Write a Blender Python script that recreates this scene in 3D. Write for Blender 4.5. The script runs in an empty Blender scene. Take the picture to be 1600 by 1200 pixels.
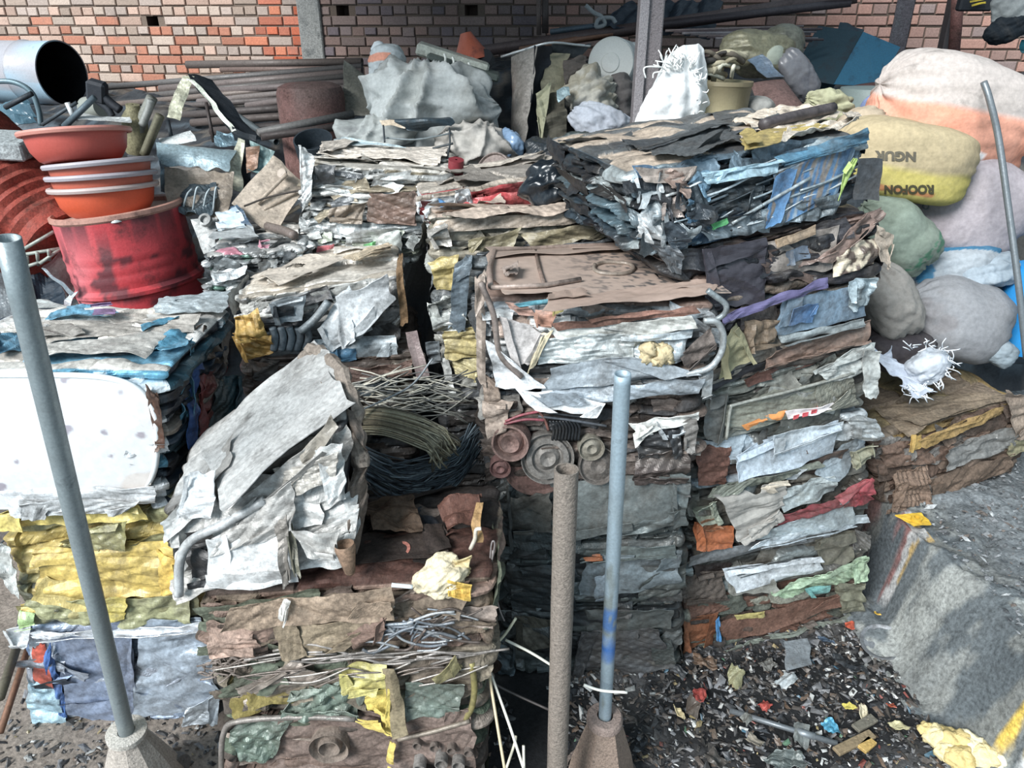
import bpy, math
import numpy as np
from mathutils import Vector
from mathutils.bvhtree import BVHTree

# ------------------------------------------------------------------ camera maths (used to survey the place)
PITCH = math.radians(26.0)
FPX = 1155.0
CAM = np.array([0.0, 0.0, 2.0])
_cp, _sp = math.cos(PITCH), math.sin(PITCH)


def ray(px, py):
    x = (px - 800) / FPX
    y = (600 - py) / FPX
    return np.array([x, _cp + y * _sp, -_sp + y * _cp])


def at(px, py, Y):
    d = ray(px, py)
    return CAM + d * (Y / d[1])


def atz(px, py, z):
    d = ray(px, py)
    return CAM + d * ((z - CAM[2]) / d[2])


def onplane(px, py, p0, n):
    d = ray(px, py)
    return CAM + d * (np.dot(p0 - CAM, n) / np.dot(d, n))


def hexc(h):
    h = h.lstrip('#')
    c = [int(h[i:i + 2], 16) / 255 for i in (0, 2, 4)]
    return np.array([v / 12.92 if v <= 0.04045 else ((v + 0.055) / 1.055) ** 2.4 for v in c])


def dull(h, k=.22):
    c = hexc(h); g = c @ np.array([.25, .6, .15])
    return c * (1 - k) + g * k


# ------------------------------------------------------------------ noise
def _h(ix, iy, iz, seed):
    x = (ix.astype(np.int64) * 374761393 + iy.astype(np.int64) * 668265263 + iz.astype(np.int64) * 2147483647 + seed * 974634777)
    x = (x ^ (x >> 13)) * 1274126177
    x = x & 0xFFFFFFFF
    x = ((x ^ (x >> 16)) * 2246822519) & 0xFFFFFFFF
    x = x ^ (x >> 15)
    return (x & 0xFFFFFF) / float(0x1000000)


def h1(i, j=0, seed=0):
    i = np.asarray(i); j = np.broadcast_to(np.asarray(j), i.shape)
    return _h(i, j, np.zeros_like(i), seed)


def vn(p, seed=0):
    f = np.floor(p).astype(np.int64)
    t = p - f
    t = t * t * (3 - 2 * t)
    x, y, z = f[:, 0], f[:, 1], f[:, 2]
    r = 0
    for dx in (0, 1):
        wx = t[:, 0] if dx else 1 - t[:, 0]
        for dy in (0, 1):
            wy = t[:, 1] if dy else 1 - t[:, 1]
            for dz in (0, 1):
                wz = t[:, 2] if dz else 1 - t[:, 2]
                r = r + wx * wy * wz * _h(x + dx, y + dy, z + dz, seed)
    return r * 2 - 1


def fbm(p, o=3, seed=0):
    r, a, s = 0, 0.5, 0
    for k in range(o):
        r = r + a * vn(p * (2 ** k), seed + 17 * k); s += a; a *= 0.5
    return r / s


def tri(x):
    return np.abs((x % 1.0) * 2 - 1) * 2 - 1


def vor(a, b, seed, sc):
    """crumpled-paper relief: distance to scattered points under per-point stretched metrics, so ridges of many directions meet"""
    x = a / sc; y = b / sc
    ix = np.floor(x).astype(np.int64); iy = np.floor(y).astype(np.int64)
    best = np.full(x.shape, 9.0)
    for dx in (-1, 0, 1):
        for dy in (-1, 0, 1):
            cx = ix + dx; cy = iy + dy
            px = cx + _h(cx, cy, seed, 1); py = cy + _h(cx, cy, seed, 2)
            an = _h(cx, cy, seed, 3) * math.pi; st = .55 + .9 * _h(cx, cy, seed, 4)
            u = x - px; v = y - py
            c = np.cos(an); s_ = np.sin(an)
            d = np.sqrt(((c * u + s_ * v) * st) ** 2 + ((-s_ * u + c * v) / st) ** 2) + .35 * _h(cx, cy, seed, 5)
            best = np.minimum(best, d)
    return best * 2 - 1.1


def crease(a, b, seed, wl=0.08, stretch=2.0, n=4):
    """folded sheet relief, about -1..1: flat facets meeting in straight creases of many lengths, over a faint fine crumple"""
    seed = np.broadcast_to(np.asarray(seed), np.shape(a)).astype(np.int64)
    r = 0
    w = vn(np.stack([a / wl * .45, b / wl * .45, seed * 1.37], -1), 2)
    for k in range(n):
        an = (h1(seed * 7 + k, 3, 5) - .5) * (1.6 if k % 2 == 0 else 3.1)
        lam = wl * (1.1 + 3.4 * h1(seed * 5 + k, 9, 7) ** 1.5) / (1 + .35 * k)
        u = (-np.sin(an) * a / stretch + np.cos(an) * b) / lam + .22 * w + 7 * h1(seed * 3 + k, 1, 11)
        x = u - np.floor(u)
        p = .2 + .6 * h1(seed + k, 8, 13)
        t = np.where(x < p, x / p, (1 - x) / (1 - p)) * 2 - 1
        r = r + t * (.35 + .65 * h1(seed + 3 * k, 6, 17)) / (1 + .3 * k)
    return r * .6 + .11 * vor(a / stretch, b, seed + 7, wl * .6)


# ------------------------------------------------------------------ mesh building
C = bpy.context.scene.collection


def emit(name, V, Q, mat, parent=None, col=None, smooth=False, loc=None, T=None, solid=0, mi=None):
    """one mesh object; V world coords; Q (n,4) quads; T (n,3) tris; col (N,3|4) or a colour"""
    V = np.asarray(V, float)
    me = bpy.data.meshes.new(name)
    if loc is None:
        if parent is not None:
            loc = WLOC[parent.name]
        else:
            mn, mx = V.min(0), V.max(0)
            loc = np.array([(mn[0] + mx[0]) / 2, (mn[1] + mx[1]) / 2, mn[2]])
    loc = np.asarray(loc, float)
    L = (V - loc).astype(np.float32)
    Q = np.zeros((0, 4), int) if Q is None else np.asarray(Q, int).reshape(-1, 4)
    T = np.zeros((0, 3), int) if T is None else np.asarray(T, int).reshape(-1, 3)
    me.vertices.add(len(L)); me.vertices.foreach_set('co', L.ravel())
    li = np.concatenate([Q.ravel(), T.ravel()]).astype(np.int32)
    me.loops.add(len(li)); me.loops.foreach_set('vertex_index', li)
    st = np.concatenate([np.arange(len(Q)) * 4, len(Q) * 4 + np.arange(len(T)) * 3]).astype(np.int32)
    me.polygons.add(len(st)); me.polygons.foreach_set('loop_start', st)
    me.polygons.foreach_set('use_smooth', np.full(len(st), bool(smooth)))
    me.update(calc_edges=True)
    if col is not None:
        col = np.asarray(col, float)
        if col.ndim == 1:
            col = np.tile(col, (len(L), 1))
        if col.shape[1] == 3:
            col = np.hstack([col, np.full((len(col), 1), 0.0)])
        ca = me.color_attributes.new('Col', 'FLOAT_COLOR', 'POINT')
        ca.data.foreach_set('color', np.clip(col, 0, 1).astype(np.float32).ravel())
    me.materials.append(mat)
    o = bpy.data.objects.new(name, me)
    C.objects.link(o)
    if parent is not None:
        o.parent = parent
        pw = WLOC[parent.name]
        o.location = loc - pw
    else:
        o.location = loc
    WLOC[o.name] = loc
    if solid:
        m = o.modifiers.new('Thickness', 'SOLIDIFY'); m.thickness = solid; m.offset = -1
    return o


WLOC = {}


def tag(o, label=None, cat=None, group=None, kind=None):
    if label: o['label'] = label
    if cat: o['category'] = cat
    if group: o['group'] = group
    if kind: o['kind'] = kind
    return o


def thing(name, label, cat, loc, group=None):
    o = bpy.data.objects.new(name, None)
    o.empty_display_size = 0.05
    C.objects.link(o)
    o.location = loc
    WLOC[o.name] = np.asarray(loc, float)
    return tag(o, label, cat, group)


def gridq(n, m, off=0, wrap=False):
    """quads of an n x m vertex grid (row-major, m columns)"""
    i = np.arange(n - 1)[:, None]; mm = m if wrap else m - 1
    j = np.arange(mm)[None, :]
    j2 = (j + 1) % m
    return np.stack([i * m + j, i * m + j2, (i + 1) * m + j2, (i + 1) * m + j], -1).reshape(-1, 4) + off


def unit(v):
    v = np.asarray(v, float)
    return v / (np.linalg.norm(v) + 1e-12)


class Acc:
    """collects pieces for one mesh"""
    def __init__(s):
        s.V, s.Q, s.T, s.K, s.n = [], [], [], [], 0

    def add(s, V, Q=None, col=None, T=None):
        V = np.asarray(V, float)
        if Q is not None: s.Q.append(np.asarray(Q) + s.n)
        if T is not None: s.T.append(np.asarray(T) + s.n)
        if col is None: col = np.array([.5, .5, .5, 0])
        col = np.asarray(col, float)
        if col.ndim == 1: col = np.tile(col, (len(V), 1))
        if col.shape[1] == 3: col = np.hstack([col, np.zeros((len(col), 1))])
        s.V.append(V); s.K.append(col); s.n += len(V)
        return s

    def emit(s, name, mat, parent=None, **k):
        return emit(name, np.concatenate(s.V), np.concatenate(s.Q) if s.Q else None, mat, parent,
                    col=np.concatenate(s.K), T=np.concatenate(s.T) if s.T else None, **k)


def tube_g(pts, r, n=10, cap=True, hollow=0):
    """tube along points; r scalar or per point"""
    P = np.asarray(pts, float); m = len(P)
    R = np.broadcast_to(np.asarray(r, float), (m,))
    t = np.gradient(P, axis=0); t /= np.linalg.norm(t, axis=1, keepdims=True) + 1e-12
    up = np.array([0, 0, 1.0]) if abs(t[0, 2]) < .9 else np.array([1.0, 0, 0])
    u = unit(np.cross(t[0], up)); us = []
    for k in range(m):
        u = unit(u - t[k] * np.dot(u, t[k])); us.append(u)
    us = np.array(us); vs = np.cross(t, us)
    a = np.arange(n) / n * 2 * math.pi
    V = (P[:, None] + R[:, None, None] * (np.cos(a)[None, :, None] * us[:, None] + np.sin(a)[None, :, None] * vs[:, None])).reshape(-1, 3)
    Q = gridq(m, n, 0, True)
    T = []
    if hollow:
        Vi = (P[:, None] + (R[:, None, None] * hollow) * (np.cos(a)[None, :, None] * us[:, None] + np.sin(a)[None, :, None] * vs[:, None])).reshape(-1, 3)
        Qi = gridq(m, n, len(V), True)[:, ::-1]
        j = np.arange(n); j2 = (j + 1) % n
        e0 = np.stack([j, j + m * n, j2 + m * n, j2], -1)
        b = (m - 1) * n
        e1 = np.stack([b + j, b + j2, b + j2 + m * n, b + j + m * n], -1)
        V = np.vstack([V, Vi]); Q = np.vstack([Q, Qi, e0, e1])
        return V, Q, None
    if cap:
        V = np.vstack([V, P[:1], P[-1:]])
        j = np.arange(n); j2 = (j + 1) % n
        T = np.vstack([np.stack([np.full(n, m * n), j2, j], -1), np.stack([np.full(n, m * n + 1), (m - 1) * n + j, (m - 1) * n + j2], -1)])
        return V, Q, T
    return V, Q, None


def smoothpts(pts, k=6):
    """Catmull-Rom through points"""
    P = np.asarray(pts, float)
    if len(P) < 3:
        t = np.linspace(0, 1, k + 1)[:, None]
        return P[0] * (1 - t) + P[-1] * t
    E = np.vstack([2 * P[0] - P[1], P, 2 * P[-1] - P[-2]])
    out = []
    for i in range(1, len(E) - 2):
        for s in range(k):
            t = s / k
            a, b, c, d = E[i - 1], E[i], E[i + 1], E[i + 2]
            out.append(.5 * ((2 * b) + (c - a) * t + (2 * a - 5 * b + 4 * c - d) * t * t + (3 * b - a - 3 * c + d) * t ** 3))
    out.append(P[-1])
    return np.array(out)


def lathe_g(prof, n=48, M=None, loc=(0, 0, 0)):
    """profile [(r,z)...] spun round z; M 3x3 applied then loc"""
    prof = np.asarray(prof, float); m = len(prof)
    a = np.arange(n) / n * 2 * math.pi
    V = np.stack([prof[:, 0][:, None] * np.cos(a), prof[:, 0][:, None] * np.sin(a), np.broadcast_to(prof[:, 1][:, None], (m, n))], -1).reshape(-1, 3)
    if M is not None: V = V @ np.asarray(M).T
    return V + np.asarray(loc), gridq(m, n, 0, True)


def axes(z, x=None):
    """3x3 whose third column is z"""
    z = unit(z)
    x = np.array([1.0, 0, 0]) if x is None else np.asarray(x, float)
    if abs(np.dot(unit(x), z)) > .95: x = np.array([0, 1.0, 0])
    x = unit(x - z * np.dot(x, z)); y = np.cross(z, x)
    return np.stack([x, y, z], 1)


def box_g(c, size, M=None, bev=0.0):
    """box with bevelled edges"""
    s = np.asarray(size, float) / 2
    b = min(bev if bev else 0.08 * s.min(), s.min() * .9)
    V, Q = [], []
    pts = []
    for ax in range(3):
        for sg in (-1, 1):
            o = [i for i in range(3) if i != ax]
            q = []
            for (a, bb) in ((-1, -1), (1, -1), (1, 1), (-1, 1)):
                p = np.zeros(3); p[ax] = sg * s[ax]; p[o[0]] = a * (s[o[0]] - b); p[o[1]] = bb * (s[o[1]] - b)
                q.append(len(pts)); pts.append(p)
            flip = (sg > 0) == (ax != 1)
            Q.append(q if flip else q[::-1])
    pts = np.array(pts)
    key = {}
    for i, p in enumerate(pts):
        key.setdefault(tuple(np.sign(p).astype(int)), []).append(i)
    T = []
    for kk, idx in key.items():
        T.append(idx)
    for ax in range(3):
        o = [i for i in range(3) if i != ax]
        for (a, bb) in ((-1, -1), (1, -1), (1, 1), (-1, 1)):
            ends = []
            for sg in (-1, 1):
                k = [0, 0, 0]; k[ax] = sg; k[o[0]] = a; k[o[1]] = bb
                idx = key[tuple(k)]
                fa = [i for i in idx if abs(abs(pts[i][o[0]]) - s[o[0]]) < 1e-9][0]
                fb = [i for i in idx if abs(abs(pts[i][o[1]]) - s[o[1]]) < 1e-9][0]
                ends.append((fa, fb))
            Q.append([ends[0][0], ends[1][0], ends[1][1], ends[0][1]])
    if M is not None: pts = pts @ np.asarray(M).T
    return pts + np.asarray(c), np.array(Q), np.array(T)


# ------------------------------------------------------------------ materials
def mat(name, rough=.6, metal=None, dirt='#2a2622', dirt_amt=.35, dscale=9.0, bump=.35, bscale=45.0, fine=.25, spec=.5, stretch=(1, 1, 1), attr=True, base='#808080', rust=0.0, rustcol='#4a2a1c', weave=0.0, soot=0.0, sootcol='#55504a', wrinkle=0.0):
    m = bpy.data.materials.new(name); m.use_nodes = True
    nt = m.node_tree; N = nt.nodes; L = nt.links
    N.clear()
    out = N.new('ShaderNodeOutputMaterial'); b = N.new('ShaderNodeBsdfPrincipled')
    L.new(b.outputs[0], out.inputs[0])
    tc = N.new('ShaderNodeTexCoord'); mp = N.new('ShaderNodeMapping')
    mp.inputs['Scale'].default_value = stretch
    L.new(tc.outputs['Object'], mp.inputs[0])

    def noise(sc, det=6, ro=.6):
        n = N.new('ShaderNodeTexNoise'); n.inputs['Scale'].default_value = sc
        n.inputs['Detail'].default_value = det; n.inputs['Roughness'].default_value = ro
        L.new(mp.outputs[0], n.inputs['Vector']); return n

    def ramp(src, a, bb, c0=0.0, c1=1.0):
        r = N.new('ShaderNodeMapRange'); r.inputs[1].default_value = a; r.inputs[2].default_value = bb
        r.inputs[3].default_value = c0; r.inputs[4].default_value = c1
        L.new(src, r.inputs[0]); return r.outputs[0]

    def mix(f, a, bb, mode='MIX'):
        x = N.new('ShaderNodeMix'); x.data_type = 'RGBA'; x.blend_type = mode
        for s, v in ((x.inputs[0], f), (x.inputs[6], a), (x.inputs[7], bb)):
            if hasattr(v, 'links') or isinstance(v, bpy.types.NodeSocket): L.new(v, s)
            elif isinstance(v, (int, float)): s.default_value = v
            else: s.default_value = (*v, 1)
        return x.outputs[2]

    if attr:
        at_ = N.new('ShaderNodeAttribute'); at_.attribute_name = 'Col'
        col = at_.outputs['Color']
    else:
        rgb = N.new('ShaderNodeRGB'); rgb.outputs[0].default_value = (*hexc(base), 1); col = rgb.outputs[0]
    n1 = noise(dscale, 8, .68)
    if dirt_amt > 0:
        col = mix(ramp(n1.outputs[0], .72 - .45 * dirt_amt, .80 - .2 * dirt_amt, 0, min(1, .55 + dirt_amt * .5)), col, hexc(dirt))
    if rust > 0:
        n3 = noise(dscale * .55, 10, .72)
        col = mix(ramp(n3.outputs[0], .66 - .3 * rust, .70 - .25 * rust, 0, .95), col, hexc(rustcol))
    if soot > 0:
        n4 = noise(dscale * .42, 9, .74)
        n4.inputs['Distortion'].default_value = .6
        col = mix(ramp(n4.outputs[0], .50 - .06 * soot, .74 - .1 * soot, 0, soot), col, hexc(sootcol))
    n2 = noise(bscale * 2.2, 4, .6)
    v = ramp(n2.outputs[0], .3, .7, 1 - fine, 1 + fine)
    vm = N.new('ShaderNodeVectorMath'); vm.operation = 'SCALE'
    L.new(col, vm.inputs[0]); L.new(v, vm.inputs['Scale'])
    L.new(vm.outputs[0], b.inputs['Base Color'])
    L.new(ramp(n1.outputs[0], .3, .75, max(.05, rough - .18), min(1, rough + .25)), b.inputs['Roughness'])
    if metal is None and attr:
        L.new(at_.outputs['Alpha'], b.inputs['Metallic'])
    else:
        b.inputs['Metallic'].default_value = metal or 0
    b.inputs['Specular IOR Level'].default_value = spec
    if bump > 0:
        nb = noise(bscale, 6, .65)
        bp = N.new('ShaderNodeBump'); bp.inputs['Strength'].default_value = bump; bp.inputs['Distance'].default_value = .006
        L.new(nb.outputs[0], bp.inputs['Height'])
        last = bp
        if wrinkle > 0:
            nr = N.new('ShaderNodeTexNoise'); nr.noise_type = 'RIDGED_MULTIFRACTAL'; nr.inputs['Scale'].default_value = 11; nr.inputs['Detail'].default_value = 5; nr.inputs['Distortion'].default_value = .8
            L.new(mp.outputs[0], nr.inputs['Vector'])
            bw = N.new('ShaderNodeBump'); bw.inputs['Strength'].default_value = wrinkle; bw.inputs['Distance'].default_value = .012
            L.new(nr.outputs[0], bw.inputs['Height']); L.new(bp.outputs[0], bw.inputs['Normal']); last = bw
        if weave > 0:
            w = N.new('ShaderNodeTexWave'); w.inputs['Scale'].default_value = 120; w.bands_direction = 'X'
            w2 = N.new('ShaderNodeTexWave'); w2.inputs['Scale'].default_value = 120; w2.bands_direction = 'Z'
            L.new(tc.outputs['Object'], w.inputs[0]); L.new(tc.outputs['Object'], w2.inputs[0])
            ad = N.new('ShaderNodeMath'); ad.operation = 'ADD'
            L.new(w.outputs['Fac'], ad.inputs[0]); L.new(w2.outputs['Fac'], ad.inputs[1])
            bp2 = N.new('ShaderNodeBump'); bp2.inputs['Strength'].default_value = weave; bp2.inputs['Distance'].default_value = .002
            L.new(ad.outputs[0], bp2.inputs['Height']); L.new(last.outputs[0], bp2.inputs['Normal']); last = bp2
        L.new(last.outputs[0], b.inputs['Normal'])
    return m


M_scrap = mat('crushed_sheet_metal', rough=.42, dirt='#2b2826', dirt_amt=.40, dscale=12, bump=.5, bscale=38, fine=.26, soot=.62, wrinkle=.5)
M_rusty = mat('rusty_scrap', rough=.7, dirt='#1d1815', dirt_amt=.40, dscale=14, bump=.6, bscale=50, fine=.34, spec=.35, soot=.5, sootcol='#4a4038', wrinkle=.5)
M_cloth = mat('woven_sack', rough=.85, metal=0, dirt='#5b5650', dirt_amt=.25, dscale=6, bump=.35, bscale=30, fine=.14, spec=.2, weave=.25, soot=.4, sootcol='#77716b', wrinkle=.35)
M_plastic = mat('basin_plastic', rough=.5, metal=0, dirt='#8a7468', dirt_amt=.15, dscale=7, bump=.12, bscale=60, fine=.06)
M_paint = mat('chipped_drum_paint', rough=.5, metal=0, dirt='#2c2022', dirt_amt=.42, dscale=9, bump=.25, bscale=60, fine=.12)
M_enamel = mat('rust_flecked_enamel', rough=.45, metal=0, dirt='#9a8a7c', dirt_amt=.12, dscale=5, bump=.2, bscale=20, fine=.07, soot=.22, sootcol='#b5a596', wrinkle=.15)
M_pipe = mat('galvanised_pipe', rough=.42, metal=None, dirt='#45494b', dirt_amt=.25, dscale=16, bump=.15, bscale=70, fine=.12)
M_pit = mat('pitted_iron', rough=.72, metal=None, dirt='#2a2322', dirt_amt=.3, dscale=60, bump=.9, bscale=90, fine=.35)
M_dark = mat('old_dark_steel', rough=.6, metal=None, dirt='#1c1a1b', dirt_amt=.3, dscale=10, bump=.3, bscale=40, fine=.2)
M_foam = mat('crumbly_foam', rough=.95, metal=0, dirt='#a88a50', dirt_amt=.2, dscale=20, bump=.8, bscale=60, fine=.15, spec=.1)
M_film = mat('plastic_film', rough=.28, metal=0, dirt='#202328', dirt_amt=.1, dscale=10, bump=.3, bscale=30, fine=.1)
M_wall = mat('weathered_brick', rough=.92, metal=0, dirt='#7d6f68', dirt_amt=.3, dscale=3.5, bump=.6, bscale=40, fine=.2, spec=.2)
M_mortar = mat('mortar', rough=.95, metal=0, dirt='#5d544d', dirt_amt=.3, dscale=5, bump=.6, bscale=60, fine=.2, spec=.2)
M_dirt = mat('oily_dirt', rough=.85, metal=0, dirt='#141414', dirt_amt=.3, dscale=3.0, bump=.9, bscale=40, fine=.4, spec=.3)
M_conc = mat('dusty_concrete', rough=.9, metal=0, dirt='#3d4042', dirt_amt=.42, dscale=9, bump=1.0, bscale=38, fine=.42, spec=.25, soot=.45, sootcol='#5a6064', wrinkle=.4)
M_letter = mat('printed_ink', rough=.8, metal=0, dirt='#6b6555', dirt_amt=.2, dscale=30, bump=.1, bscale=40, fine=.1)


# ------------------------------------------------------------------ sheets and bales
def sheet_g(P4, seed, amp=.008, wl=.07, res=.008, rag=.012, curl=0.0, lift=0.0, nrm=None, colfn=None, col=(.5, .5, .5, 0), stretch=1.6, sag=0, hole=None, bow=0, ang=0):
    """creased sheet spanning 4 corners (tl,tr,br,bl); returns V,Q,col"""
    a, b, c, d = [np.asarray(p, float) for p in P4]
    W = (np.linalg.norm(b - a) + np.linalg.norm(c - d)) / 2
    H = (np.linalg.norm(d - a) + np.linalg.norm(c - b)) / 2
    n = max(3, min(90, int(H / res) + 2)); m = max(3, min(110, int(W / res) + 2))
    s, t = np.meshgrid(np.linspace(0, 1, m), np.linspace(0, 1, n))
    s = s.ravel(); t = t.ravel()
    if rag:
        z = np.zeros_like(s)
        rs = vn(np.stack([t * H / .045, z + seed * 1.7, z], -1), 3) * rag / max(W, .01)
        rt = vn(np.stack([s * W / .045, z + seed * 2.3, z + 5], -1), 4) * rag / max(H, .01)
        s = s + rs * (2 * np.abs(s - .5)) ** 3; t = t + rt * (2 * np.abs(t - .5)) ** 3
    if ang:
        def edge(q, k):
            f = .8 + 1.6 * float(h1(np.array([int(seed) * 3 + k]), 1, 3)[0]); ph = 5 * float(h1(np.array([int(seed) + k]), 2, 9)[0])
            return tri(q * f * .5 + ph) * .6 + tri(q * f * 1.3 + ph * 2) * .4
        s0_, t0_ = s.copy(), t.copy()
        t = t + ang * (edge(s0_, 1) * (1 - t0_) ** 2 - edge(s0_, 2) * t0_ ** 2)
        s = s + ang * min(1, H / max(W, .01)) * (edge(t0_, 3) * (1 - s0_) ** 2 - edge(t0_, 4) * s0_ ** 2)
    P = (a * (1 - s)[:, None] + b * s[:, None]) * (1 - t)[:, None] + (d * (1 - s)[:, None] + c * s[:, None]) * t[:, None]
    if nrm is None:
        nrm = unit(np.cross(d - a, b - a))
    x, y = s * W, t * H
    sd = np.full(len(s), int(seed))
    dsp = amp * crease(x, y, sd, wl, stretch) + amp * .5 * fbm(np.stack([x * 14, y * 14, np.full_like(x, seed * 3.1)], -1), 3, seed) + amp * .35 * crease(x, y, sd + 77, wl * .4, 1.2, 3)
    e = np.minimum(np.minimum(s, 1 - s) * W, np.minimum(t, 1 - t) * H)
    if curl: dsp = dsp + curl * np.exp(-np.maximum(e, 0) / .018) * vn(np.stack([x * 9, y * 9, np.full_like(x, seed)], -1), 9)
    if bow: dsp = dsp + bow * (1 - (2 * s - 1) ** 2) * (1 - (2 * t - 1) ** 2)
    P = P + nrm * (dsp + lift)[:, None]
    K = np.tile(np.append(np.asarray(col[:3], float), col[3] if len(col) > 3 else 0), (len(s), 1))
    if colfn is not None: K = colfn(s, t, x, y, K)
    Q = gridq(n, m)
    if hole is not None:
        kill = hole(s, t, x, y)
        Q = Q[~kill[Q].all(1)]
    return P, Q, K


def palette(spec):
    """'#hex:weight:metal ...' """
    cs, ws = [], []
    for it in spec.split():
        q = it.split(':')
        cs.append(np.append(dull(q[0]), float(q[2]) if len(q) > 2 else .25)); ws.append(float(q[1]) if len(q) > 1 else 1)
    w = np.cumsum(ws) / np.sum(ws)
    return np.array(cs), w


def pick(pal, r):
    cs, w = pal
    return cs[np.minimum(np.searchsorted(w, r), len(cs) - 1)]


class Bale:
    pass


BALES = {}


def bale(key, label, px, Yl, Yr, depth, pal, seed, top=None, group='scrap bales', res=.0055, amp=.022, thick=(.018, .07), flaps=26, seg=(.1, .5), slope=0.0, mat_=None, hexa=None, jag=1.0, side=None, topamp=.5, ftop=.25):
    """px: front face corner pixels tl,tr,br,bl on the vertical plane running from forward distance Yl to Yr"""
    if hexa is None:
        tl, tr, br, bl = px
        f = [at(*tl, Yl), at(*tr, Yr), at(*br, Yr), at(*bl, Yl)]
        back = np.array([-(f[1] - f[0])[1], (f[1] - f[0])[0], 0]); back = unit(back) * depth
        if back[1] < 0: back = -back
        g = [q + back for q in f]
    else:
        f, g = hexa
    f = np.array(f); g = np.array(g)
    Hx = np.array([[[f[3], f[0]], [g[3], g[0]]], [[f[2], f[1]], [g[2], g[1]]]])   # [i x][j depth][k z]
    W = np.linalg.norm(f[1] - f[0]); D = np.linalg.norm(g[0] - f[0]); Hh = np.linalg.norm(f[0] - f[3])
    dims = np.array([W, D, Hh])
    ex = unit((f[1] + f[2]) - (f[0] + f[3])); ez = unit((f[0] + f[1] + g[0] + g[1]) - (f[2] + f[3] + g[2] + g[3]))
    ey = unit(np.cross(ez, ex))
    R = np.stack([ex, ey, ez], 1)
    pal = palette(pal); ptop = palette(top) if top else pal; pside = palette(side) if side else pal

    def tomap(p):          # local metres in [-dims/2, dims/2] -> world
        u = p / dims + .5
        r = 0
        for i in (0, 1):
            for j in (0, 1):
                for k in (0, 1):
                    w = (u[:, 0] if i else 1 - u[:, 0]) * (u[:, 1] if j else 1 - u[:, 1]) * (u[:, 2] if k else 1 - u[:, 2])
                    r = r + w[:, None] * Hx[i, j, k]
        return r

    rng = np.random.default_rng(seed)

    def field(a, z, sd, th, sg, tot):
        """layered creased scrap: returns displacement and (cell hashes)"""
        n0 = np.zeros_like(a)
        zw = z + slope * a + .022 * fbm(np.stack([a * 4, z * 2.5, n0 + sd], -1), 3, sd) + .008 * vn(np.stack([a * 22, z * 9, n0 + sd], -1), sd + 2)
        g0 = np.random.default_rng(sd * 3 + 1)
        ts = np.cumsum(g0.uniform(th[0], th[1], 400)) - .6 - tot
        idx = np.clip(np.searchsorted(ts, zw), 1, 399)
        lo = ts[idx - 1]; hi = ts[idx]; tk = hi - lo
        fr = (zw - lo) / tk
        Ls = sg[0] + (sg[1] - sg[0]) * h1(idx, 0, sd + 1)
        sl = a + (h1(idx, 1, sd + 2) - .5) * 1.6 * fr * tk + .02 * vn(np.stack([zw * 30, n0 + idx * 3.3, n0], -1), sd + 5)
        q = sl / Ls + 13 * h1(idx, 2, sd + 3)
        si = np.floor(q).astype(np.int64); fs = q - si
        r1 = h1(idx, si, sd + 4); r2 = h1(idx, si, sd + 6); r3 = h1(idx, si, sd + 7); r4 = h1(idx, si, sd + 8)
        cell = (r3 * 9973).astype(np.int64)
        d = (r1 - .5) * 1.3
        d = d + (fr - .5) * (r2 - .45) * 1.5
        d = d + .55 * np.sqrt(np.maximum(0, 1 - (2 * fr - 1) ** 2))
        d = d + (fs - .5) * (r4 - .5) * 1.0
        d = d - .9 * np.exp(-(np.minimum(fr, 1 - fr) * tk / .0045) ** 2)
        d = d - .45 * np.exp(-(np.minimum(fs, 1 - fs) * Ls / .005) ** 2)
        cr = crease(a, zw, cell, .055 + .05 * r4, 1.8)
        d = d + .55 * cr + .25 * crease(a, zw, cell + 31, .022, 1.4, 3)
        return d * amp, r3, r4, r1

    Vs, Ks, Qs, n = [], [], [], 0
    hd = dims / 2; rr = min(.028, hd.min() * .4)
    faces = [(1, -1, res), (0, 1, res), (0, -1, res), (2, 1, res), (1, 1, res * 4), (2, -1, res * 4)]
    for ax, sg_, rs in faces:
        o = [i for i in range(3) if i != ax]
        n1 = max(4, int(dims[o[0]] / rs)); n2 = max(4, int(dims[o[1]] / rs))
        A, B = np.meshgrid(np.linspace(-1, 1, n1), np.linspace(-1, 1, n2))
        p = np.zeros((A.size, 3)); p[:, o[0]] = A.ravel() * hd[o[0]]; p[:, o[1]] = B.ravel() * hd[o[1]]; p[:, ax] = sg_ * hd[ax]
        core = np.clip(p, -(hd - rr), hd - rr); nn = p - core; nn /= np.linalg.norm(nn, axis=1, keepdims=True)
        p = core + rr * nn
        w = nn ** 2
        w = w ** 2; w /= w.sum(1, keepdims=True)
        dF, f3, f4, f1 = field(p[:, 0] + p[:, 1] * .9 * np.sign(nn[:, 0] + 1e-9) * 1.0, p[:, 2], seed, thick, seg, Hh)
        dT, t3, t4, t1 = field(p[:, 0], p[:, 1] * .8, seed + 500, (thick[0] * 2, thick[1] * 2.6), (seg[0] * 1.6, seg[1] * 1.5), D)
        disp = dF * (w[:, 0] + w[:, 1]) + dT * topamp * w[:, 2]
        disp = disp + amp * .6 * fbm(p * 9, 2, seed + 3)
        nw = nn
        P = tomap(p) + (nw * disp[:, None]) @ R.T
        vert = (w[:, 2] > .5)
        cF = pick(pal if ax != 0 else pside, f3); cT = pick(ptop, t3)
        K = np.where(vert[:, None], cT, cF)
        jit = np.where(vert, .82 + .36 * t4, .78 + .44 * f4)
        K = K.copy(); K[:, :3] *= jit[:, None]
        q = gridq(n2, n1, n)
        if (sg_ > 0) == (ax == 1): q = q[:, ::-1]
        Vs.append(P); Ks.append(K); Qs.append(q); n += len(P)
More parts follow.
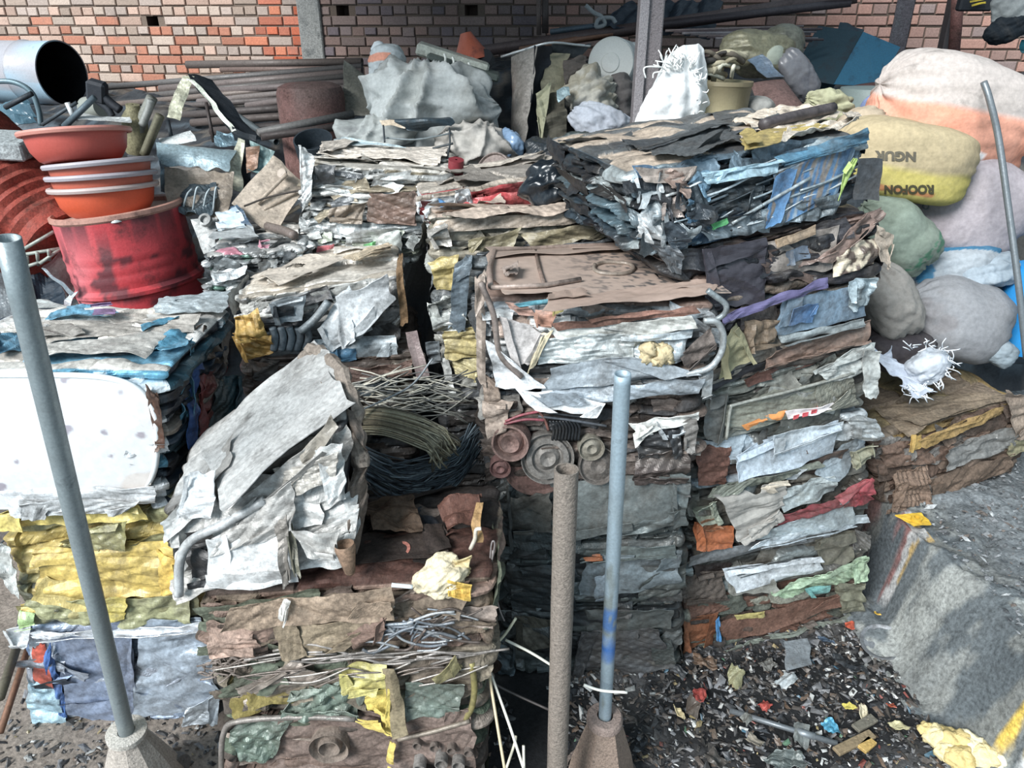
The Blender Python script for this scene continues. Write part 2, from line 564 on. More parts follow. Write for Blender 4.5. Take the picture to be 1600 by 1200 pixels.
    # loose flaps of sheet pressed into the faces
    for k in range(flaps):
        fc = rng.random()
        L_ = rng.uniform(.07, .30) * jag; h_ = rng.uniform(.025, .09) * jag
        ang = rng.normal(0, .22)
        if fc < ftop:
            c = np.array([rng.uniform(-.42, .42) * W, rng.uniform(-.45, .4) * D, hd[2]]); e1, e2, nrm = np.array([1., 0, 0]), np.array([0, -1., 0]), np.array([0, 0, 1.]); h_ *= 1.5
            pl = ptop
        elif fc < ftop + .17 * (1 - ftop):
            c = np.array([hd[0], rng.uniform(-.4, .4) * D, rng.uniform(-.4, .4) * Hh]); e1, e2, nrm = np.array([0, 1., 0]), np.array([0, 0, -1.]), np.array([1., 0, 0]); pl = pside
        elif fc < ftop + .3 * (1 - ftop):
            c = np.array([-hd[0], rng.uniform(-.4, .4) * D, rng.uniform(-.4, .4) * Hh]); e1, e2, nrm = np.array([0, -1., 0]), np.array([0, 0, -1.]), np.array([-1., 0, 0]); pl = pside
        else:
            c = np.array([rng.uniform(-.44, .44) * W, -hd[1], rng.uniform(-.42, .42) * Hh]); e1, e2, nrm = np.array([1., 0, 0]), np.array([0, 0, -1.]), np.array([0, -1., 0]); pl = pal
        ca, sa = math.cos(ang), math.sin(ang)
        u, v = e1 * ca + e2 * sa, -e1 * sa + e2 * ca
        qs = []
        for (su, sv) in ((-1, -1), (1, -1), (1, 1), (-1, 1)):
            lf = rng.uniform(.002, .016) + (rng.uniform(0, .035) if rng.random() < .25 else 0)
            pp = c + u * su * L_ / 2 * rng.uniform(.8, 1.1) + v * sv * h_ / 2 * rng.uniform(.7, 1.2) + nrm * lf
            m_ = np.abs(nrm) < .5
            pp[m_] = np.clip(pp[m_], -(hd[m_] + .012), hd[m_] + .012)
            qs.append(pp)
        qs = tomap(np.array(qs))
        cc = pick(pl, np.array([rng.random()]))[0].copy(); cc[:3] *= rng.uniform(.8, 1.2)
        P, Q, K = sheet_g(qs, seed * 50 + k, amp=.007, wl=.05, res=.007, rag=.010, curl=.016, nrm=R @ nrm, col=cc, ang=.09)
        Vs.append(P); Ks.append(K); Qs.append(Q + n); n += len(P)
    base = (f[2] + f[3] + g[2] + g[3]) / 4
    o = thing('scrap_bale', label, 'scrap bale', base, group)
    emit('compressed_scrap', np.concatenate(Vs), np.concatenate(Qs), mat_ or M_scrap, o, col=np.concatenate(Ks))
    B = Bale(); B.o = o; B.f = f; B.g = g; B.R = R; B.seed = seed; B.k = 0; B.mul = 1.0
    B.planes = {'f': (f[0], -ey), 't': ((f[0] + f[1] + g[0] + g[1]) / 4, unit(np.cross(f[1] - f[0], g[0] + g[1] - f[0] - f[1]))), 'r': ((f[1] + g[2]) / 2, ex), 'l': ((f[0] + g[3]) / 2, -ex)}
    BALES[key] = B
    return B


def quad_on(B, q, face='f'):
    p0, n = B.planes[face]
    return [onplane(x, y, p0, n) for x, y in q], n


def panel(B, name, q, color, face='f', lift=.016, amp=.007, wl=.06, metal=.2, rag=.006, curl=.014, label=None, m=None, solid=.002, corners=None, res=.005, colfn=None, bow=0, parent=None, stretch=1.6, hole=None):
    """a sheet pressed onto a face of a bale; q = 4 corners as seen, laid on that face"""
    P4, n = quad_on(B, q, face)
    if corners is not None: P4 = [p + n * c for p, c in zip(P4, corners)]
    B.k += 1
    col = np.append(dull(color) * B.mul, metal)
    sd = B.seed * 31 + B.k
    if rag >= .006 and hole is None:
        r = np.random.default_rng(sd)
        c4 = np.array(P4); ctr = c4.mean(0)
        eu = (c4[1] + c4[2] - c4[0] - c4[3]) / 2; ev = (c4[3] + c4[2] - c4[0] - c4[1]) / 2
        for i in range(4):
            c4[i] = c4[i] + eu * r.uniform(-.07, .07) + ev * r.uniform(-.14, .14)
        P4 = list(c4)
        V, Q, K = sheet_g(P4, sd, amp=amp, wl=wl, res=res, rag=rag, curl=curl, lift=lift, nrm=n, col=col, colfn=colfn, bow=bow, stretch=stretch, ang=.055)
        for rep in range(2):                       # turned-over edge folds of the same sheet
            if r.random() < .62:
                i = r.integers(0, 4); a_, b_ = c4[i], c4[(i + 1) % 4]; inn = unit(ctr - (a_ + b_) / 2)
                dp = np.linalg.norm(ctr - (a_ + b_) / 2)
                s0, s1 = sorted(r.uniform(0, 1, 2)); s0, s1 = (0, 1) if s1 - s0 < .35 else (s0, s1)
                e0 = a_ + (b_ - a_) * s0; e1 = a_ + (b_ - a_) * s1
                q4 = [e0 + n * .006, e1 + n * .006, e1 + inn * dp * r.uniform(.2, .65) + n * r.uniform(.004, .02), e0 + inn * dp * r.uniform(.15, .65) + n * r.uniform(.004, .02)]
                V2, Q2, K2 = sheet_g(q4, sd + 7 + rep, amp=amp * .8, wl=wl, res=res, rag=.004, curl=.008, lift=lift, nrm=n, col=col * np.array([*(np.full(3, r.uniform(.75, 1.15))), 1]), ang=.06)
                Q = np.vstack([Q, Q2 + len(V)]); V = np.vstack([V, V2]); K = np.vstack([K, K2])
    else:
        V, Q, K = sheet_g(P4, sd, amp=amp, wl=wl, res=res, rag=rag, curl=curl, lift=lift, nrm=n, col=col, colfn=colfn, bow=bow, stretch=stretch, hole=hole)
    o = emit(name, V, Q, m or M_scrap, parent or B.o, col=K, solid=solid)
    if label: o['label'] = label
    return o


def strip(B, name, pts, r, color, face='f', lift=.012, metal=.3, m=None, label=None, smooth=True, k=6, parent=None):
    """bar, hose or wire lying along a face"""
    p0, n = B.planes[face]
    P = [onplane(x, y, p0, n) + n * lift for x, y in pts]
    P = smoothpts(P, k) if smooth else np.array(P)
    V, Q, T = tube_g(P, r, 8)
    o = emit(name, V, Q, m or M_scrap, parent or B.o, col=np.append(dull(color), metal), T=T, smooth=True)
    if label: o['label'] = label
    return o


def disc(B, name, c, rpx, color, face='f', lift=.012, rings=(1, .92, .88, .6, .55, .25), depth=.012, metal=.3, m=None, label=None, tilt=None):
    """pressed lid, hub or can end lying on a face"""
    p0, n = B.planes[face]
    P = onplane(*c, p0, n); e = onplane(c[0] + rpx, c[1], p0, n)
    r = np.linalg.norm(e - P)
    if tilt is not None: n = unit(n + np.asarray(tilt))
    prof = [(r, -.02)]
    for i, q in enumerate(rings): prof.append((r * q, depth if i % 4 in (0, 1) else depth * .3))
    prof.append((.0005, depth * .4))
    M = axes(n)
    V, Q = lathe_g(prof, 40, M, P + n * lift)
    V = V + n * (.004 * fbm(V * 22, 2, 3))[:, None]
    o = emit(name, V, Q, m or M_scrap, B.o, col=np.append(dull(color, .35), metal), smooth=False)
    if label: o['label'] = label
    return o
# ------------------------------------------------------------------ left front stack
GL, GC, GR, GB = 'bales of the left front stack', 'bales of the middle front stack', 'bales of the right stack', 'bales at the back'
B = bale('L3', 'silver blue crushed bale with an orange red flap, bottom of the left stack', [(25, 975), (330, 962), (352, 1122), (55, 1128)], 1.67, 1.67, .5,
         '#8fa3bd:3:.4 #aab4c4:2:.5 #6f88ac:2:.4 #9a8a84:1:.2 #c8d2dc:1:.4 #3a4452:.6', 11, top='#c4c8cc:2 #9fa6ac:1 #70757c:1', group=GL, amp=.014, thick=(.05, .14), flaps=16, seg=(.15, .4))
panel(B, 'blue sheet', [(86, 985), (218, 975), (215, 1122), (112, 1126)], '#8494b0', metal=.3, amp=.006, wl=.12, stretch=.5)
panel(B, 'silver foil', [(222, 978), (330, 972), (345, 1120), (215, 1124)], '#a9b8c8', metal=.35, amp=.012, wl=.11, lift=.02, stretch=.8)
panel(B, 'orange flap', [(53, 1008), (72, 1005), (90, 1062), (60, 1058)], '#d2553a', metal=.05, amp=.006)
panel(B, 'light blue folded sheet', [(44, 1062), (92, 1066), (108, 1122), (60, 1118)], '#a8cfe0', metal=.2, amp=.016, lift=.02)
panel(B, 'blue strip', [(78, 1008), (90, 1008), (112, 1118), (98, 1116)], '#3f74bd', lift=.026, metal=.1)
panel(B, 'white flap', [(20, 968), (55, 965), (52, 995), (30, 1002)], '#e4e8ea', lift=.03)
panel(B, 'rim sheet', [(60, 975), (330, 960), (330, 974), (70, 985)], '#dfe4ea', lift=.03, metal=.4)
panel(B, 'silver fold', [(300, 1092), (345, 1075), (350, 1112), (290, 1116)], '#ccd8e2', lift=.03, metal=.6, amp=.014)
panel(B, 'black grille', [(335, 1040), (358, 1038), (364, 1105), (345, 1110)], '#20242a', lift=.02, metal=0)

B = bale('L2', 'bright yellow crushed tin bale, second from the ground in the left stack', [(2, 800), (275, 778), (318, 962), (48, 968)], 1.67, 1.67, .5,
         '#bfa549:3:.1 #a1965a:3:.1 #cdb55c:2:.1 #8d8a5c:2:.1 #5e5f48:.6', 12, top='#b8b184:2 #d2cdb4:1', group=GL, amp=.017, thick=(.03, .12), flaps=18, seg=(.15, .45))
panel(B, 'yellow sheet', [(45, 850), (292, 845), (300, 922), (62, 928)], '#d6b644', metal=.05, amp=.016, wl=.10, lift=.022)
panel(B, 'yellow corner sheet', [(255, 850), (292, 856), (298, 915), (258, 908)], '#edc338', metal=.05, lift=.035, amp=.008)
panel(B, 'olive flap', [(135, 808), (205, 802), (204, 842), (142, 842)], '#9a9458', metal=.05, lift=.035, amp=.01)
panel(B, 'yellow top strip', [(0, 790), (240, 778), (235, 800), (10, 818)], '#d6bf52', lift=.03, amp=.01, metal=.05)
panel(B, 'green grey sheet', [(55, 930), (315, 922), (316, 962), (58, 968)], '#9a9a6c', lift=.024, amp=.012, metal=.05)
panel(B, 'yellow lower flap', [(160, 925), (210, 922), (205, 950), (160, 955)], '#cdb93e', lift=.038, amp=.012, metal=0)
panel(B, 'white end flap', [(2, 835), (32, 850), (46, 935), (14, 900)], '#dfe2dd', lift=.03, amp=.012)
panel(B, 'pale green cap', [(40, 945), (66, 950), (62, 966), (40, 968)], '#9fc078', lift=.04, amp=.01)

B = bale('L1', 'white bale faced with a big rust-spotted white drum end, top of the left stack', [(-130, 574), (262, 582), (262, 792), (-118, 794)], 1.67, 1.67, .44,
         '#e4e9ec:3:.15 #c5d0d6:2:.2 #4a9ab9:.8 #2b3844:.8 #8d8378:.8', 13, top='#d9d3c9:4:.1 #bfb5a9:3:.1 #e9e6e0:2 #5ea3c2:.5 #8a6d96:.2', side='#1b3042:2:.1 #16414f:2:.1 #5e2a2c:1 #272b36:2 #6f665e:.7', group=GL, amp=.02, thick=(.02, .06), flaps=30)


B.mul = .8


def lidcol(s, t, x, y, K):
    for (cx, cy, r) in [(8, 615, 9), (94, 630, 6), (123, 652, 9), (176, 657, 6), (230, 665, 8), (120, 697, 8), (187, 694, 6), (18, 742, 11), (115, 582, 9), (200, 600, 5), (45, 700, 5)]:
        u = (cx + 140) / 392; v = (cy - 578) / 204
        d = np.hypot((s - u) * 392, (t - v) * 204 * 1.25) + 3.5 * vn(np.stack([x * 90, y * 90, x * 0], -1), 5)
        f = np.clip((r - d) / 3, 0, 1)[:, None] * .85
        K = K * (1 - f) + f * np.append(hexc('#8d8590'), 0)
    f = np.clip(fbm(np.stack([x * 6, y * 9, x * 0], -1), 4, 8) * 3 - .75, 0, .35)[:, None]
    return K * (1 - f) + f * np.append(hexc('#b59a80'), 0)


lid = panel(B, 'drum_end', [(-140, 578), (252, 578), (252, 782), (-140, 782)], '#eef0f2', lift=.03, amp=.003, wl=.35, metal=.0, rag=0, curl=0, res=.0035, colfn=lidcol, solid=.004, bow=.02, m=M_enamel,
            hole=lambda s, t, x, y: (np.abs((s * 2 - 1)) ** 4.2 + np.abs((t * 2 - 1)) ** 3.0) > 1.0)
p0, n_ = B.planes['f']
_c = []
for k in range(65):
    a_ = k / 64 * 2 * math.pi
    sx = math.copysign(abs(math.cos(a_)) ** (2 / 4.2), math.cos(a_)); sy = math.copysign(abs(math.sin(a_)) ** (2 / 3.0), math.sin(a_))
    _c.append(onplane(56 + 197 * sx, 680 + 102 * sy, p0, n_) + n_ * .03)
V, Q, T = tube_g(_c, .008, 8, cap=False)
emit('drum_rim', V, Q, M_enamel, lid, col=np.append(hexc('#dfe3e4'), .1), smooth=True)
panel(B, 'rusty edge strip', [(240, 602), (256, 600), (266, 690), (252, 692)], '#6d4a38', lift=.035, metal=.1)
panel(B, 'white lower strip', [(28, 756), (238, 742), (240, 768), (20, 792)], '#e9edf0', lift=.05, metal=.05)
panel(B, 'white lower flap', [(60, 764), (225, 760), (215, 782), (50, 788)], '#d2d5d6', lift=.06, metal=.05)
panel(B, 'teal corner sheet', [(222, 528), (288, 505), (296, 545), (245, 556)], '#4c9fc0', face='t', lift=.012, amp=.016, metal=.05)
panel(B, 'blue top sheet', [(0, 535), (40, 525), (42, 555), (0, 560)], '#5fabce', face='t', lift=.014, amp=.01, metal=.05)
panel(B, 'off white top sheet', [(70, 545), (255, 530), (235, 562), (40, 568)], '#d8d3ca', face='t', lift=.018, amp=.007, metal=.05)
panel(B, 'grey top sheet', [(60, 512), (300, 505), (290, 526), (60, 540)], '#c4bbb0', face='t', lift=.02, amp=.007, metal=.05)
panel(B, 'silver top plate', [(255, 478), (365, 470), (352, 500), (240, 502)], '#c6d2d6', face='t', lift=.03, amp=.008, metal=.3)
panel(B, 'purple scrap', [(150, 500), (182, 498), (180, 507), (148, 510)], '#9b7aa8', face='t', lift=.035, amp=.006, metal=0)
panel(B, 'brown corner flap', [(300, 508), (345, 498), (338, 560), (308, 560)], '#6a5a4e', face='r', lift=.02, amp=.016, metal=0)
panel(B, 'red side flap', [(300, 580), (326, 575), (318, 690), (296, 700)], '#7c2d2b', face='r', lift=.02, amp=.012, metal=0)
panel(B, 'blue side strip', [(282, 560), (296, 560), (294, 680), (280, 690)], '#2c5ba0', face='r', lift=.03, amp=.008, metal=0)
panel(B, 'teal side sheet', [(318, 600), (360, 590), (358, 680), (318, 690)], '#1f4c58', face='r', lift=.025, amp=.012, metal=0)
panel(B, 'teal hanging strip', [(262, 548), (285, 540), (286, 640), (268, 660)], '#3d8ba8', face='r', lift=.015, amp=.016, metal=.05)

# ------------------------------------------------------------------ middle front (rusty) stack
B = bale('C3', 'rusty bale with a pressed ring and bent bar, bottom of the front middle stack', [(352, 1110), (752, 1098), (745, 1268), (362, 1275)], 1.35, 1.35, .37,
         '#6d5a50:3:.15 #81695c:2:.15 #50463f:2 #596653:1 #9c8d80:1', 21, top='#6d6458:2 #84776a:1', group=GC, amp=.022, flaps=30, mat_=M_rusty)
panel(B, 'rusted plate', [(435, 1125), (735, 1095), (735, 1200), (430, 1215)], '#7e6a60', lift=.024, amp=.013, wl=.08, m=M_rusty)
panel(B, 'green sheet', [(365, 1118), (470, 1100), (430, 1165), (380, 1182)], '#5c6d60', lift=.03, amp=.014, stretch=.6, m=M_scrap, metal=.1)
panel(B, 'grey flap', [(500, 1185), (570, 1180), (560, 1215), (490, 1220)], '#b3a79a', lift=.045, amp=.012)
strip(B, 'bent_bar', [(356, 1275), (354, 1180), (358, 1125), (382, 1106), (480, 1100), (560, 1103)], .0075, '#8e857e', lift=.04, metal=.3)
strip(B, 'bent_bar', [(625, 1135), (680, 1122), (735, 1106)], .006, '#86796a', lift=.04, metal=.2)
disc(B, 'pressed_ring', (521, 1143), 30, '#8b7868', rings=(1, 1, .8, .62, .55, .5, .3), depth=.028, m=M_rusty, lift=.028, metal=.1)
for i, q in enumerate([[(600, 1098), (618, 1098), (616, 1132), (604, 1128)], [(560, 1095), (600, 1100), (612, 1118), (575, 1112)], [(612, 1130), (622, 1132), (620, 1178), (610, 1170)]]):
    panel(B, 'yellow foam scrap', q, '#d8bd4a', lift=.045, amp=.012, m=M_foam, metal=0)
for i in range(10):
    disc(B, 'crushed_tube', (655 + (i * 37) % 85, 1140 + (i * 23) % 65), 7 + i % 3 * 3, ['#7a6a60', '#8c8680', '#4a3f3a'][i % 3], rings=(1, .8, .5, .45), depth=.03, m=M_rusty, lift=.02 + .01 * (i % 3))

B = bale('C2', 'green and brown bale streaked with yellow, directly above the rusty bale with the pressed ring', [(330, 1022), (762, 1010), (752, 1103), (353, 1112)], 1.35, 1.35, .37,
         '#75685a:3:.1 #5f6a58:2:.1 #8b7f6c:2 #9c8a3e:.7 #4c433b:1', 22, top='#6d6458:2 #84776a:1', group=GC, amp=.022, flaps=30, mat_=M_rusty)
panel(B, 'dark green sheet', [(455, 1062), (572, 1042), (562, 1100), (440, 1108)], '#6a7a6c', lift=.03, amp=.016, stretch=.6, m=M_scrap, metal=.1)
panel(B, 'green sheet', [(632, 1048), (728, 1045), (722, 1098), (640, 1108)], '#66756a', lift=.03, amp=.01, m=M_scrap, metal=.1)
panel(B, 'brown sheet', [(370, 1062), (470, 1020), (520, 1052), (400, 1090)], '#94867a', lift=.028, amp=.014)
panel(B, 'yellow streaked sheet', [(535, 1030), (612, 1022), (612, 1060), (545, 1062)], '#cfc35c', lift=.036, amp=.014, metal=0)
panel(B, 'yellow foam scrap', [(575, 1060), (615, 1050), (612, 1090), (578, 1085)], '#dcc246', lift=.044, amp=.014, m=M_foam, metal=0)
panel(B, 'rust strap', [(604, 1020), (622, 1018), (642, 1112), (618, 1118)], '#8a7b5c', lift=.06, amp=.003, metal=.1, m=M_rusty, rag=.004)
panel(B, 'olive strip', [(680, 1030), (715, 1005), (720, 1022), (690, 1045)], '#a59a5e', lift=.04, amp=.008)
strip(B, 'yellow_hose', [(738, 1020), (742, 1060), (738, 1090), (728, 1108)], .008, '#a79a4c', lift=.03)
for i in range(14):
    x0 = 340 + (i * 53) % 330
    strip(B, 'bent_wire', [(x0, 1030 + (i * 7) % 22), (x0 + 50, 1022 + (i * 11) % 24), (x0 + 105, 1012 + (i * 5) % 24)], .0022, ['#b9b0a6', '#7a6d64'][i % 2], lift=.035 + .004 * (i % 4), metal=.4)

B = bale('C1', 'rust brown bale holding a nest of grey wire, under the cream paper bag', [(318, 935), (772, 902), (760, 1012), (326, 1022)], 1.35, 1.35, .36,
         '#8d7263:3:.1 #7b6a58:2:.1 #6d7460:1 #584a42:1.5 #a39184:1', 23, top='#3a302b:3:.1 #4a3c35:2 #2a2422:2 #5a3a30:.5', group=GC, amp=.024, flaps=34, mat_=M_rusty, topamp=1.0)  # top colours darkened for the shadow lying there
panel(B, 'rust brown sheet', [(328, 962), (395, 955), (415, 1002), (335, 1004)], '#b0917f', lift=.03, amp=.014, m=M_rusty)
panel(B, 'green brown sheet', [(438, 962), (585, 952), (548, 1002), (450, 1004)], '#98856a', lift=.035, amp=.008, m=M_rusty)
panel(B, 'green brown strip', [(355, 925), (608, 896), (606, 946), (365, 960)], '#a28a72', lift=.045, amp=.010, m=M_rusty)
panel(B, 'brown flap', [(545, 960), (610, 940), (600, 975), (560, 1000)], '#84685a', lift=.04, amp=.012, m=M_rusty)
panel(B, 'white clamp', [(452, 912), (464, 910), (456, 950), (446, 948)], '#d8d4cc', lift=.06, amp=.004)
rg = np.random.default_rng(5)
for i in range(46):
    x0, y0 = rg.uniform(585, 735), rg.uniform(936, 992)
    a_ = rg.normal(-.35, .5); l_ = rg.uniform(30, 90)
    strip(B, 'grey_wire', [(x0 - math.cos(a_) * l_ / 2, y0 - math.sin(a_) * l_ / 3), (x0 + rg.normal(0, 5), y0 + rg.normal(0, 5)), (x0 + math.cos(a_) * l_ / 2, y0 + math.sin(a_) * l_ / 3)],
          rg.uniform(.002, .0042), ['#8b95a0', '#6d7680', '#a9aeb2', '#5d4f48'][i % 4], lift=.03 + .012 * rg.random(), metal=.3)
for i in range(14):
    x0 = 390 + i * 22
    strip(B, 'grey_wire', [(x0, 1010 + rg.normal(0, 5)), (x0 + 55, 1006 + rg.normal(0, 7)), (x0 + 120, 1002 + rg.normal(0, 5))], .003, ['#a89f98', '#77706a'][i % 2], lift=.04, metal=.3)
for i in range(26):
    x0, y0 = rg.uniform(325, 385), rg.uniform(1005, 1045)
    a_ = rg.uniform(0, 3.1)
    strip(B, 'rusty_wire', [(x0 - 16 * math.cos(a_), y0 - 10 * math.sin(a_)), (x0 + rg.normal(0, 6), y0 + rg.normal(0, 5)), (x0 + 16 * math.cos(a_), y0 + 10 * math.sin(a_))], .0022, '#8a7a70', lift=.03, metal=.2)
panel(B, 'rust plate', [(560, 855), (690, 838), (700, 880), (545, 898)], '#3a2f2a', face='t', lift=.03, amp=.005, m=M_rusty)  # this and the next two sheets carry that shadow in their colour
panel(B, 'brown sheet', [(575, 815), (650, 805), (665, 850), (590, 860)], '#54402f', face='t', lift=.06, amp=.02, m=M_rusty)
panel(B, 'red rust sheet', [(690, 820), (750, 800), (752, 850), (705, 860)], '#643f32', face='t', lift=.07, amp=.03, m=M_rusty)

# leaning bale (its own dusty tone)
fL = [at(262, 800, 1.44), at(548, 648, 1.47), at(550, 880, 1.37), at(284, 918, 1.37)]
gT = [at(312, 676, 1.74), at(493, 545, 1.80)]
off = ((gT[0] - fL[0]) + (gT[1] - fL[1])) / 2
B = bale('LEAN', 'dusty white crushed car body bale leaning against the yellow bale', None, 0, 0, 0,
         '#bdbcb8:3:.15 #a5a19b:2:.15 #857d74:2:.1 #d5d5d2:1.5:.1 #3a3a3c:1.4', 24, top='#a9a7a3:3:.1 #b9b8b5:2:.1 #8f8a84:1', side='#4a4744:2 #6d655e:1 #a29c94:1 #26262a:1',
         group=GC, amp=.022, thick=(.03, .1), flaps=26, hexa=(fL, [gT[0], gT[1], fL[2] + off, fL[3] + off]), ftop=.1, topamp=.25, seg=(.12, .35))
B.mul = .72
panel(B, 'long flat panel', [(322, 690), (490, 552), (545, 640), (368, 792)], '#d3d1cd', face='t', lift=.022, amp=.004, wl=.10, metal=.15, stretch=3)
panel(B, 'white fold', [(372, 800), (470, 745), (480, 815), (350, 850)], '#d0ccc6', lift=.045, amp=.014, metal=.1, corners=(0, .02, .0, .01))
panel(B, 'white crushed sheet', [(340, 828), (458, 800), (472, 895), (350, 912)], '#f0f1f0', lift=.05, amp=.012, metal=.1, wl=.09)
panel(B, 'white corner sheet', [(300, 735), (350, 728), (345, 800), (285, 800)], '#eef1f2', lift=.03, amp=.014, metal=.1)
panel(B, 'rim strip', [(365, 795), (520, 668), (535, 690), (380, 815)], '#bdb9b3', lift=.05, amp=.008, metal=.2)
panel(B, 'dusty fold', [(440, 730), (545, 695), (540, 745), (455, 770)], '#c4bdb2', lift=.05, amp=.018, metal=.1)
panel(B, 'dusty white flap', [(478, 815), (545, 815), (540, 855), (500, 852)], '#d9d6d0', lift=.055, amp=.016, metal=.05)
panel(B, 'grey upright strip', [(448, 802), (468, 800), (472, 885), (460, 890)], '#8b837a', lift=.07, amp=.006)
panel(B, 'olive strip', [(466, 815), (478, 812), (490, 880), (480, 885)], '#7d7a62', lift=.07, amp=.006)
panel(B, 'hollow shade sheet', [(310, 850), (345, 862), (345, 912), (308, 915)], '#2a2c32', lift=.03, amp=.01)  # dark sheet standing in for the shade of a hollow
strip(B, 'grey_hose', [(430, 770), (370, 805), (320, 830), (302, 862), (300, 915)], .011, '#b4b6b6', lift=.06, metal=.1)
V, Q, T = tube_g(smoothpts([at(470, 566, 1.80), at(492, 545, 1.77), at(520, 566, 1.68), at(546, 612, 1.56), at(560, 670, 1.49), at(566, 730, 1.45)], 8), [.012 + .008 * math.sin(k * .7) ** 2 for k in range(41)], 8)
V = V + (.008 * crease(V[:, 1] * 2, V[:, 2] * 2, 5, .05))[:, None] * np.array([1, -.6, .6])
emit('brown_curled_edge', V, Q, M_rusty, B.o, col=np.append(hexc('#857a70'), 0), T=T)
for q_, c_ in [([(520, 580, 1.66), (558, 625, 1.54), (572, 760, 1.44), (545, 740, 1.45)], '#4a4340'), ([(545, 640, 1.5), (572, 680, 1.47), (574, 770, 1.43), (552, 870, 1.37)], '#6a6058'), ([(505, 600, 1.62), (535, 640, 1.5), (520, 690, 1.46), (500, 700, 1.46)], '#7d7166')]:
    V, Q, K = sheet_g([at(*p_) for p_ in q_], 17, amp=.022, wl=.08, res=.005, rag=.01, col=np.append(hexc(c_), .05))
    emit('crumpled_end_sheet', V, Q, M_rusty, B.o, col=K, solid=.002)
panel(B, 'tan fold', [(478, 700), (535, 640), (540, 665), (490, 720)], '#a59b8c', lift=.06, amp=.012, metal=0)
panel(B, 'white torn flap', [(505, 690), (545, 680), (552, 735), (530, 770)], '#e2e3e0', lift=.05, amp=.02, metal=.1)
V, Q = lathe_g([(.022, 0), (.024, .01), (.012, .075), (.008, .08), (.0005, .08)], 14, axes([0.1, -.1, -1]), at(538, 850, 1.34))
emit('rusty_spigot', V, Q, M_rusty, B.o, col=np.append(hexc('#9a7f6a'), .1), smooth=True)
for i, (x, y) in enumerate([(300, 688), (322, 672), (345, 665)]):
    panel(B, 'white torn flap', [(x - 8, y - 14), (x + 26, y - 22), (x + 20, y + 22), (x - 6, y + 30)], ['#dcdedd', '#c2b9ac', '#eef0f0'][i], face='f', lift=-.26, amp=.015, metal=.1)

# ------------------------------------------------------------------ centre tall stack
CP = '#4f5755:3:.2 #3f4849:3:.2 #6a7070:2:.3 #2e3336:1.5 #807c74:.7'
B = bale('S5', 'dark grey crushed bale resting on the ground, bottom of the central stack', [(785, 947), (1062, 942), (1058, 1046), (793, 1052)], 1.87, 1.87, .5, CP, 35, group=GC, amp=.016, thick=(.04, .12))
panel(B, 'dark sheet', [(905, 985), (1020, 965), (1050, 1030), (900, 1045)], '#5d5d5e', lift=.02, metal=.3, amp=.008)
panel(B, 'grey sheet', [(915, 950), (1050, 942), (1048, 968), (920, 985)], '#626866', lift=.028, metal=.3)
panel(B, 'tan sheet', [(805, 965), (875, 960), (872, 1000), (810, 1010)], '#6f6a5c', lift=.02, metal=.2)
panel(B, 'blue grey flap', [(772, 975), (805, 1000), (800, 1060), (780, 1050)], '#51646c', lift=.03, metal=.3, amp=.02)
B = bale('S4', 'dark bale with a creased blue grey sheet, second lowest of the central stack', [(778, 850), (1072, 836), (1063, 940), (785, 947)], 1.87, 1.87, .5, CP, 34, group=GC, amp=.018, thick=(.03, .1))
panel(B, 'blue grey sheet', [(910, 862), (1058, 850), (1068, 900), (908, 925)], '#839096', lift=.028, metal=.45, amp=.014, wl=.12)
panel(B, 'grey strip', [(905, 850), (1050, 838), (1050, 856), (910, 866)], '#75817f', lift=.036, metal=.4)
panel(B, 'pale label', [(930, 885), (960, 882), (955, 920), (925, 922)], '#9fb2c0', lift=.045, metal=.1, amp=.003)
panel(B, 'dark lower sheet', [(795, 880), (900, 870), (900, 940), (800, 945)], '#353d40', lift=.024, metal=.3, amp=.006)
panel(B, 'orange sliver', [(910, 852), (940, 850), (940, 856), (912, 858)], '#b0612c', lift=.046, metal=0)
B = bale('S3', 'grey green flat sheet bale, third from the ground in the central stack', [(768, 746), (1080, 736), (1068, 836), (778, 850)], 1.87, 1.87, .5, CP, 33, group=GC, amp=.016, thick=(.04, .12))
panel(B, 'grey green sheet', [(862, 752), (1062, 728), (1062, 812), (868, 828)], '#6f7776', lift=.03, metal=.3, amp=.008, wl=.16)
panel(B, 'folded corner', [(1045, 728), (1080, 738), (1066, 800), (1046, 800)], '#7f8786', lift=.035, metal=.35, amp=.012)
panel(B, 'brown grey plate', [(795, 770), (862, 764), (862, 822), (800, 826)], '#5b5a54', lift=.03, metal=.2, amp=.006)
panel(B, 'dark fold', [(768, 752), (795, 755), (800, 835), (780, 840)], '#464b4c', lift=.03, metal=.3, amp=.015)
panel(B, 'thin folded strip', [(960, 815), (1062, 785), (1064, 808), (965, 832)], '#727c7c', lift=.036, metal=.4, amp=.01)
B = bale('S2', 'bale of crushed hubs and round can ends, fourth from the ground in central stack', [(752, 618), (1088, 622), (1079, 738), (766, 746)], 1.87, 1.87, .48,
         '#5f544e:3:.2 #7a6a60:2:.2 #4a4a4c:2:.3 #8a8680:1:.3 #38302c:1.5', 32, group=GC, amp=.026, flaps=36, thick=(.015, .05), mat_=M_rusty, seg=(.06, .25))
disc(B, 'pressed_drum_end', (852, 708), 41, '#7b756e', rings=(1, .97, .9, .84, .8, .6, .56, .5, .3), depth=.02, m=M_rusty, lift=.03, tilt=(.1, 0, .2))
disc(B, 'copper_coloured_hub', (803, 682), 29, '#8a685e', rings=(1, .9, .75, .7, .5), depth=.03, m=M_rusty, lift=.03, tilt=(-.2, 0, .15))
disc(B, 'rusty_ring', (838, 722), 52, '#6a4a42', rings=(1, .97, .88), depth=.012, m=M_rusty, lift=.012, tilt=(.05, 0, .1))
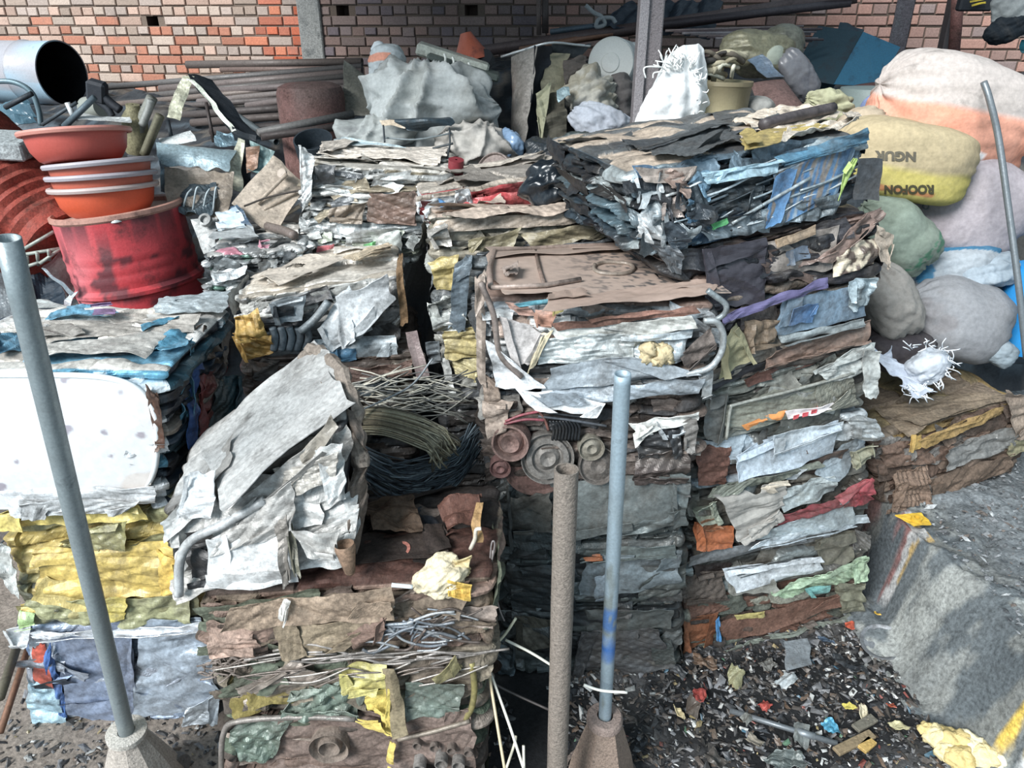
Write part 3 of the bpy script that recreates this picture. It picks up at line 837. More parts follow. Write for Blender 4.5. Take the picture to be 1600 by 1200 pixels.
disc(B, 'crushed_can_end', (930, 722), 30, '#6b635c', rings=(1, .95, .85, .8, .4), depth=.016, m=M_rusty, lift=.03, tilt=(.1, 0, .3))
disc(B, 'crushed_can_end', (920, 692), 20, '#87806f', rings=(1, .95, .85, .8, .4), depth=.016, m=M_rusty, lift=.03, tilt=(.1, 0, .1))
disc(B, 'crushed_can_end', (782, 720), 16, '#8a5d58', rings=(1, .95, .85, .8, .4), depth=.016, m=M_rusty, lift=.03)
for i in range(9):
    strip(B, 'black_coiled_spring', [(858 + i * 5, 648), (864 + i * 5, 660), (862 + i * 5, 678)], .004, '#25282c', lift=.035, metal=.2)
panel(B, 'white bent strip', [(985, 650), (1090, 628), (1088, 644), (990, 672)], '#e2e2dc', lift=.045, metal=.05, amp=.012)
panel(B, 'white bent strip', [(985, 668), (1015, 648), (1022, 655), (988, 690)], '#d9d8d0', lift=.05, metal=.05, amp=.006)
panel(B, 'silver flap', [(1020, 645), (1070, 640), (1066, 668), (1030, 672)], '#c4ccd2', lift=.035, metal=.4, amp=.016)
panel(B, 'dark crumpled sheet', [(990, 675), (1060, 662), (1065, 700), (995, 705)], '#37393d', lift=.035, metal=.3, amp=.02)
panel(B, 'dark brown sheet', [(985, 700), (1066, 690), (1070, 738), (990, 742)], '#4f4440', lift=.035, metal=.2, amp=.016)
panel(B, 'grey end flap', [(1062, 650), (1086, 640), (1080, 690), (1064, 690)], '#8a8580', lift=.04, metal=.2, amp=.01)
for i, (pp, cc) in enumerate([([(790, 648), (815, 638), (845, 632)], '#a03b4c'), ([(788, 652), (820, 645), (850, 646)], '#8f3848'), ([(838, 628), (850, 645), (856, 662)], '#7a4a40'), ([(840, 640), (890, 646), (945, 655)], '#4a5058'), ([(850, 634), (900, 640), (930, 642)], '#22282e')]):
    strip(B, 'cable', pp, .004, cc, lift=.04, metal=0)
panel(B, 'tan left strip', [(752, 580), (778, 590), (785, 640), (760, 640)], '#a28d7c', lift=.03, m=M_rusty, amp=.012)
panel(B, 'tan left flap', [(752, 620), (800, 625), (792, 668), (765, 672)], '#b09c8c', lift=.034, m=M_rusty, amp=.016)

B = bale('S1', 'bale topped by a rusty brown plate over white and grey sheets, in the centre', [(748, 466), (1124, 480), (1102, 618), (757, 620)], 1.87, 1.87, .42,
         '#b6bcc0:3:.2 #d8dbda:2:.15 #8d8f90:2:.3 #4c5054:1.2 #a08a7c:1', 31, top='#9c8072:3:.1 #8d7264:2:.1 #ab9384:1', side='#55585a:2 #3a3e42:2 #8a8680:1', group=GC, amp=.022, flaps=18, topamp=.25, ftop=.05)


def speck(s, t, x, y, K):
    f = np.clip((fbm(np.stack([x * 55, y * 75, x * 0], -1), 3, 41) - .10) * 7, 0, .85)[:, None] * np.clip((s - .25) * 3, 0, 1)[:, None]
    return K * (1 - f) + f * np.append(hexc('#3f4448'), 0)


pl_ = panel(B, 'rusty brown plate', [(768, 408), (1060, 398), (1112, 466), (770, 472)], '#b59c8c', face='t', lift=.03, amp=.0025, wl=.2, metal=.05, m=M_enamel, curl=.004, colfn=speck, rag=.006)
panel(B, 'rusty plate front', [(868, 478), (1108, 462), (1112, 474), (862, 504)], '#ab9080', face='t', lift=.034, amp=.004, metal=.05, m=M_enamel)
strip(B, 'plate_rim', [(766, 470), (764, 440), (772, 412), (900, 404), (1055, 398)], .008, '#9a8376', face='t', lift=.04, metal=.1, smooth=False, parent=pl_)
strip(B, 'plate_rim', [(766, 472), (850, 468), (905, 458)], .007, '#a58f82', face='t', lift=.04, metal=.1, smooth=False, parent=pl_)
strip(B, 'plate_rib', [(836, 410), (842, 440), (850, 468)], .006, '#8d7466', face='t', lift=.036, metal=.1, smooth=False, parent=pl_)
strip(B, 'pressed_loop', [(928, 432), (945, 428), (978, 430), (988, 438), (975, 446), (940, 446), (927, 440), (928, 432)], .006, '#8d7e70', face='t', lift=.036, metal=.1, parent=pl_)
panel(B, 'crumpled scrap on plate', [(782, 440), (808, 436), (806, 455), (788, 458)], '#a89488', face='t', lift=.05, amp=.016)
panel(B, 'black mud patch', [(985, 408), (1018, 406), (1020, 424), (982, 424)], '#33383c', face='t', lift=.038, amp=.006, rag=.03, parent=pl_)
panel(B, 'rust rolled edge', [(862, 492), (1090, 470), (1090, 482), (860, 506)], '#8a6050', lift=.05, amp=.005, metal=.05, m=M_rusty)
panel(B, 'white ribbed strip', [(858, 506), (1088, 482), (1088, 504), (860, 528)], '#d8d8d0', lift=.045, amp=.005, metal=.1)
panel(B, 'crumpled white sheet', [(855, 512), (1000, 505), (985, 555), (835, 560)], '#ced5d4', lift=.04, amp=.014, metal=.25, wl=.05)
panel(B, 'silver crumpled sheet', [(960, 520), (1080, 505), (1060, 560), (960, 558)], '#b4bfc4', lift=.035, amp=.018, metal=.35, wl=.06)
panel(B, 'blue grey flat sheet', [(845, 562), (1000, 545), (1100, 572), (848, 602)], '#9ca6ae', lift=.05, amp=.006, wl=.18, metal=.25)
panel(B, 'blue grey lower sheet', [(850, 598), (1095, 578), (1090, 600), (860, 620)], '#a8b4be', lift=.055, amp=.009, metal=.3)
panel(B, 'white lower flap', [(800, 588), (935, 612), (930, 632), (835, 626)], '#f2f4f5', lift=.06, amp=.006, metal=.05)
panel(B, 'white bowed sheet', [(765, 525), (800, 545), (850, 592), (775, 592)], '#eef1f4', lift=.055, amp=.006, metal=.05)
panel(B, 'beige translucent sheet', [(780, 482), (845, 506), (830, 555), (800, 560)], '#d2cbc8', lift=.045, amp=.003, metal=0, wl=.15)
panel(B, 'cream bent strip', [(846, 508), (862, 505), (835, 560), (826, 562)], '#d8c8a0', lift=.055, amp=.004, metal=0)
panel(B, 'orange flap', [(832, 478), (868, 472), (862, 500), (840, 498)], '#c08a70', lift=.05, amp=.006, metal=0)
panel(B, 'pink inner sheet', [(790, 470), (820, 470), (838, 490), (810, 492)], '#b58a78', lift=.02, amp=.004, metal=0)
panel(B, 'teal sliver', [(800, 468), (885, 460), (880, 468), (805, 474)], '#4f9fb0', lift=.03, amp=.003, metal=0)
panel(B, 'yellow sliver', [(862, 465), (880, 462), (876, 476), (862, 478)], '#b5a54e', lift=.056, amp=.006, metal=0)
V = None
for i, (x, y, rr_) in enumerate([(1010, 535, 14), (1030, 542, 16), (1022, 552, 12), (1040, 550, 10), (1005, 548, 10)]):
    p0, n_ = B.planes['f']
    P = onplane(x, y, p0, n_) + n_ * .045
    u, v = np.meshgrid(np.linspace(0, 2 * np.pi, 24, endpoint=False), np.linspace(.02, math.pi - .02, 14))
    S = np.stack([np.cos(u) * np.sin(v), np.sin(u) * np.sin(v), np.cos(v)], -1).reshape(-1, 3)
    S = S * (rr_ / FPX * 2.0) * (1 + .6 * fbm(S * 3.2 + i * 5, 4, 5))[:, None]
    emit('foam_tuft', S + P, gridq(14, 24, 0, True), M_foam, B.o, col=np.append(hexc('#c4b492'), 0), smooth=True)
panel(B, 'rusty rounded sheet', [(1055, 545), (1105, 508), (1115, 530), (1070, 570)], '#6d625c', lift=.04, amp=.01, m=M_rusty)
strip(B, 'bent_tube_loop', [(1092, 490), (1112, 492), (1122, 512), (1118, 540), (1100, 562), (1065, 572)], .009, '#b9c0c2', lift=.055, metal=.4)
strip(B, 'bent_tube_loop', [(1100, 446), (1112, 455), (1128, 468), (1126, 482), (1112, 492)], .008, '#9aa6aa', lift=.04, metal=.4)
panel(B, 'tan edge sheet', [(743, 420), (760, 438), (762, 600), (748, 600)], '#a89484', face='f', lift=.03, amp=.008, metal=.05)
strip(B, 'tan_edge_strip', [(752, 430), (772, 480), (782, 540), (815, 575)], .008, '#94837a', lift=.06, metal=.1)
panel(B, 'crushed corner sheet', [(1088, 580), (1108, 570), (1104, 612), (1088, 612)], '#aab0b2', lift=.04, amp=.016, metal=.3)
# ------------------------------------------------------------------ right stack
YL, YR = 1.95, 2.14
D_ = '#4a4a46:2:.2 #6a665c:2:.2 #85847c:2:.3 #3a3230:1.5 #9aa4a4:1:.4'
B = bale('R8', 'rust brown bale half sunk in black litter, bottom of the right stack', [(1062, 938), (1340, 886), (1333, 960), (1060, 1016)], YL, YR, .5, '#6a4a3c:3:.1 #5d4a40:2:.1 #5f645a:2 #3a3532:1 #8a8a7c:.7', 48, group=GR, mat_=M_rusty, amp=.018)
panel(B, 'rust brown sheet', [(1118, 962), (1298, 918), (1295, 945), (1120, 1000)], '#7a5646', lift=.03, amp=.007, m=M_rusty, wl=.15)
panel(B, 'orange rust sheet', [(1062, 955), (1112, 950), (1112, 1000), (1066, 1005)], '#8d5430', lift=.02, amp=.01, m=M_rusty)
panel(B, 'yellow sliver', [(1142, 948), (1185, 940), (1182, 950), (1145, 958)], '#c2b25e', lift=.04, metal=0)
panel(B, 'blue tape', [(1110, 958), (1116, 956), (1117, 988), (1112, 988)], '#3b86c0', lift=.036, metal=0, amp=.002)
panel(B, 'grey green sheet', [(1125, 1000), (1330, 948), (1334, 962), (1130, 1012)], '#7a8074', lift=.035, amp=.012, metal=.3)
panel(B, 'green corner', [(1295, 905), (1340, 898), (1336, 938), (1300, 945)], '#7d7c66', lift=.035, amp=.016, metal=.3)
B = bale('R7', 'bale with white cracked sheet and pale green foil, second lowest of right stack', [(1070, 854), (1345, 806), (1340, 884), (1064, 936)], YL, YR, .5, D_, 47, group=GR, amp=.018)
wc_ = panel(B, 'white cracked sheet', [(1132, 882), (1268, 856), (1276, 884), (1150, 918)], '#d5dce2', lift=.03, amp=.006, metal=.05)
for i in range(5):
    strip(B, 'dark_crack_strip', [(1128 + i * 5, 880 + i * 3), (1180 + i * 14, 872 - i * 1), (1262, 858 + i * 3)], .0016, '#3b4448', lift=.038, metal=.1, parent=wc_)
panel(B, 'pale green foil', [(1195, 918), (1340, 862), (1342, 888), (1210, 930)], '#a3bd9a', lift=.034, amp=.016, metal=.35)
panel(B, 'teal foil', [(1248, 908), (1285, 898), (1282, 912), (1250, 918)], '#6fb5b0', lift=.045, amp=.008, metal=.3)
panel(B, 'brown green sheet', [(1265, 838), (1325, 822), (1322, 868), (1272, 878)], '#6f6c5c', lift=.03, amp=.01, metal=.1)
panel(B, 'curled end', [(1320, 815), (1346, 822), (1342, 852), (1322, 850)], '#6d6a66', lift=.035, amp=.02, metal=.2)
panel(B, 'brown left sheet', [(1066, 895), (1128, 885), (1128, 928), (1068, 936)], '#5f544c', lift=.024, amp=.012, m=M_rusty)
panel(B, 'lid strip', [(1075, 860), (1280, 822), (1280, 834), (1078, 874)], '#75787a', lift=.03, amp=.008, metal=.3)
B = bale('R6', 'bale with dark red and silver sheets and a hanging torn grey rag', [(1078, 767), (1350, 722), (1346, 806), (1072, 854)], YL, YR, .5, D_, 46, group=GR, amp=.02)
panel(B, 'silver sheet', [(1165, 825), (1320, 770), (1325, 806), (1172, 832)], '#b2bfc4', lift=.04, amp=.009, metal=.45)
panel(B, 'silver edge', [(1165, 834), (1350, 790), (1350, 802), (1170, 842)], '#c2ccd2', lift=.045, amp=.006, metal=.45)
panel(B, 'dark red sheet', [(1180, 802), (1340, 752), (1345, 768), (1182, 815)], '#8a3038', lift=.045, amp=.014, metal=.1)
panel(B, 'red fold', [(1295, 766), (1345, 735), (1352, 758), (1305, 775)], '#a8414a', lift=.055, amp=.018, metal=.1)
panel(B, 'white foil', [(1205, 758), (1290, 736), (1294, 765), (1210, 785)], '#b8c2c2', lift=.036, amp=.016, metal=.45)
panel(B, 'orange brown sheet', [(1074, 812), (1140, 815), (1136, 845), (1076, 852)], '#b5622c', lift=.03, amp=.01, metal=.05)
panel(B, 'torn grey rag', [(1102, 772), (1198, 748), (1205, 790), (1150, 838)], '#a39f98', lift=.055, amp=.012, metal=0, m=M_cloth, rag=.03)
panel(B, 'multicoloured scrap', [(1075, 780), (1108, 775), (1115, 805), (1085, 812)], '#9aa08c', lift=.03, amp=.018, metal=.2)
panel(B, 'red yellow scrap', [(1080, 800), (1110, 798), (1118, 815), (1090, 818)], '#8f5a34', lift=.036, amp=.016)
panel(B, 'cream bent strip', [(1178, 748), (1215, 732), (1218, 740), (1185, 756)], '#d2c4ae', lift=.06, metal=0)
B = bale('R5', 'pale blue sheet bale with rust brown left end, beneath the orange labelled bale', [(1086, 692), (1353, 638), (1349, 722), (1079, 767)], YL, YR, .5, '#aebcc6:3:.3 #8f9ca4:2:.3 #6a6a66:1.5 #5d4a42:1 #c8d0d4:1', 45, group=GR, amp=.018)
panel(B, 'pale blue sheet', [(1142, 695), (1300, 655), (1302, 706), (1140, 742)], '#bccbd8', lift=.03, amp=.006, metal=.15, wl=.15)
panel(B, 'pale fold', [(1195, 672), (1305, 645), (1302, 664), (1200, 700)], '#ccd8e0', lift=.038, amp=.006, metal=.15)
panel(B, 'rust brown sheet', [(1084, 698), (1142, 690), (1130, 742), (1084, 752)], '#7a5244', lift=.026, amp=.01, m=M_rusty)
panel(B, 'silver can', [(1312, 648), (1350, 640), (1355, 672), (1318, 678)], '#b8bcbc', lift=.045, amp=.02, metal=.6)
panel(B, 'olive torn flap', [(1310, 690), (1352, 676), (1348, 705), (1318, 722)], '#98967a', lift=.05, amp=.02, metal=.05)
panel(B, 'green grey strip', [(1100, 752), (1280, 712), (1280, 724), (1105, 765)], '#83887a', lift=.036, amp=.01, metal=.2)
B = bale('R4', 'grey bale with an orange label strip and a white folded corner', [(1096, 607), (1356, 532), (1353, 636), (1087, 692)], YL, YR, .5, '#7d7e74:3:.15 #64665f:2:.15 #93958c:2 #4a4644:1 #b8bcb6:1', 44, top='#5a4038:2 #3f3634:2 #6a5148:1', group=GR, amp=.015)
panel(B, 'olive grey ribbed sheet', [(1120, 628), (1322, 575), (1322, 632), (1122, 676)], '#8a8b7c', lift=.03, amp=.006, metal=.1, stretch=4, wl=.03)
panel(B, 'grey left plate', [(1096, 615), (1126, 608), (1118, 678), (1090, 684)], '#6f706c', lift=.03, amp=.006, metal=.1)
panel(B, 'orange label', [(1148, 652), (1214, 634), (1212, 646), (1152, 664)], '#e28a28', lift=.042, amp=.004, metal=0, m=M_film)
wl_ = panel(B, 'white red label', [(1214, 634), (1292, 620), (1290, 630), (1214, 646)], '#e6dcdc', lift=.042, amp=.004, metal=0, m=M_film)
for i in range(4):
    panel(B, 'red print', [(1220 + i * 15, 636 - i * 3), (1229 + i * 15, 634 - i * 3), (1227 + i * 15, 640 - i * 3), (1219 + i * 15, 642 - i * 3)], '#c8404a', lift=.047, amp=.001, metal=0, rag=.004, m=M_film, parent=wl_)
panel(B, 'white folded corner', [(1262, 568), (1345, 528), (1356, 570), (1272, 592)], '#bfc4c0', lift=.04, amp=.012, metal=.1)
panel(B, 'white hanging corner', [(1325, 530), (1354, 545), (1352, 612), (1330, 605)], '#c6c9c4', lift=.055, amp=.012, metal=.1)
panel(B, 'red brown sheet', [(1165, 590), (1268, 545), (1275, 565), (1175, 600)], '#6d4a40', face='f', lift=.0, amp=.006, m=M_rusty)
strip(B, 'frame_edge', [(1122, 676), (1128, 630), (1138, 622), (1220, 602), (1318, 575)], .005, '#a3a49a', lift=.045, metal=.2)
B = bale('R3', 'blue grey bale with a purple strip along its top, in the right stack', [(1108, 487), (1352, 430), (1347, 548), (1100, 603)], YL, YR, .5, '#6a6058:2 #7a8a92:2:.2 #544a46:2 #8d8478:1 #3a3a40:1', 43, group=GR, amp=.018)
bs_ = panel(B, 'blue printed sheet', [(1208, 470), (1338, 440), (1338, 492), (1204, 515)], '#7590a6', lift=.03, amp=.005, metal=.1, wl=.12)
panel(B, 'blue patch', [(1220, 476), (1260, 468), (1255, 492), (1215, 500)], '#44719f', lift=.038, amp=.003, metal=0, parent=bs_)
panel(B, 'purple film strip', [(1112, 484), (1275, 428), (1272, 446), (1120, 490)], '#665f8a', lift=.05, amp=.01, metal=0, m=M_film)
panel(B, 'brown straw scrap', [(1150, 500), (1202, 492), (1200, 535), (1158, 545)], '#7a6650', lift=.035, amp=.018, metal=0)
panel(B, 'yellowish cloth', [(1108, 520), (1140, 505), (1160, 555), (1112, 580)], '#a39c74', lift=.05, amp=.012, metal=0, m=M_cloth)
panel(B, 'brown leather sheet', [(1190, 545), (1338, 498), (1340, 528), (1185, 572)], '#84695a', lift=.03, amp=.014, metal=0)
panel(B, 'silver strip', [(1210, 520), (1340, 488), (1340, 498), (1210, 532)], '#a0aaac', lift=.04, amp=.006, metal=.3)
panel(B, 'pale corner', [(1310, 440), (1350, 428), (1348, 470), (1316, 478)], '#9fb2ba', lift=.04, amp=.014, metal=.2)
B = bale('R2', 'brown bale with dark film and a speckled cream scrap, below the blue bale', [(1025, 402), (1366, 326), (1368, 428), (1105, 487)], YL, YR, .5, '#5d4c46:3:.1 #7d665c:2:.1 #3c3a40:2 #8d7c6c:1 #2a2c32:1', 42, group=GR, amp=.02)
panel(B, 'dark film', [(1085, 398), (1190, 378), (1188, 470), (1098, 482)], '#3d3a42', lift=.03, amp=.01, metal=.05, m=M_film)
ps_ = panel(B, 'patterned sheet', [(1192, 375), (1290, 358), (1285, 412), (1195, 425)], '#8a8078', lift=.028, amp=.006, metal=.05)
panel(B, 'blue patch', [(1215, 388), (1250, 382), (1252, 402), (1220, 410)], '#54687e', lift=.036, amp=.004, metal=0, parent=ps_)
panel(B, 'pink brown sheet', [(1262, 402), (1335, 330), (1360, 345), (1282, 412)], '#8f7468', lift=.04, amp=.014, metal=0)
panel(B, 'tan strip', [(1192, 370), (1260, 352), (1258, 366), (1195, 382)], '#b09474', lift=.045, amp=.006, metal=0)


def leopard(s, t, x, y, K):
    f = np.clip((vn(np.stack([x * 90, y * 90, x * 0], -1), 3) + .05) * 5, 0, 1)[:, None]
    return K * (1 - f) + f * np.append(hexc('#d8cbb4'), 0)


panel(B, 'speckled scrap', [(1288, 395), (1350, 372), (1355, 415), (1290, 425)], '#5a463c', lift=.045, amp=.014, metal=0, colfn=leopard)
panel(B, 'cream end flap', [(1352, 350), (1374, 372), (1366, 420), (1350, 412)], '#b8a692', lift=.05, amp=.012, metal=0)
B = bale('R1', 'big blue and black crushed bale, topmost of the right stack', [(975, 266), (1343, 208), (1342, 320), (1000, 402)], YL, YR, .62,
         '#4a6a86:2:.3 #6d8494:2:.45 #3a4650:3:.35 #8fa0a8:2:.5 #23282e:2.5:.2 #a8b4b8:1:.5', 41, top='#bba792:1.2:.05 #5a5e60:4:.05 #8d7f58:.7:.05 #4a4e52:2:.05', side='#2b3a44:2 #55707c:1 #20242a:2 #a4b0b2:1', group=GR, amp=.024, thick=(.012, .05), seg=(.08, .4), flaps=60, slope=.06, topamp=.3, ftop=.06)


def streak(s, t, x, y, K):
    f = np.clip((vn(np.stack([x * 120, y * 9, x * 0], -1), 3) - .1) * 4, 0, .8)[:, None]
    K = K * (1 - f) + f * np.append(hexc('#94846f'), .1)
    f = np.clip((vn(np.stack([x * 70, y * 5, x * 0 + 4], -1), 8) - .2) * 4, 0, .7)[:, None]
    return K * (1 - f) + f * np.append(hexc('#9fb4c4'), .2)


panel(B, 'blue streaked sheet', [(1198, 258), (1322, 222), (1300, 312), (1190, 345)], '#4a7fae', lift=.035, amp=.005, metal=.15, colfn=streak, wl=.15)
panel(B, 'bright blue edge', [(1195, 246), (1342, 200), (1340, 222), (1200, 258)], '#477f9c', lift=.045, amp=.014, metal=.1)
panel(B, 'pale blue edge', [(1085, 268), (1205, 248), (1200, 268), (1095, 285)], '#9cc0d0', lift=.045, amp=.014, metal=.2)
panel(B, 'lime strip', [(1298, 262), (1312, 238), (1318, 250), (1292, 302)], '#a8c84e', lift=.05, amp=.006, metal=0)
panel(B, 'black crumpled film', [(1060, 292), (1185, 268), (1180, 330), (1070, 362)], '#3a454c', lift=.03, amp=.02, metal=.4, wl=.05)
panel(B, 'silver black sheet', [(1080, 345), (1290, 295), (1285, 330), (1085, 375)], '#76848c', lift=.034, amp=.018, metal=.5, wl=.05)
panel(B, 'grey plate', [(1320, 246), (1358, 244), (1352, 308), (1316, 310)], '#4d5054', lift=.05, amp=.004, metal=.2, rag=.004)
for i, (x, y, c) in enumerate([(1005, 290, '#d4dcdf'), (1030, 300, '#4c4f55'), (1048, 280, '#b89a8a'), (1040, 320, '#cbb8ae'), (1072, 300, '#76a3bf'), (1085, 322, '#5d90b4'), (1020, 335, '#b9c6cc'), (1012, 360, '#d8dee0'), (1045, 355, '#55606a'), (1060, 372, '#a9b4b8'), (1030, 385, '#6a7076'), (1075, 345, '#3d464e')]):
    B.mul = .7
    panel(B, 'crumpled scrap', [(x - 18, y - 16), (x + 16, y - 20), (x + 18, y + 18), (x - 15, y + 20)], c, lift=.03 + .008 * (i % 3), amp=.022, metal=.25, rag=.03, curl=.03)
B.mul = 1.0
panel(B, 'green foil sliver', [(1095, 345), (1120, 335), (1122, 342), (1100, 355)], '#3fae5a', lift=.05, metal=0)
panel(B, 'pinkish top edge', [(985, 262), (1080, 258), (1075, 275), (995, 282)], '#a8988c', lift=.04, amp=.012, metal=.05)
panel(B, 'cream top sheet', [(1140, 200), (1225, 178), (1330, 186), (1200, 222)], '#d6c4ae', face='t', lift=.02, amp=.01, metal=0)
panel(B, 'cream top edge', [(1240, 216), (1340, 192), (1345, 202), (1210, 240)], '#dccdba', face='t', lift=.024, amp=.01, metal=0)
panel(B, 'mustard sheet', [(1160, 228), (1270, 208), (1290, 216), (1165, 246)], '#b59d4c', face='t', lift=.026, amp=.006, metal=0)
panel(B, 'black grit patch', [(1000, 250), (1130, 206), (1170, 226), (1080, 258)], '#55595b', face='t', lift=.022, amp=.005, metal=0, rag=.03, m=M_rusty)
strip(B, 'dark_branch_strip', [(1190, 218), (1240, 204), (1300, 190)], .016, '#50484a', face='t', lift=.04, metal=0)
strip(B, 'grey_ridge', [(1080, 285), (1180, 262), (1290, 235)], .006, '#b4c0c6', lift=.03, metal=.5)
strip(B, 'grey_ridge', [(1130, 345), (1180, 315), (1250, 275)], .005, '#aab6ba', lift=.045, metal=.5)

rg = np.random.default_rng(141)
for i in range(26):
    x0 = rg.uniform(1010, 1250); y0 = 392 - (x0 - 1000) * .235 - rg.uniform(5, 105); l_ = rg.uniform(35, 120)
    if y0 > 275 - (x0 - 975) * .155 + 8:
        strip(B, 'folded_sheet_edge', [(x0, y0), (x0 + l_ * .5, y0 - l_ * .17 + rg.normal(0, 2)), (x0 + l_, max(y0 - l_ * .42, 222 + (1340 - x0 - l_) * .155))], rg.uniform(.0018, .0042), ['#c3d0d6', '#9fb0b8', '#dfe6e8', '#59666e'][i % 4], lift=.032 + .012 * rg.random(), metal=.5)

# ------------------------------------------------------------------ rusty pair on the ledge
RP = '#6d5648:3:.1 #7d6858:2:.1 #5a4a40:2 #86807a:1.5:.3 #8d7440:.5'
B = bale('F2', 'rust brown bale lying on the concrete ledge, under another rusty bale', [(1372, 745), (1592, 678), (1584, 732), (1376, 792)], 2.30, 2.54, .45, RP, 52, group='rusty bales on the ledge', mat_=M_rusty, amp=.02)
panel(B, 'brown sheet', [(1440, 745), (1575, 700), (1570, 730), (1435, 785)], '#75604f', lift=.03, amp=.008, m=M_rusty)
panel(B, 'brown rag flap', [(1385, 735), (1440, 718), (1436, 785), (1372, 788)], '#7a6250', lift=.05, amp=.02, metal=0, m=M_rusty, stretch=.7)
panel(B, 'mustard end', [(1560, 680), (1592, 676), (1590, 702), (1565, 708)], '#8a835e', lift=.035, amp=.012, metal=0)
B = bale('F1', 'rusty brown bale with a mustard edge, beside the white torn plastic on the ledge', [(1366, 690), (1594, 622), (1592, 678), (1372, 745)], 2.30, 2.54, .5, RP, 51, top='#7a6a58:3:.1 #8d7a50:1:.1 #6a564a:2:.1', group='rusty bales on the ledge', mat_=M_rusty, amp=.022)
panel(B, 'grey crumpled sheet', [(1470, 690), (1585, 655), (1582, 690), (1460, 725)], '#8a8884', lift=.035, amp=.02, metal=.35)
panel(B, 'mustard edge strip', [(1410, 684), (1545, 630), (1550, 640), (1425, 696)], '#9a7a3c', lift=.04, amp=.008, metal=0, m=M_rusty)
panel(B, 'mustard patch', [(1405, 652 + 20), (1425, 670), (1424, 692), (1405, 695)], '#c29a3c', lift=.045, amp=.004, metal=0)
panel(B, 'brown creased sheet', [(1370, 695), (1440, 680), (1450, 718), (1378, 730)], '#7a6050', lift=.03, amp=.016, m=M_rusty)
panel(B, 'pale rusty end', [(1555, 612), (1595, 608), (1596, 668), (1568, 680)], '#93806f', lift=.04, amp=.012, metal=.05, m=M_rusty)
panel(B, 'brown top sheet', [(1358, 650), (1470, 620), (1570, 622), (1420, 680)], '#84725c', face='t', lift=.02, amp=.006, metal=0, m=M_rusty)

# ------------------------------------------------------------------ back stacks
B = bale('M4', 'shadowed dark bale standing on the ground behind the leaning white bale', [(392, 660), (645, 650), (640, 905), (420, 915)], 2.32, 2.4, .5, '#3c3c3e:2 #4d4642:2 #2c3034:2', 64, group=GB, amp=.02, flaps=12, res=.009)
B = bale('M3', 'dark brown folded sheet bale under the white and yellow sheets', [(380, 562), (652, 552), (646, 652), (392, 662)], 2.34, 2.42, .5, '#5a4c44:3 #6f5f55:2 #3c3836:2 #7d7468:1', 63, group=GB, amp=.022, thick=(.015, .045))
panel(B, 'rust folded sheets', [(535, 572), (640, 556), (648, 575), (545, 590)], '#7d6358', lift=.04, amp=.012, m=M_rusty)
panel(B, 'blue grey sheet', [(545, 590), (620, 582), (615, 610), (548, 612)], '#4f5c64', lift=.03, amp=.012, metal=.2)
panel(B, 'brown flap', [(398, 590), (470, 580), (470, 625), (402, 640)], '#55453e', lift=.03, amp=.012, m=M_rusty)
B = bale('M2', 'bale with a big dirty white sheet and yellow tin, behind the leaning bale', [(372, 468), (625, 430), (616, 562), (382, 562)], 2.38, 2.46, .5, '#c5c4be:2:.1 #8b8c8c:2:.2 #4a4c50:2:.2 #b3a998:1 #303438:1', 62, top='#cbbfae:3:.05 #b5a998:2 #d8d0c4:1', group=GB, amp=.02, flaps=26)
panel(B, 'dirty white sheet', [(520, 452), (598, 415), (622, 452), (540, 530)], '#d6dbde', lift=.06, amp=.005, metal=.05, wl=.16, corners=(0, .02, .0, .03))
panel(B, 'dirty white sheet lower', [(498, 505), (548, 445), (585, 505), (520, 532)], '#cfd6da', lift=.056, amp=.006, metal=.05)
panel(B, 'yellow folded tin', [(370, 485), (405, 470), (425, 520), (378, 525)], '#d2a53a', lift=.05, amp=.02, metal=.05)
panel(B, 'yellow folded tin', [(372, 520), (428, 515), (432, 545), (385, 552)], '#c29432', lift=.045, amp=.016, metal=.05)
gb_ = panel(B, 'grey bracket', [(424, 458), (475, 452), (478, 492), (432, 494)], '#8c979e', lift=.06, amp=.004, metal=.2)
panel(B, 'dark slot', [(432, 466), (466, 466), (464, 480), (434, 482)], '#2b3238', lift=.068, amp=.003, metal=.1, parent=gb_)
for i in range(5):
    strip(B, 'grey_hose', [(428 + i * 13, 505), (432 + i * 13, 520), (430 + i * 12, 540)], .013, '#78858e', lift=.04, metal=.1)
strip(B, 'grey_hose', [(472, 508), (495, 488), (515, 462)], .014, '#8b969c', lift=.06, metal=.1)
panel(B, 'blue white crushed can', [(500, 530), (612, 515), (616, 552), (505, 560)], '#c3d2da', lift=.04, amp=.012, metal=.15)
panel(B, 'blue streak', [(515, 540), (560, 532), (556, 552), (520, 556)], '#4f86aa', lift=.05, amp=.01, metal=.05)
panel(B, 'brown upright strip', [(618, 405), (628, 400), (636, 490), (626, 495)], '#8a6a44', lift=.03, amp=.004, m=M_rusty)
panel(B, 'tan top sheet', [(395, 440), (490, 412), (548, 418), (440, 458)], '#cdbfae', face='t', lift=.03, amp=.005, metal=0, hole=lambda s, t, x, y: ((s - .55) / .16) ** 2 + ((t - .35) / .2) ** 2 < 1)
panel(B, 'tan top sheet', [(540, 415), (610, 392), (622, 402), (560, 425)], '#c2ae90', face='t', lift=.035, amp=.01, metal=0)
B = bale('M1', 'bale of mixed silver litter and coloured wrappers beside the red drum', [(318, 400), (478, 388), (480, 478), (322, 480)], 2.65, 2.7, .45, '#a2a8aa:3:.3 #7d8486:2:.3 #c5caca:2:.3 #50565a:2 #b98d9a:.4 #6d9a8a:.3', 61, top='#b5b4b0:3 #cfc9c0:2 #8d9192:2 #c47a8c:.3 #5d9ec0:.3', group=GB, amp=.022, thick=(.008, .03), seg=(.03, .15), flaps=60, jag=.45)
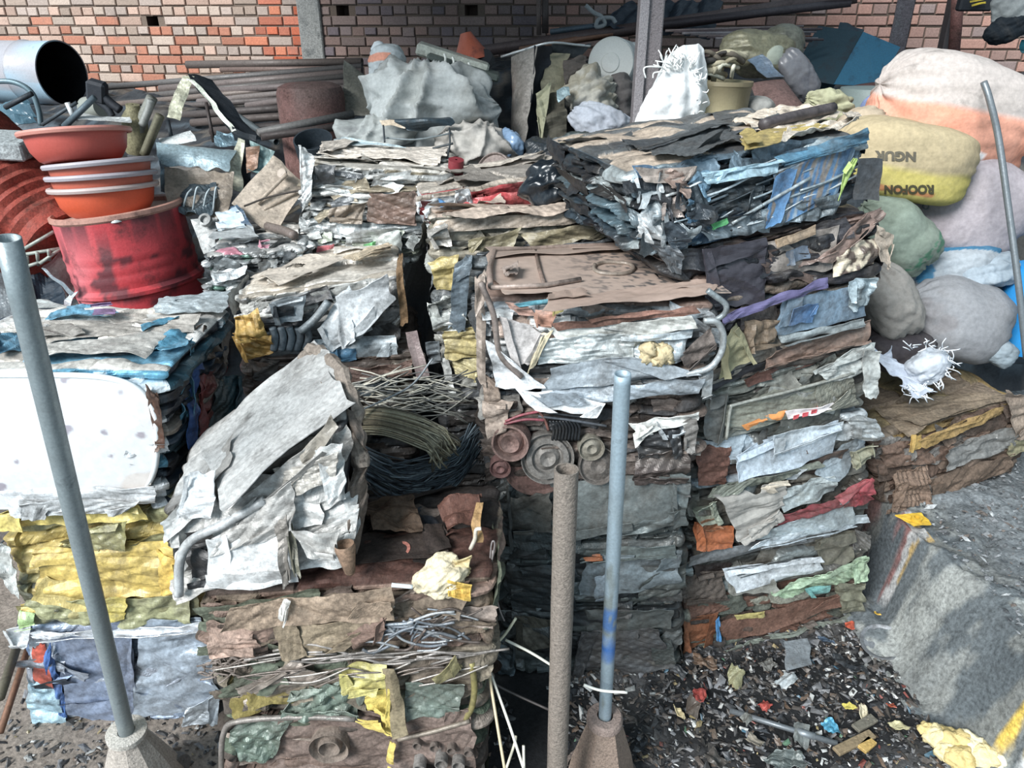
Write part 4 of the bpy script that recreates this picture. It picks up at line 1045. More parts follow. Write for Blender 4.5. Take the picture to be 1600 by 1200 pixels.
panel(B, 'grey board', [(338, 378), (400, 372), (405, 385), (335, 392)], '#a4a9aa', face='t', lift=.04, amp=.006, metal=0)
panel(B, 'pink wrapper', [(408, 396), (425, 394), (424, 402), (410, 404)], '#d890a4', face='t', lift=.03, amp=.006, metal=0, m=M_film)
strip(B, 'brown_pipe_piece', [(420, 365), (445, 372), (462, 380)], .018, '#75665e', face='t', lift=.03, metal=0)
B = bale('N2', 'pale crushed bale flecked with green and pink, below the brown faced silver bale', [(472, 345), (668, 345), (645, 410), (470, 408)], 2.88, 2.88, .5, '#b9bebe:3:.3 #d2d4d0:2:.2 #8d9492:2:.3 #a2ab98:1 #565c60:1', 66, group=GB, amp=.02, thick=(.01, .03), flaps=40, jag=.7)
panel(B, 'green sliver', [(572, 378), (588, 374), (586, 385), (574, 388)], '#4fae5c', lift=.04, metal=0)
panel(B, 'pink red sliver', [(500, 378), (525, 376), (524, 384), (500, 388)], '#cf6a72', lift=.04, metal=0)
panel(B, 'pale sheet', [(585, 365), (630, 360), (628, 388), (588, 390)], '#b2b8b2', lift=.036, amp=.01, metal=.2)
B = bale('N1', 'silver and white bale with a brown crumpled panel, under the white sacks', [(476, 258), (702, 272), (660, 346), (474, 344)], 2.88, 2.88, .45, '#c0c2c0:3:.3 #a5a8a6:2:.3 #dcdcd8:2:.2 #6a6d70:1.5 #97896f:.8', 65, top='#d2ccc2:3:.05 #bdb7ac:2', group=GB, amp=.022, thick=(.01, .035), flaps=44, jag=.8)
panel(B, 'brown crumpled panel', [(575, 302), (655, 298), (652, 342), (570, 345)], '#7d6254', lift=.035, amp=.014, metal=.1)
panel(B, 'tan brown sheet', [(515, 322), (575, 310), (572, 342), (518, 345)], '#8d7d6c', lift=.03, amp=.014, metal=.1)
panel(B, 'white end sheet', [(474, 232), (495, 228), (492, 315), (476, 320)], '#e2e6e6', lift=.04, amp=.02, metal=.15)
panel(B, 'black folds', [(488, 258), (530, 252), (525, 285), (490, 290)], '#3c4044', lift=.035, amp=.02, metal=.2)
panel(B, 'tan top sheet', [(505, 232), (690, 238), (690, 262), (500, 250)], '#d5c9bb', face='t', lift=.02, amp=.008, metal=.05)
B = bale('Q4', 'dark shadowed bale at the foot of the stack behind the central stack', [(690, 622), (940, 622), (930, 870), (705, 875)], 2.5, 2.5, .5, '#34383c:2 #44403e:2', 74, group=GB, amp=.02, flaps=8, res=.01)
B = bale('Q3', 'grey bale with a pale yellow folded sheet, low behind the central stack', [(680, 505), (955, 505), (942, 622), (690, 622)], 2.5, 2.5, .5, '#9a9a92:2:.1 #c8c6ba:2:.1 #5d6064:2 #3c4044:1', 73, group=GB, amp=.022)
panel(B, 'pale yellow sheet', [(692, 515), (748, 508), (750, 552), (702, 556)], '#d8c47a', lift=.045, amp=.012, metal=.05)
panel(B, 'cream yellow sheet', [(705, 560), (752, 552), (752, 592), (715, 582)], '#d5c68a', lift=.04, amp=.014, metal=.05)
panel(B, 'white bent strip', [(688, 555), (700, 552), (712, 600), (704, 605)], '#dcdfdc', lift=.05, amp=.008, metal=.1)
panel(B, 'grey rounded tin', [(668, 528), (690, 522), (694, 556), (674, 560)], '#78838a', lift=.05, amp=.008, metal=.3)
B = bale('Q2', 'grey bale with yellow sheet and blue grey hanging strip, below the tan bale', [(672, 402), (962, 402), (955, 505), (680, 505)], 2.5, 2.5, .5, '#7f868a:2:.2 #a2a39c:2:.2 #555b60:2 #3c4044:1', 72, group=GB, amp=.022)
panel(B, 'yellow sheet', [(672, 405), (718, 398), (712, 452), (680, 452)], '#d9bf62', lift=.04, amp=.012, metal=.05)
panel(B, 'blue grey hanging strip', [(712, 400), (740, 392), (728, 500), (705, 495)], '#6f7f8a', lift=.06, amp=.006, metal=.25)
panel(B, 'silver folds', [(668, 465), (718, 455), (735, 505), (685, 512)], '#b3b7b2', lift=.04, amp=.02, metal=.25)
panel(B, 'grey folded sheet', [(735, 395), (960, 375), (960, 402), (745, 415)], '#5c6468', lift=.045, amp=.016, metal=.25)
B = bale('Q1', 'flat tan bale with cracked dusty top and khaki folds, before the red bale', [(668, 342), (962, 334), (965, 402), (676, 404)], 2.5, 2.52, .19, '#8d8570:2:.1 #6c6a60:2:.15 #a49a86:2:.1 #4a4c50:1 #565c62:1', 71, top='#c2ad9c:3:.05 #ad9a8a:2:.05 #d0bfae:1', group=GB, amp=.02, thick=(.02, .05), topamp=.35)
panel(B, 'khaki fold', [(730, 368), (815, 352), (800, 378), (735, 390)], '#8a7f5e', lift=.05, amp=.012, metal=.05)
panel(B, 'khaki fold', [(815, 360), (958, 340), (960, 362), (830, 382)], '#8f8262', lift=.05, amp=.012, metal=.05)
panel(B, 'dark grey fold', [(735, 388), (960, 366), (960, 385), (740, 404)], '#596066', lift=.05, amp=.012, metal=.2)
panel(B, 'tan top plate', [(700, 340), (930, 328), (955, 338), (690, 352)], '#c9b3a0', face='t', lift=.026, amp=.006, metal=0)
panel(B, 'crumpled end can', [(668, 350), (700, 344), (706, 382), (678, 385)], '#a9a49c', lift=.05, amp=.022, metal=.3)
panel(B, 'tan upper edge', [(675, 338), (960, 325), (960, 340), (690, 358)], '#bca995', lift=.04, amp=.006, metal=0)
B = bale('Q0', 'red painted bale with a white and blue left end, under the black plastic bag', [(655, 302), (955, 262), (962, 335), (662, 350)], 2.72, 2.86, .4, '#b0343a:4:.1 #8f2c32:2:.1 #6a3438:1 #d8d4d0:.6', 70, top='#b5aa9c:2:.05 #8a7f76:2 #a39a90:2', group=GB, amp=.016, thick=(.03, .08), flaps=14, side='#d5dade:2 #8a9096:1')
panel(B, 'red sheet', [(718, 306), (945, 264), (945, 312), (722, 334)], '#c23a3e', lift=.05, amp=.014, metal=.1, wl=.09)
panel(B, 'white end sheet', [(655, 305), (715, 295), (708, 328), (662, 338)], '#dfe4e6', lift=.034, amp=.014, metal=.1)
panel(B, 'blue flap', [(680, 305), (715, 318), (722, 330), (690, 330)], '#3a86c2', lift=.045, amp=.008, metal=0)
panel(B, 'grey tin curl', [(706, 295), (728, 288), (732, 312), (712, 316)], '#a2a4a6', lift=.045, amp=.014, metal=.4)
panel(B, 'tan upper edge', [(655, 303), (880, 262), (880, 268), (658, 310)], '#b3a493', lift=.04, amp=.008, metal=0)
# ------------------------------------------------------------------ the yard: wall, floor, ledge, heap
W0 = np.array([-6.2, 8.47, 0.0]); W1 = np.array([5.6, 6.45, 0.0])
wx = unit(W1 - W0); wn = np.array([wx[1], -wx[0], 0.0])          # wn points to the camera
WL = np.linalg.norm(W1 - W0)
PIT, CH = .244, .086
rg = np.random.default_rng(77)


def wall_uv(px, py):
    P = onplane(px, py, W0, wn)
    return np.dot(P - W0, wx), P[2]


holes = [wall_uv(x, y) for x, y in [(243, 33), (535, 10), (738, 12)]]
hc = [(int(u / (PIT / 2)), int(z / CH)) for u, z in holes]
Acc_b = Acc(); mort = Acc(); dark = Acc()
pu = [wall_uv(x, 60)[0] for x in (400, 470, 495, 700, 850, 1300, 1420)]
nV = []
for r_ in range(10, 34):
    z0 = r_ * CH
    head = (r_ % 2 == 0)
    L_ = PIT / 2 if head else PIT
    x = -rg.uniform(0, PIT)
    while x < WL:
        a0, a1 = x + .006, x + L_ - .006
        skip = any((a0 < (c + 1) * PIT / 2 - .01 and a1 > c * PIT / 2 + .01 and r_ == k) for c, k in hc)
        if not skip and a1 > 0:
            j = rg.normal(0, .003, 3); dp = .016 + rg.normal(0, .004)
            z1, z2 = z0 + .007 + j[0], z0 + CH - .007 + j[1]
            b_ = .006
            V = []
            for (uu, zz, dd) in ((a0, z1, -.02), (a1, z1, -.02), (a1, z2, -.02), (a0, z2, -.02), (a0, z1, dp - b_), (a1, z1, dp - b_), (a1, z2, dp - b_), (a0, z2, dp - b_),
                                 (a0 + b_, z1 + b_, dp), (a1 - b_, z1 + b_, dp), (a1 - b_, z2 - b_, dp), (a0 + b_, z2 - b_, dp)):
                V.append(W0 + wx * uu + np.array([0, 0, zz]) + wn * dd)
            Q = [[8, 9, 10, 11]]
            for k in range(4):
                k2 = (k + 1) % 4
                Q.append([k, k2, 4 + k2, 4 + k]); Q.append([4 + k, 4 + k2, 8 + k2, 8 + k])
            um = (a0 + a1) / 2  # left bricks lighter, middle ones darker: the wall's light put into their colour
            t = rg.random()
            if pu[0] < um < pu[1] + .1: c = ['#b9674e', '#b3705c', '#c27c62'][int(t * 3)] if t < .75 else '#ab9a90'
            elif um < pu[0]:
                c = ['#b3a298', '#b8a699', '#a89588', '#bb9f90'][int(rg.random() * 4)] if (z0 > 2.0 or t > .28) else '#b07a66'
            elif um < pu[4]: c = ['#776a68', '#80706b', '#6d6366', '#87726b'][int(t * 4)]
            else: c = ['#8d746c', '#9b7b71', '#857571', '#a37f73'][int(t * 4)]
            K = hexc(c) * rg.uniform(.8, 1.15)
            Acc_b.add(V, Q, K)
        x += L_
wb = Acc_b.emit('wall_back', M_wall, loc=W0); wb['kind'] = 'structure'
cols = int(WL / (PIT / 2)) + 1
for r_ in range(0, 36):
    for c in range(cols):
        q = [W0 + wx * u_ + np.array([0, 0, z_]) for u_, z_ in ((c * PIT / 2, r_ * CH), ((c + 1) * PIT / 2, r_ * CH), ((c + 1) * PIT / 2, (r_ + 1) * CH), (c * PIT / 2, (r_ + 1) * CH))]
        if (c, r_) in hc:
            b4 = [p - wn * .2 for p in q]
            mort.add(q + b4, [[0, 1, 5, 4], [1, 2, 6, 5], [2, 3, 7, 6], [3, 0, 4, 7], [4, 5, 6, 7]], hexc('#5a4c46'))
        else:
            mort.add(q, [[0, 1, 2, 3]], hexc('#77695f') * (.95 if c * PIT / 2 < pu[2] else .62))  # mortar dimmed right of the pillar, shade put into its colour
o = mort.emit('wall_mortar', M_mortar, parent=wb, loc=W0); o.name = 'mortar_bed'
# concrete pillar let into the wall
u_, z_ = wall_uv(489, 60)
V, Q, T = box_g(W0 + wx * u_ + np.array([0, 0, 1.6]) + wn * .0, (.225, .09, 3.2), np.stack([wx, -wn, np.array([0, 0, 1.0])], 1), .01)
o = emit('column', V, Q, M_conc, T=T, col=hexc('#8b8b88')); o['kind'] = 'structure'
u_, z_ = wall_uv(1403, 60)
V, Q, T = box_g(W0 + wx * u_ + np.array([0, 0, 1.6]), (.14, .07, 3.2), np.stack([wx, -wn, np.array([0, 0, 1.0])], 1), .01)
o = emit('column', V, Q, M_conc, T=T, col=hexc('#3f3d42')); o['kind'] = 'structure'

# ---- unseen shed roof, laid out to keep the sun off the back
xs = np.arange(-3.4, 1.3, .02); V = []
for yy, zz in ((1.75, 3.6), (8.6, 4.3)):
    V += [(x_, yy, zz + .02 * math.sin(x_ * 2 * math.pi / .08)) for x_ in xs]
o = emit('shade_roof', V, gridq(2, len(xs)), M_dark, col=hexc('#6d7074'), smooth=True); o['kind'] = 'structure'

# ---- floor
def floor_z(x, y):
    p = np.stack([x * 2.2, y * 2.2, x * 0], -1)
    return .014 * fbm(p, 3, 3) + .006 * fbm(p * 7, 3, 5) - .008


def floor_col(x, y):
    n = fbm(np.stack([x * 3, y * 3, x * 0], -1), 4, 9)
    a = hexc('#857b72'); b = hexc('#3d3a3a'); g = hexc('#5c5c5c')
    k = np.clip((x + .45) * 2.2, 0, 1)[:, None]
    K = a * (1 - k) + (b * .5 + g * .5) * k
    d = np.minimum(np.hypot((x - .95) / .5, (y - 1.72) / .28), np.hypot((x - .12) / .33, (y - 1.45) / .5)) + .55 * n  # first ellipse: black litter stain; second: the gap's shade painted black
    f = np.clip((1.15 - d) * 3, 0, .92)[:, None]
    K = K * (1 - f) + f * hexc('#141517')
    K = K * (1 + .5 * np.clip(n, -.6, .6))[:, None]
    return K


acc = Acc()
xs = np.arange(-2.2, 2.61, .014); ys = np.arange(.75, 2.6, .014)
X, Y_ = np.meshgrid(xs, ys); x = X.ravel(); y = Y_.ravel()
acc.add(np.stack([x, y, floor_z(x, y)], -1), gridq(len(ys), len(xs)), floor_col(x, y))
V, Q = [], []
for (xa, xb, ya, yb) in ((-8, -2.2, -1, 9.5), (2.6, 8, -1, 9.5), (-2.2, 2.6, -1, .75), (-2.2, 2.6, 2.6, 9.5)):
    i = len(V); V += [(xa, ya, -.008), (xb, ya, -.008), (xb, yb, -.008), (xa, yb, -.008)]; Q.append([i, i + 1, i + 2, i + 3])
acc.add(V, Q, hexc('#6a6460'))
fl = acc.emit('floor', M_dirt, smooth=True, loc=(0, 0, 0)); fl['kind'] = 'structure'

# ---- concrete ledge on the right
LZ = .37
ys = np.concatenate([np.arange(1.2, 2.7, .012), np.arange(2.7, 4.2, .05)])
us = np.concatenate([np.linspace(-.16, .0, 14), np.linspace(.004, .10, 26), np.linspace(.11, 1.1, 70), np.linspace(1.15, 4, 20)])
U, YY = np.meshgrid(us, ys)
u = U.ravel(); y = YY.ravel()
n1 = fbm(np.stack([u * 5, y * 5, u * 0], -1), 4, 21)
ex_ = 1.40 + .10 * (2.1 - y)                   # the ledge's edge in plan
bank = np.clip(1 - np.abs(y - 1.78) / .34, 0, 1); wd = .03 + .17 * bank
t = np.clip((u + .02 + .1 * bank) / (wd + .04), 0, 1); t = t * t * (3 - 2 * t)
z = LZ * t + .03 * np.exp(-((u + .05) / .06) ** 2) + .024 * n1 + .018 * fbm(np.stack([u * 26, y * 26, u * 0], -1), 5, 4)
cr = vn(np.stack([u * 2.2 + y * 2.2, u * 3 - y * 3, u * 0 + 2], -1), 31); z = z - .018 * np.exp(-(cr / .06) ** 2) * np.clip(u * 8 - .4, 0, 1)
K = np.tile(hexc('#868885'), (len(u), 1)) * (1 + .6 * np.clip(n1, -.7, .7))[:, None]
sm = np.clip(fbm(np.stack([u * 11, y * 11, u * 0 + 5], -1), 5, 33) * 5 - .1, 0, .75)[:, None]; K = K * (1 - sm) + sm * hexc('#4a5258')
top_ = np.clip((u - .12) * 6, 0, 1)[:, None]
K = K * (1 - top_) + top_ * hexc('#6e7274') * (1 + .6 * n1)[:, None]
paint = vn(np.stack([u * 9, y * 13, u * 0 + 3], -1), 6) + .25 * vn(np.stack([u * 60, y * 40, u * 0], -1), 3)
ny = ((y < 1.52) & (u < .08) & (u > -.03) & (z > .06))
f = (np.clip((paint + .25) * 5, 0, .95) * ny)[:, None]
stripe = (vn(np.stack([u * 0, y * 22 + z * 8, u * 0 + 8], -1), 12) > .12)[:, None]
K = K * (1 - f) + f * np.where(stripe, hexc('#d8b858'), hexc('#dcdee0'))
f = (np.clip((paint + .18) * 5, 0, .65) * ((y > 2.11) & (y < 2.6) & (u < .10) & (u > -.06) & (z > .06)))[:, None]
K = K * (1 - f) + f * np.where(paint[:, None] > .55, hexc('#c0a060'), np.where(paint[:, None] > .12, hexc('#c4c2c0'), hexc('#8a5a54')))
V = np.stack([ex_ + u, y, z], -1)
lg = emit('floor_ledge', V, gridq(len(ys), len(us)), M_conc, col=K, smooth=True, loc=(1.5, 2, 0)); lg['kind'] = 'structure'

# ---- heap of loose scrap behind the stacks
def heap_z(x, y):
    k = np.clip((x + .75) / .5, 0, 1); k = k * k * (3 - 2 * k)
    r1 = np.clip((y - 2.95) / .3, 0, 1); r2 = np.clip((y - 3.15) / .4, 0, 1)
    h = (1 - k) * r1 * (.62 + .36 * np.clip(y - 3.3, 0, 2.2)) + k * r2 * (1.2 + .55 * np.clip(y - 3.5, 0, .9))
    return h - .1 * np.clip(x - 1.6, 0, 1) * r2


xs = np.arange(-5.5, 4.6, .035); ys = np.arange(2.95, 7.4, .035)
X, Y_ = np.meshgrid(xs, ys); x = X.ravel(); y = Y_.ravel()
y = np.minimum(y, W0[1] + (x - W0[0]) * (wx[1] / wx[0]) - .16 + .0 * x)
z = heap_z(x, y)
sd = (np.floor(x * 3) * 7 + np.floor(y * 3)).astype(int)
z = z + np.clip((y - 2.95) * 4, 0, 1) * (.05 * crease(x, y, np.zeros(len(x), int) + 5, .25, 1.0) + .09 * fbm(np.stack([x * 3, y * 3, x * 0], -1), 3, 5))
pal_h = palette('#3a3c40:3 #2a2d33:3 #54504c:2 #6a625a:1 #4a555e:1')
K = pick(pal_h, h1(np.floor(x * 9 + 2 * vn(np.stack([x * 8, y * 8, x * 0], -1))).astype(int), np.floor(y * 9).astype(int), 3))
hp = emit('loose_scrap_heap', np.stack([x, y, z], -1), gridq(len(ys), len(xs)), M_dark, col=K, loc=(0, 5, 0))
tag(hp, 'dark heap of loose scrap behind the stacked bales, in front of the brick wall', 'scrap heap', kind='stuff')


# ------------------------------------------------------------------ general makers
def wsheet(name, q, color, parent=None, metal=.1, amp=.008, wl=.12, m=None, solid=.003, res=.012, rag=.01, curl=.01, label=None, cat=None, group=None, seed=None, bow=0, **k):
    """sheet through four surveyed corners (px, py, Y)"""
    P4 = [at(*p) for p in q]
    seed = seed if seed is not None else int(q[0][0] * 7 + q[0][1])
    V, Q, K = sheet_g(P4, seed, amp=amp, wl=wl, res=res, rag=rag, curl=curl, col=np.append(hexc(color), metal), bow=bow, **k)
    o = emit(name, V, Q, m or M_scrap, parent, col=K, solid=solid)
    if label: tag(o, label, cat, group)
    return o


def wtube(name, pts, r, color, parent=None, metal=.3, m=None, smooth=True, hollow=0, label=None, cat=None, group=None, n=10, k=6):
    P = np.array([at(*p) for p in pts])
    if smooth: P = smoothpts(P, k)
    V, Q, T = tube_g(P, r, n, hollow=hollow)
    o = emit(name, V, Q, m or M_dark, parent, col=np.append(hexc(color), metal), T=T, smooth=True)
    if label: tag(o, label, cat, group)
    return o


def wlathe(name, prof, loc, axis, color, parent=None, metal=0, m=None, n=48, dent=0, colfn=None, smooth=True, seed=1, solid=0):
    V, Q = lathe_g(prof, n, axes(axis), loc)
    if dent:
        V = V + (dent * fbm((V - loc) * 6, 3, seed))[:, None] * unit(np.array([.3, -1, .2]))
    K = np.tile(np.append(hexc(color), metal), (len(V), 1))
    if colfn is not None: K = colfn(V, K)
    o = emit(name, V, Q, m or M_paint, parent, col=K, smooth=smooth, solid=solid)
    if smooth:
        md = o.modifiers.new('EdgeSplit', 'EDGE_SPLIT'); md.split_angle = math.radians(40)
    return o


FW = np.array([0, _cp, -_sp]); UPV = np.array([0, _sp, _cp]); RT = np.array([1.0, 0, 0])


def sack_g(c, size, roll=0, yaw=0, pitch=0, seed=1, e=3.1, wr=.05, n=84, m=128, pleat=.03, sag=.2, wl=.22, neck=None, fold=.03, drape=0, dn=8, d0=(.1, 1.25)):
    """stuffed bag: size = half extents (length, thickness, height) in metres; neck = (side, length) gathers one end"""
    th = np.linspace(0, math.pi, n)[:, None]; ph = (np.arange(m) / m * 2 * math.pi)[None]
    dx = np.cos(th) * np.ones_like(ph); dy = np.sin(th) * np.cos(ph); dz = np.sin(th) * np.sin(ph)
    d = np.stack([dx, dy, dz], -1).reshape(-1, 3)
    r = (np.abs(d) ** e).sum(1) ** (-1 / e)
    q = d * r[:, None]
    ang = np.arctan2(q[:, 2], q[:, 1])
    end = np.abs(q[:, 0]) ** 3
    # seams: the thickness narrows to the ends like a sewn bag
    f = 1 - .45 * end
    q2 = q.copy(); q2[:, 1] *= f; q2[:, 2] *= (1 - .12 * end)
    q2[:, 2] -= sag * (q[:, 0] ** 2 - .4) * .3
    P = q2 * np.asarray(size)
    s_ = np.asarray(size)
    sdv = np.full(len(P), seed)
    rel = wr * s_.min() * (1.1 * crease(P[:, 0] + .4 * P[:, 1], P[:, 2] + .5 * P[:, 1], sdv, wl * .75, 1.8) + .22 * crease(P[:, 0] - .4 * P[:, 1], P[:, 2] + .3 * P[:, 1], sdv + 5, wl * .3, 1.4) + 1.3 * fbm(P / s_.min() * 1.3 + seed, 3, seed))
    fz = P[:, 2] * 16 / max(s_[2] / .12, .6) + 2.2 * vn(P * np.array([2.2, 2.2, 4]) + seed, seed)
    rel = rel * 1.05 + fold * s_.min() * 2.2 * np.abs(np.sin(fz)) * (.3 + .7 * np.clip(vn(P * np.array([4, 4, 7]) + 3, seed + 9) + .4, 0, 1))
    if drape:
        an = np.arctan2(q[:, 0] - d0[0], d0[1] - q[:, 2]); rd = np.hypot(q[:, 0] - d0[0], q[:, 2] - d0[1])
        wv = an * dn / 2 + 1.1 * vn(np.stack([q[:, 0] * 1.8, q[:, 1], q[:, 2] * 2.4], -1) + seed, seed + 1)
        rel = rel + drape * (1 - np.abs(np.sin(wv)) ** .6) * np.clip(rd, .2, 1) * 1.6 - drape * .8 * np.abs(np.sin(rd * 4.5 + 2 * vn(q * 1.5 + seed, 5))) ** .7 * np.clip(vn(q * 1.6 + 2, 8) + .5, 0, 1)
    rel = rel + pleat * s_.min() * np.sin(ang * 15 + 3 * fbm(P * 7, 2, seed + 4)) * end * 1.6
    nn = d / np.linalg.norm(d, axis=1, keepdims=True)
    P = P + nn * rel[:, None]
    if neck:
        sd_, ln, wd = neck
        k = np.clip((q[:, 0] * sd_ - .72) / .28, 0, 1)
        P[:, 0] += sd_ * ln * k ** 1.5
        P[:, 1:] *= (1 - (1 - wd) * np.sin(np.clip(k * 1.6, 0, 1) * math.pi / 2))[:, None]
    cr, sr = math.cos(roll), math.sin(roll)
    R1 = np.array([[cr, 0, -sr], [0, 1, 0], [sr, 0, cr]])
    cy, sy = math.cos(yaw), math.sin(yaw)
    R2 = np.array([[cy, -sy, 0], [sy, cy, 0], [0, 0, 1]])
    cp_, sp_ = math.cos(pitch), math.sin(pitch)
    R3 = np.array([[1, 0, 0], [0, cp_, -sp_], [0, sp_, cp_]])
    V = P @ (R1 @ R2 @ R3).T + np.asarray(c)
    return V, gridq(n, m, 0, True), q


BVH = {}


def sack(label, px, py, Y, w, h, t, color, roll=0, yaw=0, pitch=0, seed=1, colfn=None, cat='sack', name='stuffed_sack', group='stuffed sacks', key=None, m=None, metal=0, parent=None, **k):
    c = at(px, py, Y)
    zc = np.dot(c - CAM, FW)
    size = (w / FPX * zc / 2, t, h / FPX * zc / 2)
    V, Q, q = sack_g(c, size, math.radians(roll), math.radians(yaw), math.radians(pitch), seed, **k)
    K = np.tile(np.append(hexc(color), metal), (len(V), 1))
    K[:, :3] *= (1 + .10 * fbm(V * 3.1 + seed, 3, seed))[:, None]
    if colfn is not None: K = colfn(q, V, K)
    o = emit(name, V, Q, m or M_cloth, parent, col=K, smooth=True)
    if label: tag(o, label, cat, group)
    if key: BVH[key] = (BVHTree.FromPolygons(V.tolist(), Q.tolist()), o)
    return o


def lettering(key, txt, c, hgt, ang, color, name='printed_lettering', mirror=False, bold=.02, sx=1.0):
    """block letters printed on a bag: laid on the bag's own surface"""
    bv, par = BVH[key]
    cu = bpy.data.curves.new('letters', 'FONT'); cu.body = txt; cu.size = 1; cu.align_x = 'CENTER'; cu.align_y = 'CENTER'; cu.offset = bold; cu.resolution_u = 3
    ob = bpy.data.objects.new('letters', cu); C.objects.link(ob)
    dg = bpy.context.evaluated_depsgraph_get(); me = ob.evaluated_get(dg).to_mesh()
    import bmesh
    bm = bmesh.new(); bm.from_mesh(me)
    bmesh.ops.triangulate(bm, faces=bm.faces[:]); bmesh.ops.subdivide_edges(bm, edges=bm.edges[:], cuts=1)
    bmesh.ops.triangulate(bm, faces=bm.faces[:])
    bm.verts.ensure_lookup_table()
    vs_ = np.array([v.co[:] for v in bm.verts]); fs = [[v.index for v in f.verts] for f in bm.faces]
    bm.free(); bpy.data.objects.remove(ob)
    ca, sa = math.cos(ang), math.sin(ang)
    out = []; bad = set()
    for i, v in enumerate(vs_):
        x, y = v[0] * hgt * sx, -v[1] * hgt
        d = Vector(ray(c[0] + ca * x - sa * y, c[1] + sa * x + ca * y)).normalized()
        hit, nn, _, _ = bv.ray_cast(Vector(CAM), d)
        if hit is None: bad.add(i); out.append((0, 0, -5)); continue
        if nn.dot(d) > 0: nn = -nn
        out.append(tuple(hit + nn * .0035))
    T = np.array([f for f in fs if not any(i in bad for i in f)])
    used = np.unique(T); mp = -np.ones(len(vs_), int); mp[used] = np.arange(len(used))
    emit(name, np.array(out)[used], None, M_letter, par, col=np.append(hexc(color), 0), T=mp[T])
# ------------------------------------------------------------------ red drum and basins
top = at(183, 325, 3.11); ax = unit([-.10, .03, 1.0])
dr = thing('oil_drum', 'chipped red steel drum carrying the stack of orange and pink basins', 'drum', top - ax * .8)
R_ = .252
prof = [(.05, -.8), (R_ * .97, -.8), (R_, -.79), (R_, -.60)]
for zc_ in (-.55,): prof += [(R_, zc_ - .03), (R_ + .012, zc_), (R_, zc_ + .03)]
prof += [(R_, -.36), (R_ + .004, -.33), (R_ + .017, -.32), (R_ + .017, -.305), (R_, -.29), (R_, -.27), (R_ + .004, -.255), (R_, -.24), (R_, -.225), (R_ + .004, -.21), (R_, -.195), (R_, -.18), (R_ + .004, -.165), (R_, -.15), (R_, -.02)]


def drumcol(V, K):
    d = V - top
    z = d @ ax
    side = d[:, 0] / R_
    f = np.clip(-side * 1.0 + .12, 0, .68)[:, None] * np.clip(.7 + fbm(V * 5, 3, 4), 0, 1)[:, None]  # pinkish highlight painted down the left side
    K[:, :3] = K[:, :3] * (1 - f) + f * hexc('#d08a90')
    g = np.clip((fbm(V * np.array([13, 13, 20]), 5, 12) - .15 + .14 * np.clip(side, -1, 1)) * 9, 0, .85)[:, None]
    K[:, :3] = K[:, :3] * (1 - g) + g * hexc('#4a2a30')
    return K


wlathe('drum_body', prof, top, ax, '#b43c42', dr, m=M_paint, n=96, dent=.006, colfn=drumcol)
wlathe('top_rim', [(R_, -.02), (R_ + .007, -.012), (R_ + .007, .004), (R_ - .004, .008), (R_ - .012, .0), (R_ - .012, -.018)], top, ax, '#b58a7c', dr, n=96)
wlathe('drum_lid', [(R_ - .012, -.018), (R_ * .5, -.017), (.0005, -.016)], top, ax, '#c2a598', dr, n=64)
V, Q = lathe_g([(.028, 0), (.028, .012), (.02, .016), (.0005, .016)], 20, axes(ax), at(180, 340, 2.90) - ax * .0)
V = V - ax * (np.dot((V.mean(0) - top), ax) + .012)
emit('bung_cap', V, Q, M_pipe, dr, col=np.append(hexc('#cfd2d0'), .4), smooth=True)


def basin(label, c, Y, color, rimc, rim_r, ax_, inner='#8d4a40'):
    o = at(*c, Y); ax_ = unit(ax_); H = .118
    t = thing('plastic_basin', label, 'basin', o - ax_ * H, 'plastic basins on the red drum')
    pr = [(.0005, -H), (rim_r * .66, -H), (rim_r * .73, -H + .008), (rim_r * .85, -H * .62), (rim_r * .90, -H * .25), (rim_r * .91, -.012)]
    pin = [(r - .005 if r > .01 else r, z + .004) for r, z in pr][::-1]
    wlathe('bowl', pr + [(rim_r * .9, -.004)] + pin, o, ax_, color, t, m=M_plastic, n=72, dent=.004, seed=int(c[1]))
    wlathe('rolled_rim', [(rim_r * .90, -.004), (rim_r * .93, -.018), (rim_r, -.016), (rim_r + .004, -.006), (rim_r, .002), (rim_r * .93, .004), (rim_r * .90, -.004)], o, ax_, rimc, t, m=M_plastic, n=72)
    return t


basin('lowest orange basin, standing on the red drum with two grey rims above it', (162, 289), 3.10, '#c9583a', '#b9a8a4', .207, [-.05, .10, 1])
basin('middle basin of the nested three, orange with a grey dusty rim', (159, 271), 3.10, '#b8604c', '#a9a2a8', .207, [-.06, .12, 1])
basin('uppermost of the nested three basins, its grey rim under the tilted pink basin', (155, 252), 3.10, '#b5604e', '#a9a4aa', .207, [-.09, .12, 1])
basin('pink red basin tilted on top of the nested basins', (117, 204), 3.08, '#b8564c', '#c98a7e', .203, [-.085, .16, 1])

# ------------------------------------------------------------------ left background
# open drum lying on its side
oc = at(98, 115, 6.3); oa = unit([.95, -.31, -.0]); orr = .235
od = thing('oil_drum', 'pale blue grey drum lying on its side with a black open mouth', 'drum', oc - oa * .4 - np.array([0, 0, orr]))


def odcol(V, K):
    f = np.clip((fbm(V * 4, 3, 6) - .15) * 5, 0, .7)[:, None]
    K[:, :3] = K[:, :3] * (1 - f) + f * hexc('#a8cfe4')
    return K


wlathe('drum_shell', [(.01, -.8), (orr, -.8), (orr, -.34), (orr + .008, -.325), (orr, -.31), (orr, -.006), (orr + .006, 0), (orr - .004, .0)], oc, oa, '#a5a3a8', od, colfn=odcol, n=64, m=M_pipe)
wlathe('black_inside', [(orr - .005, -.002), (orr - .008, -.79), (.001, -.79)], oc, oa, '#0a0c10', od, n=64, m=M_dark)  # inner wall coloured near black
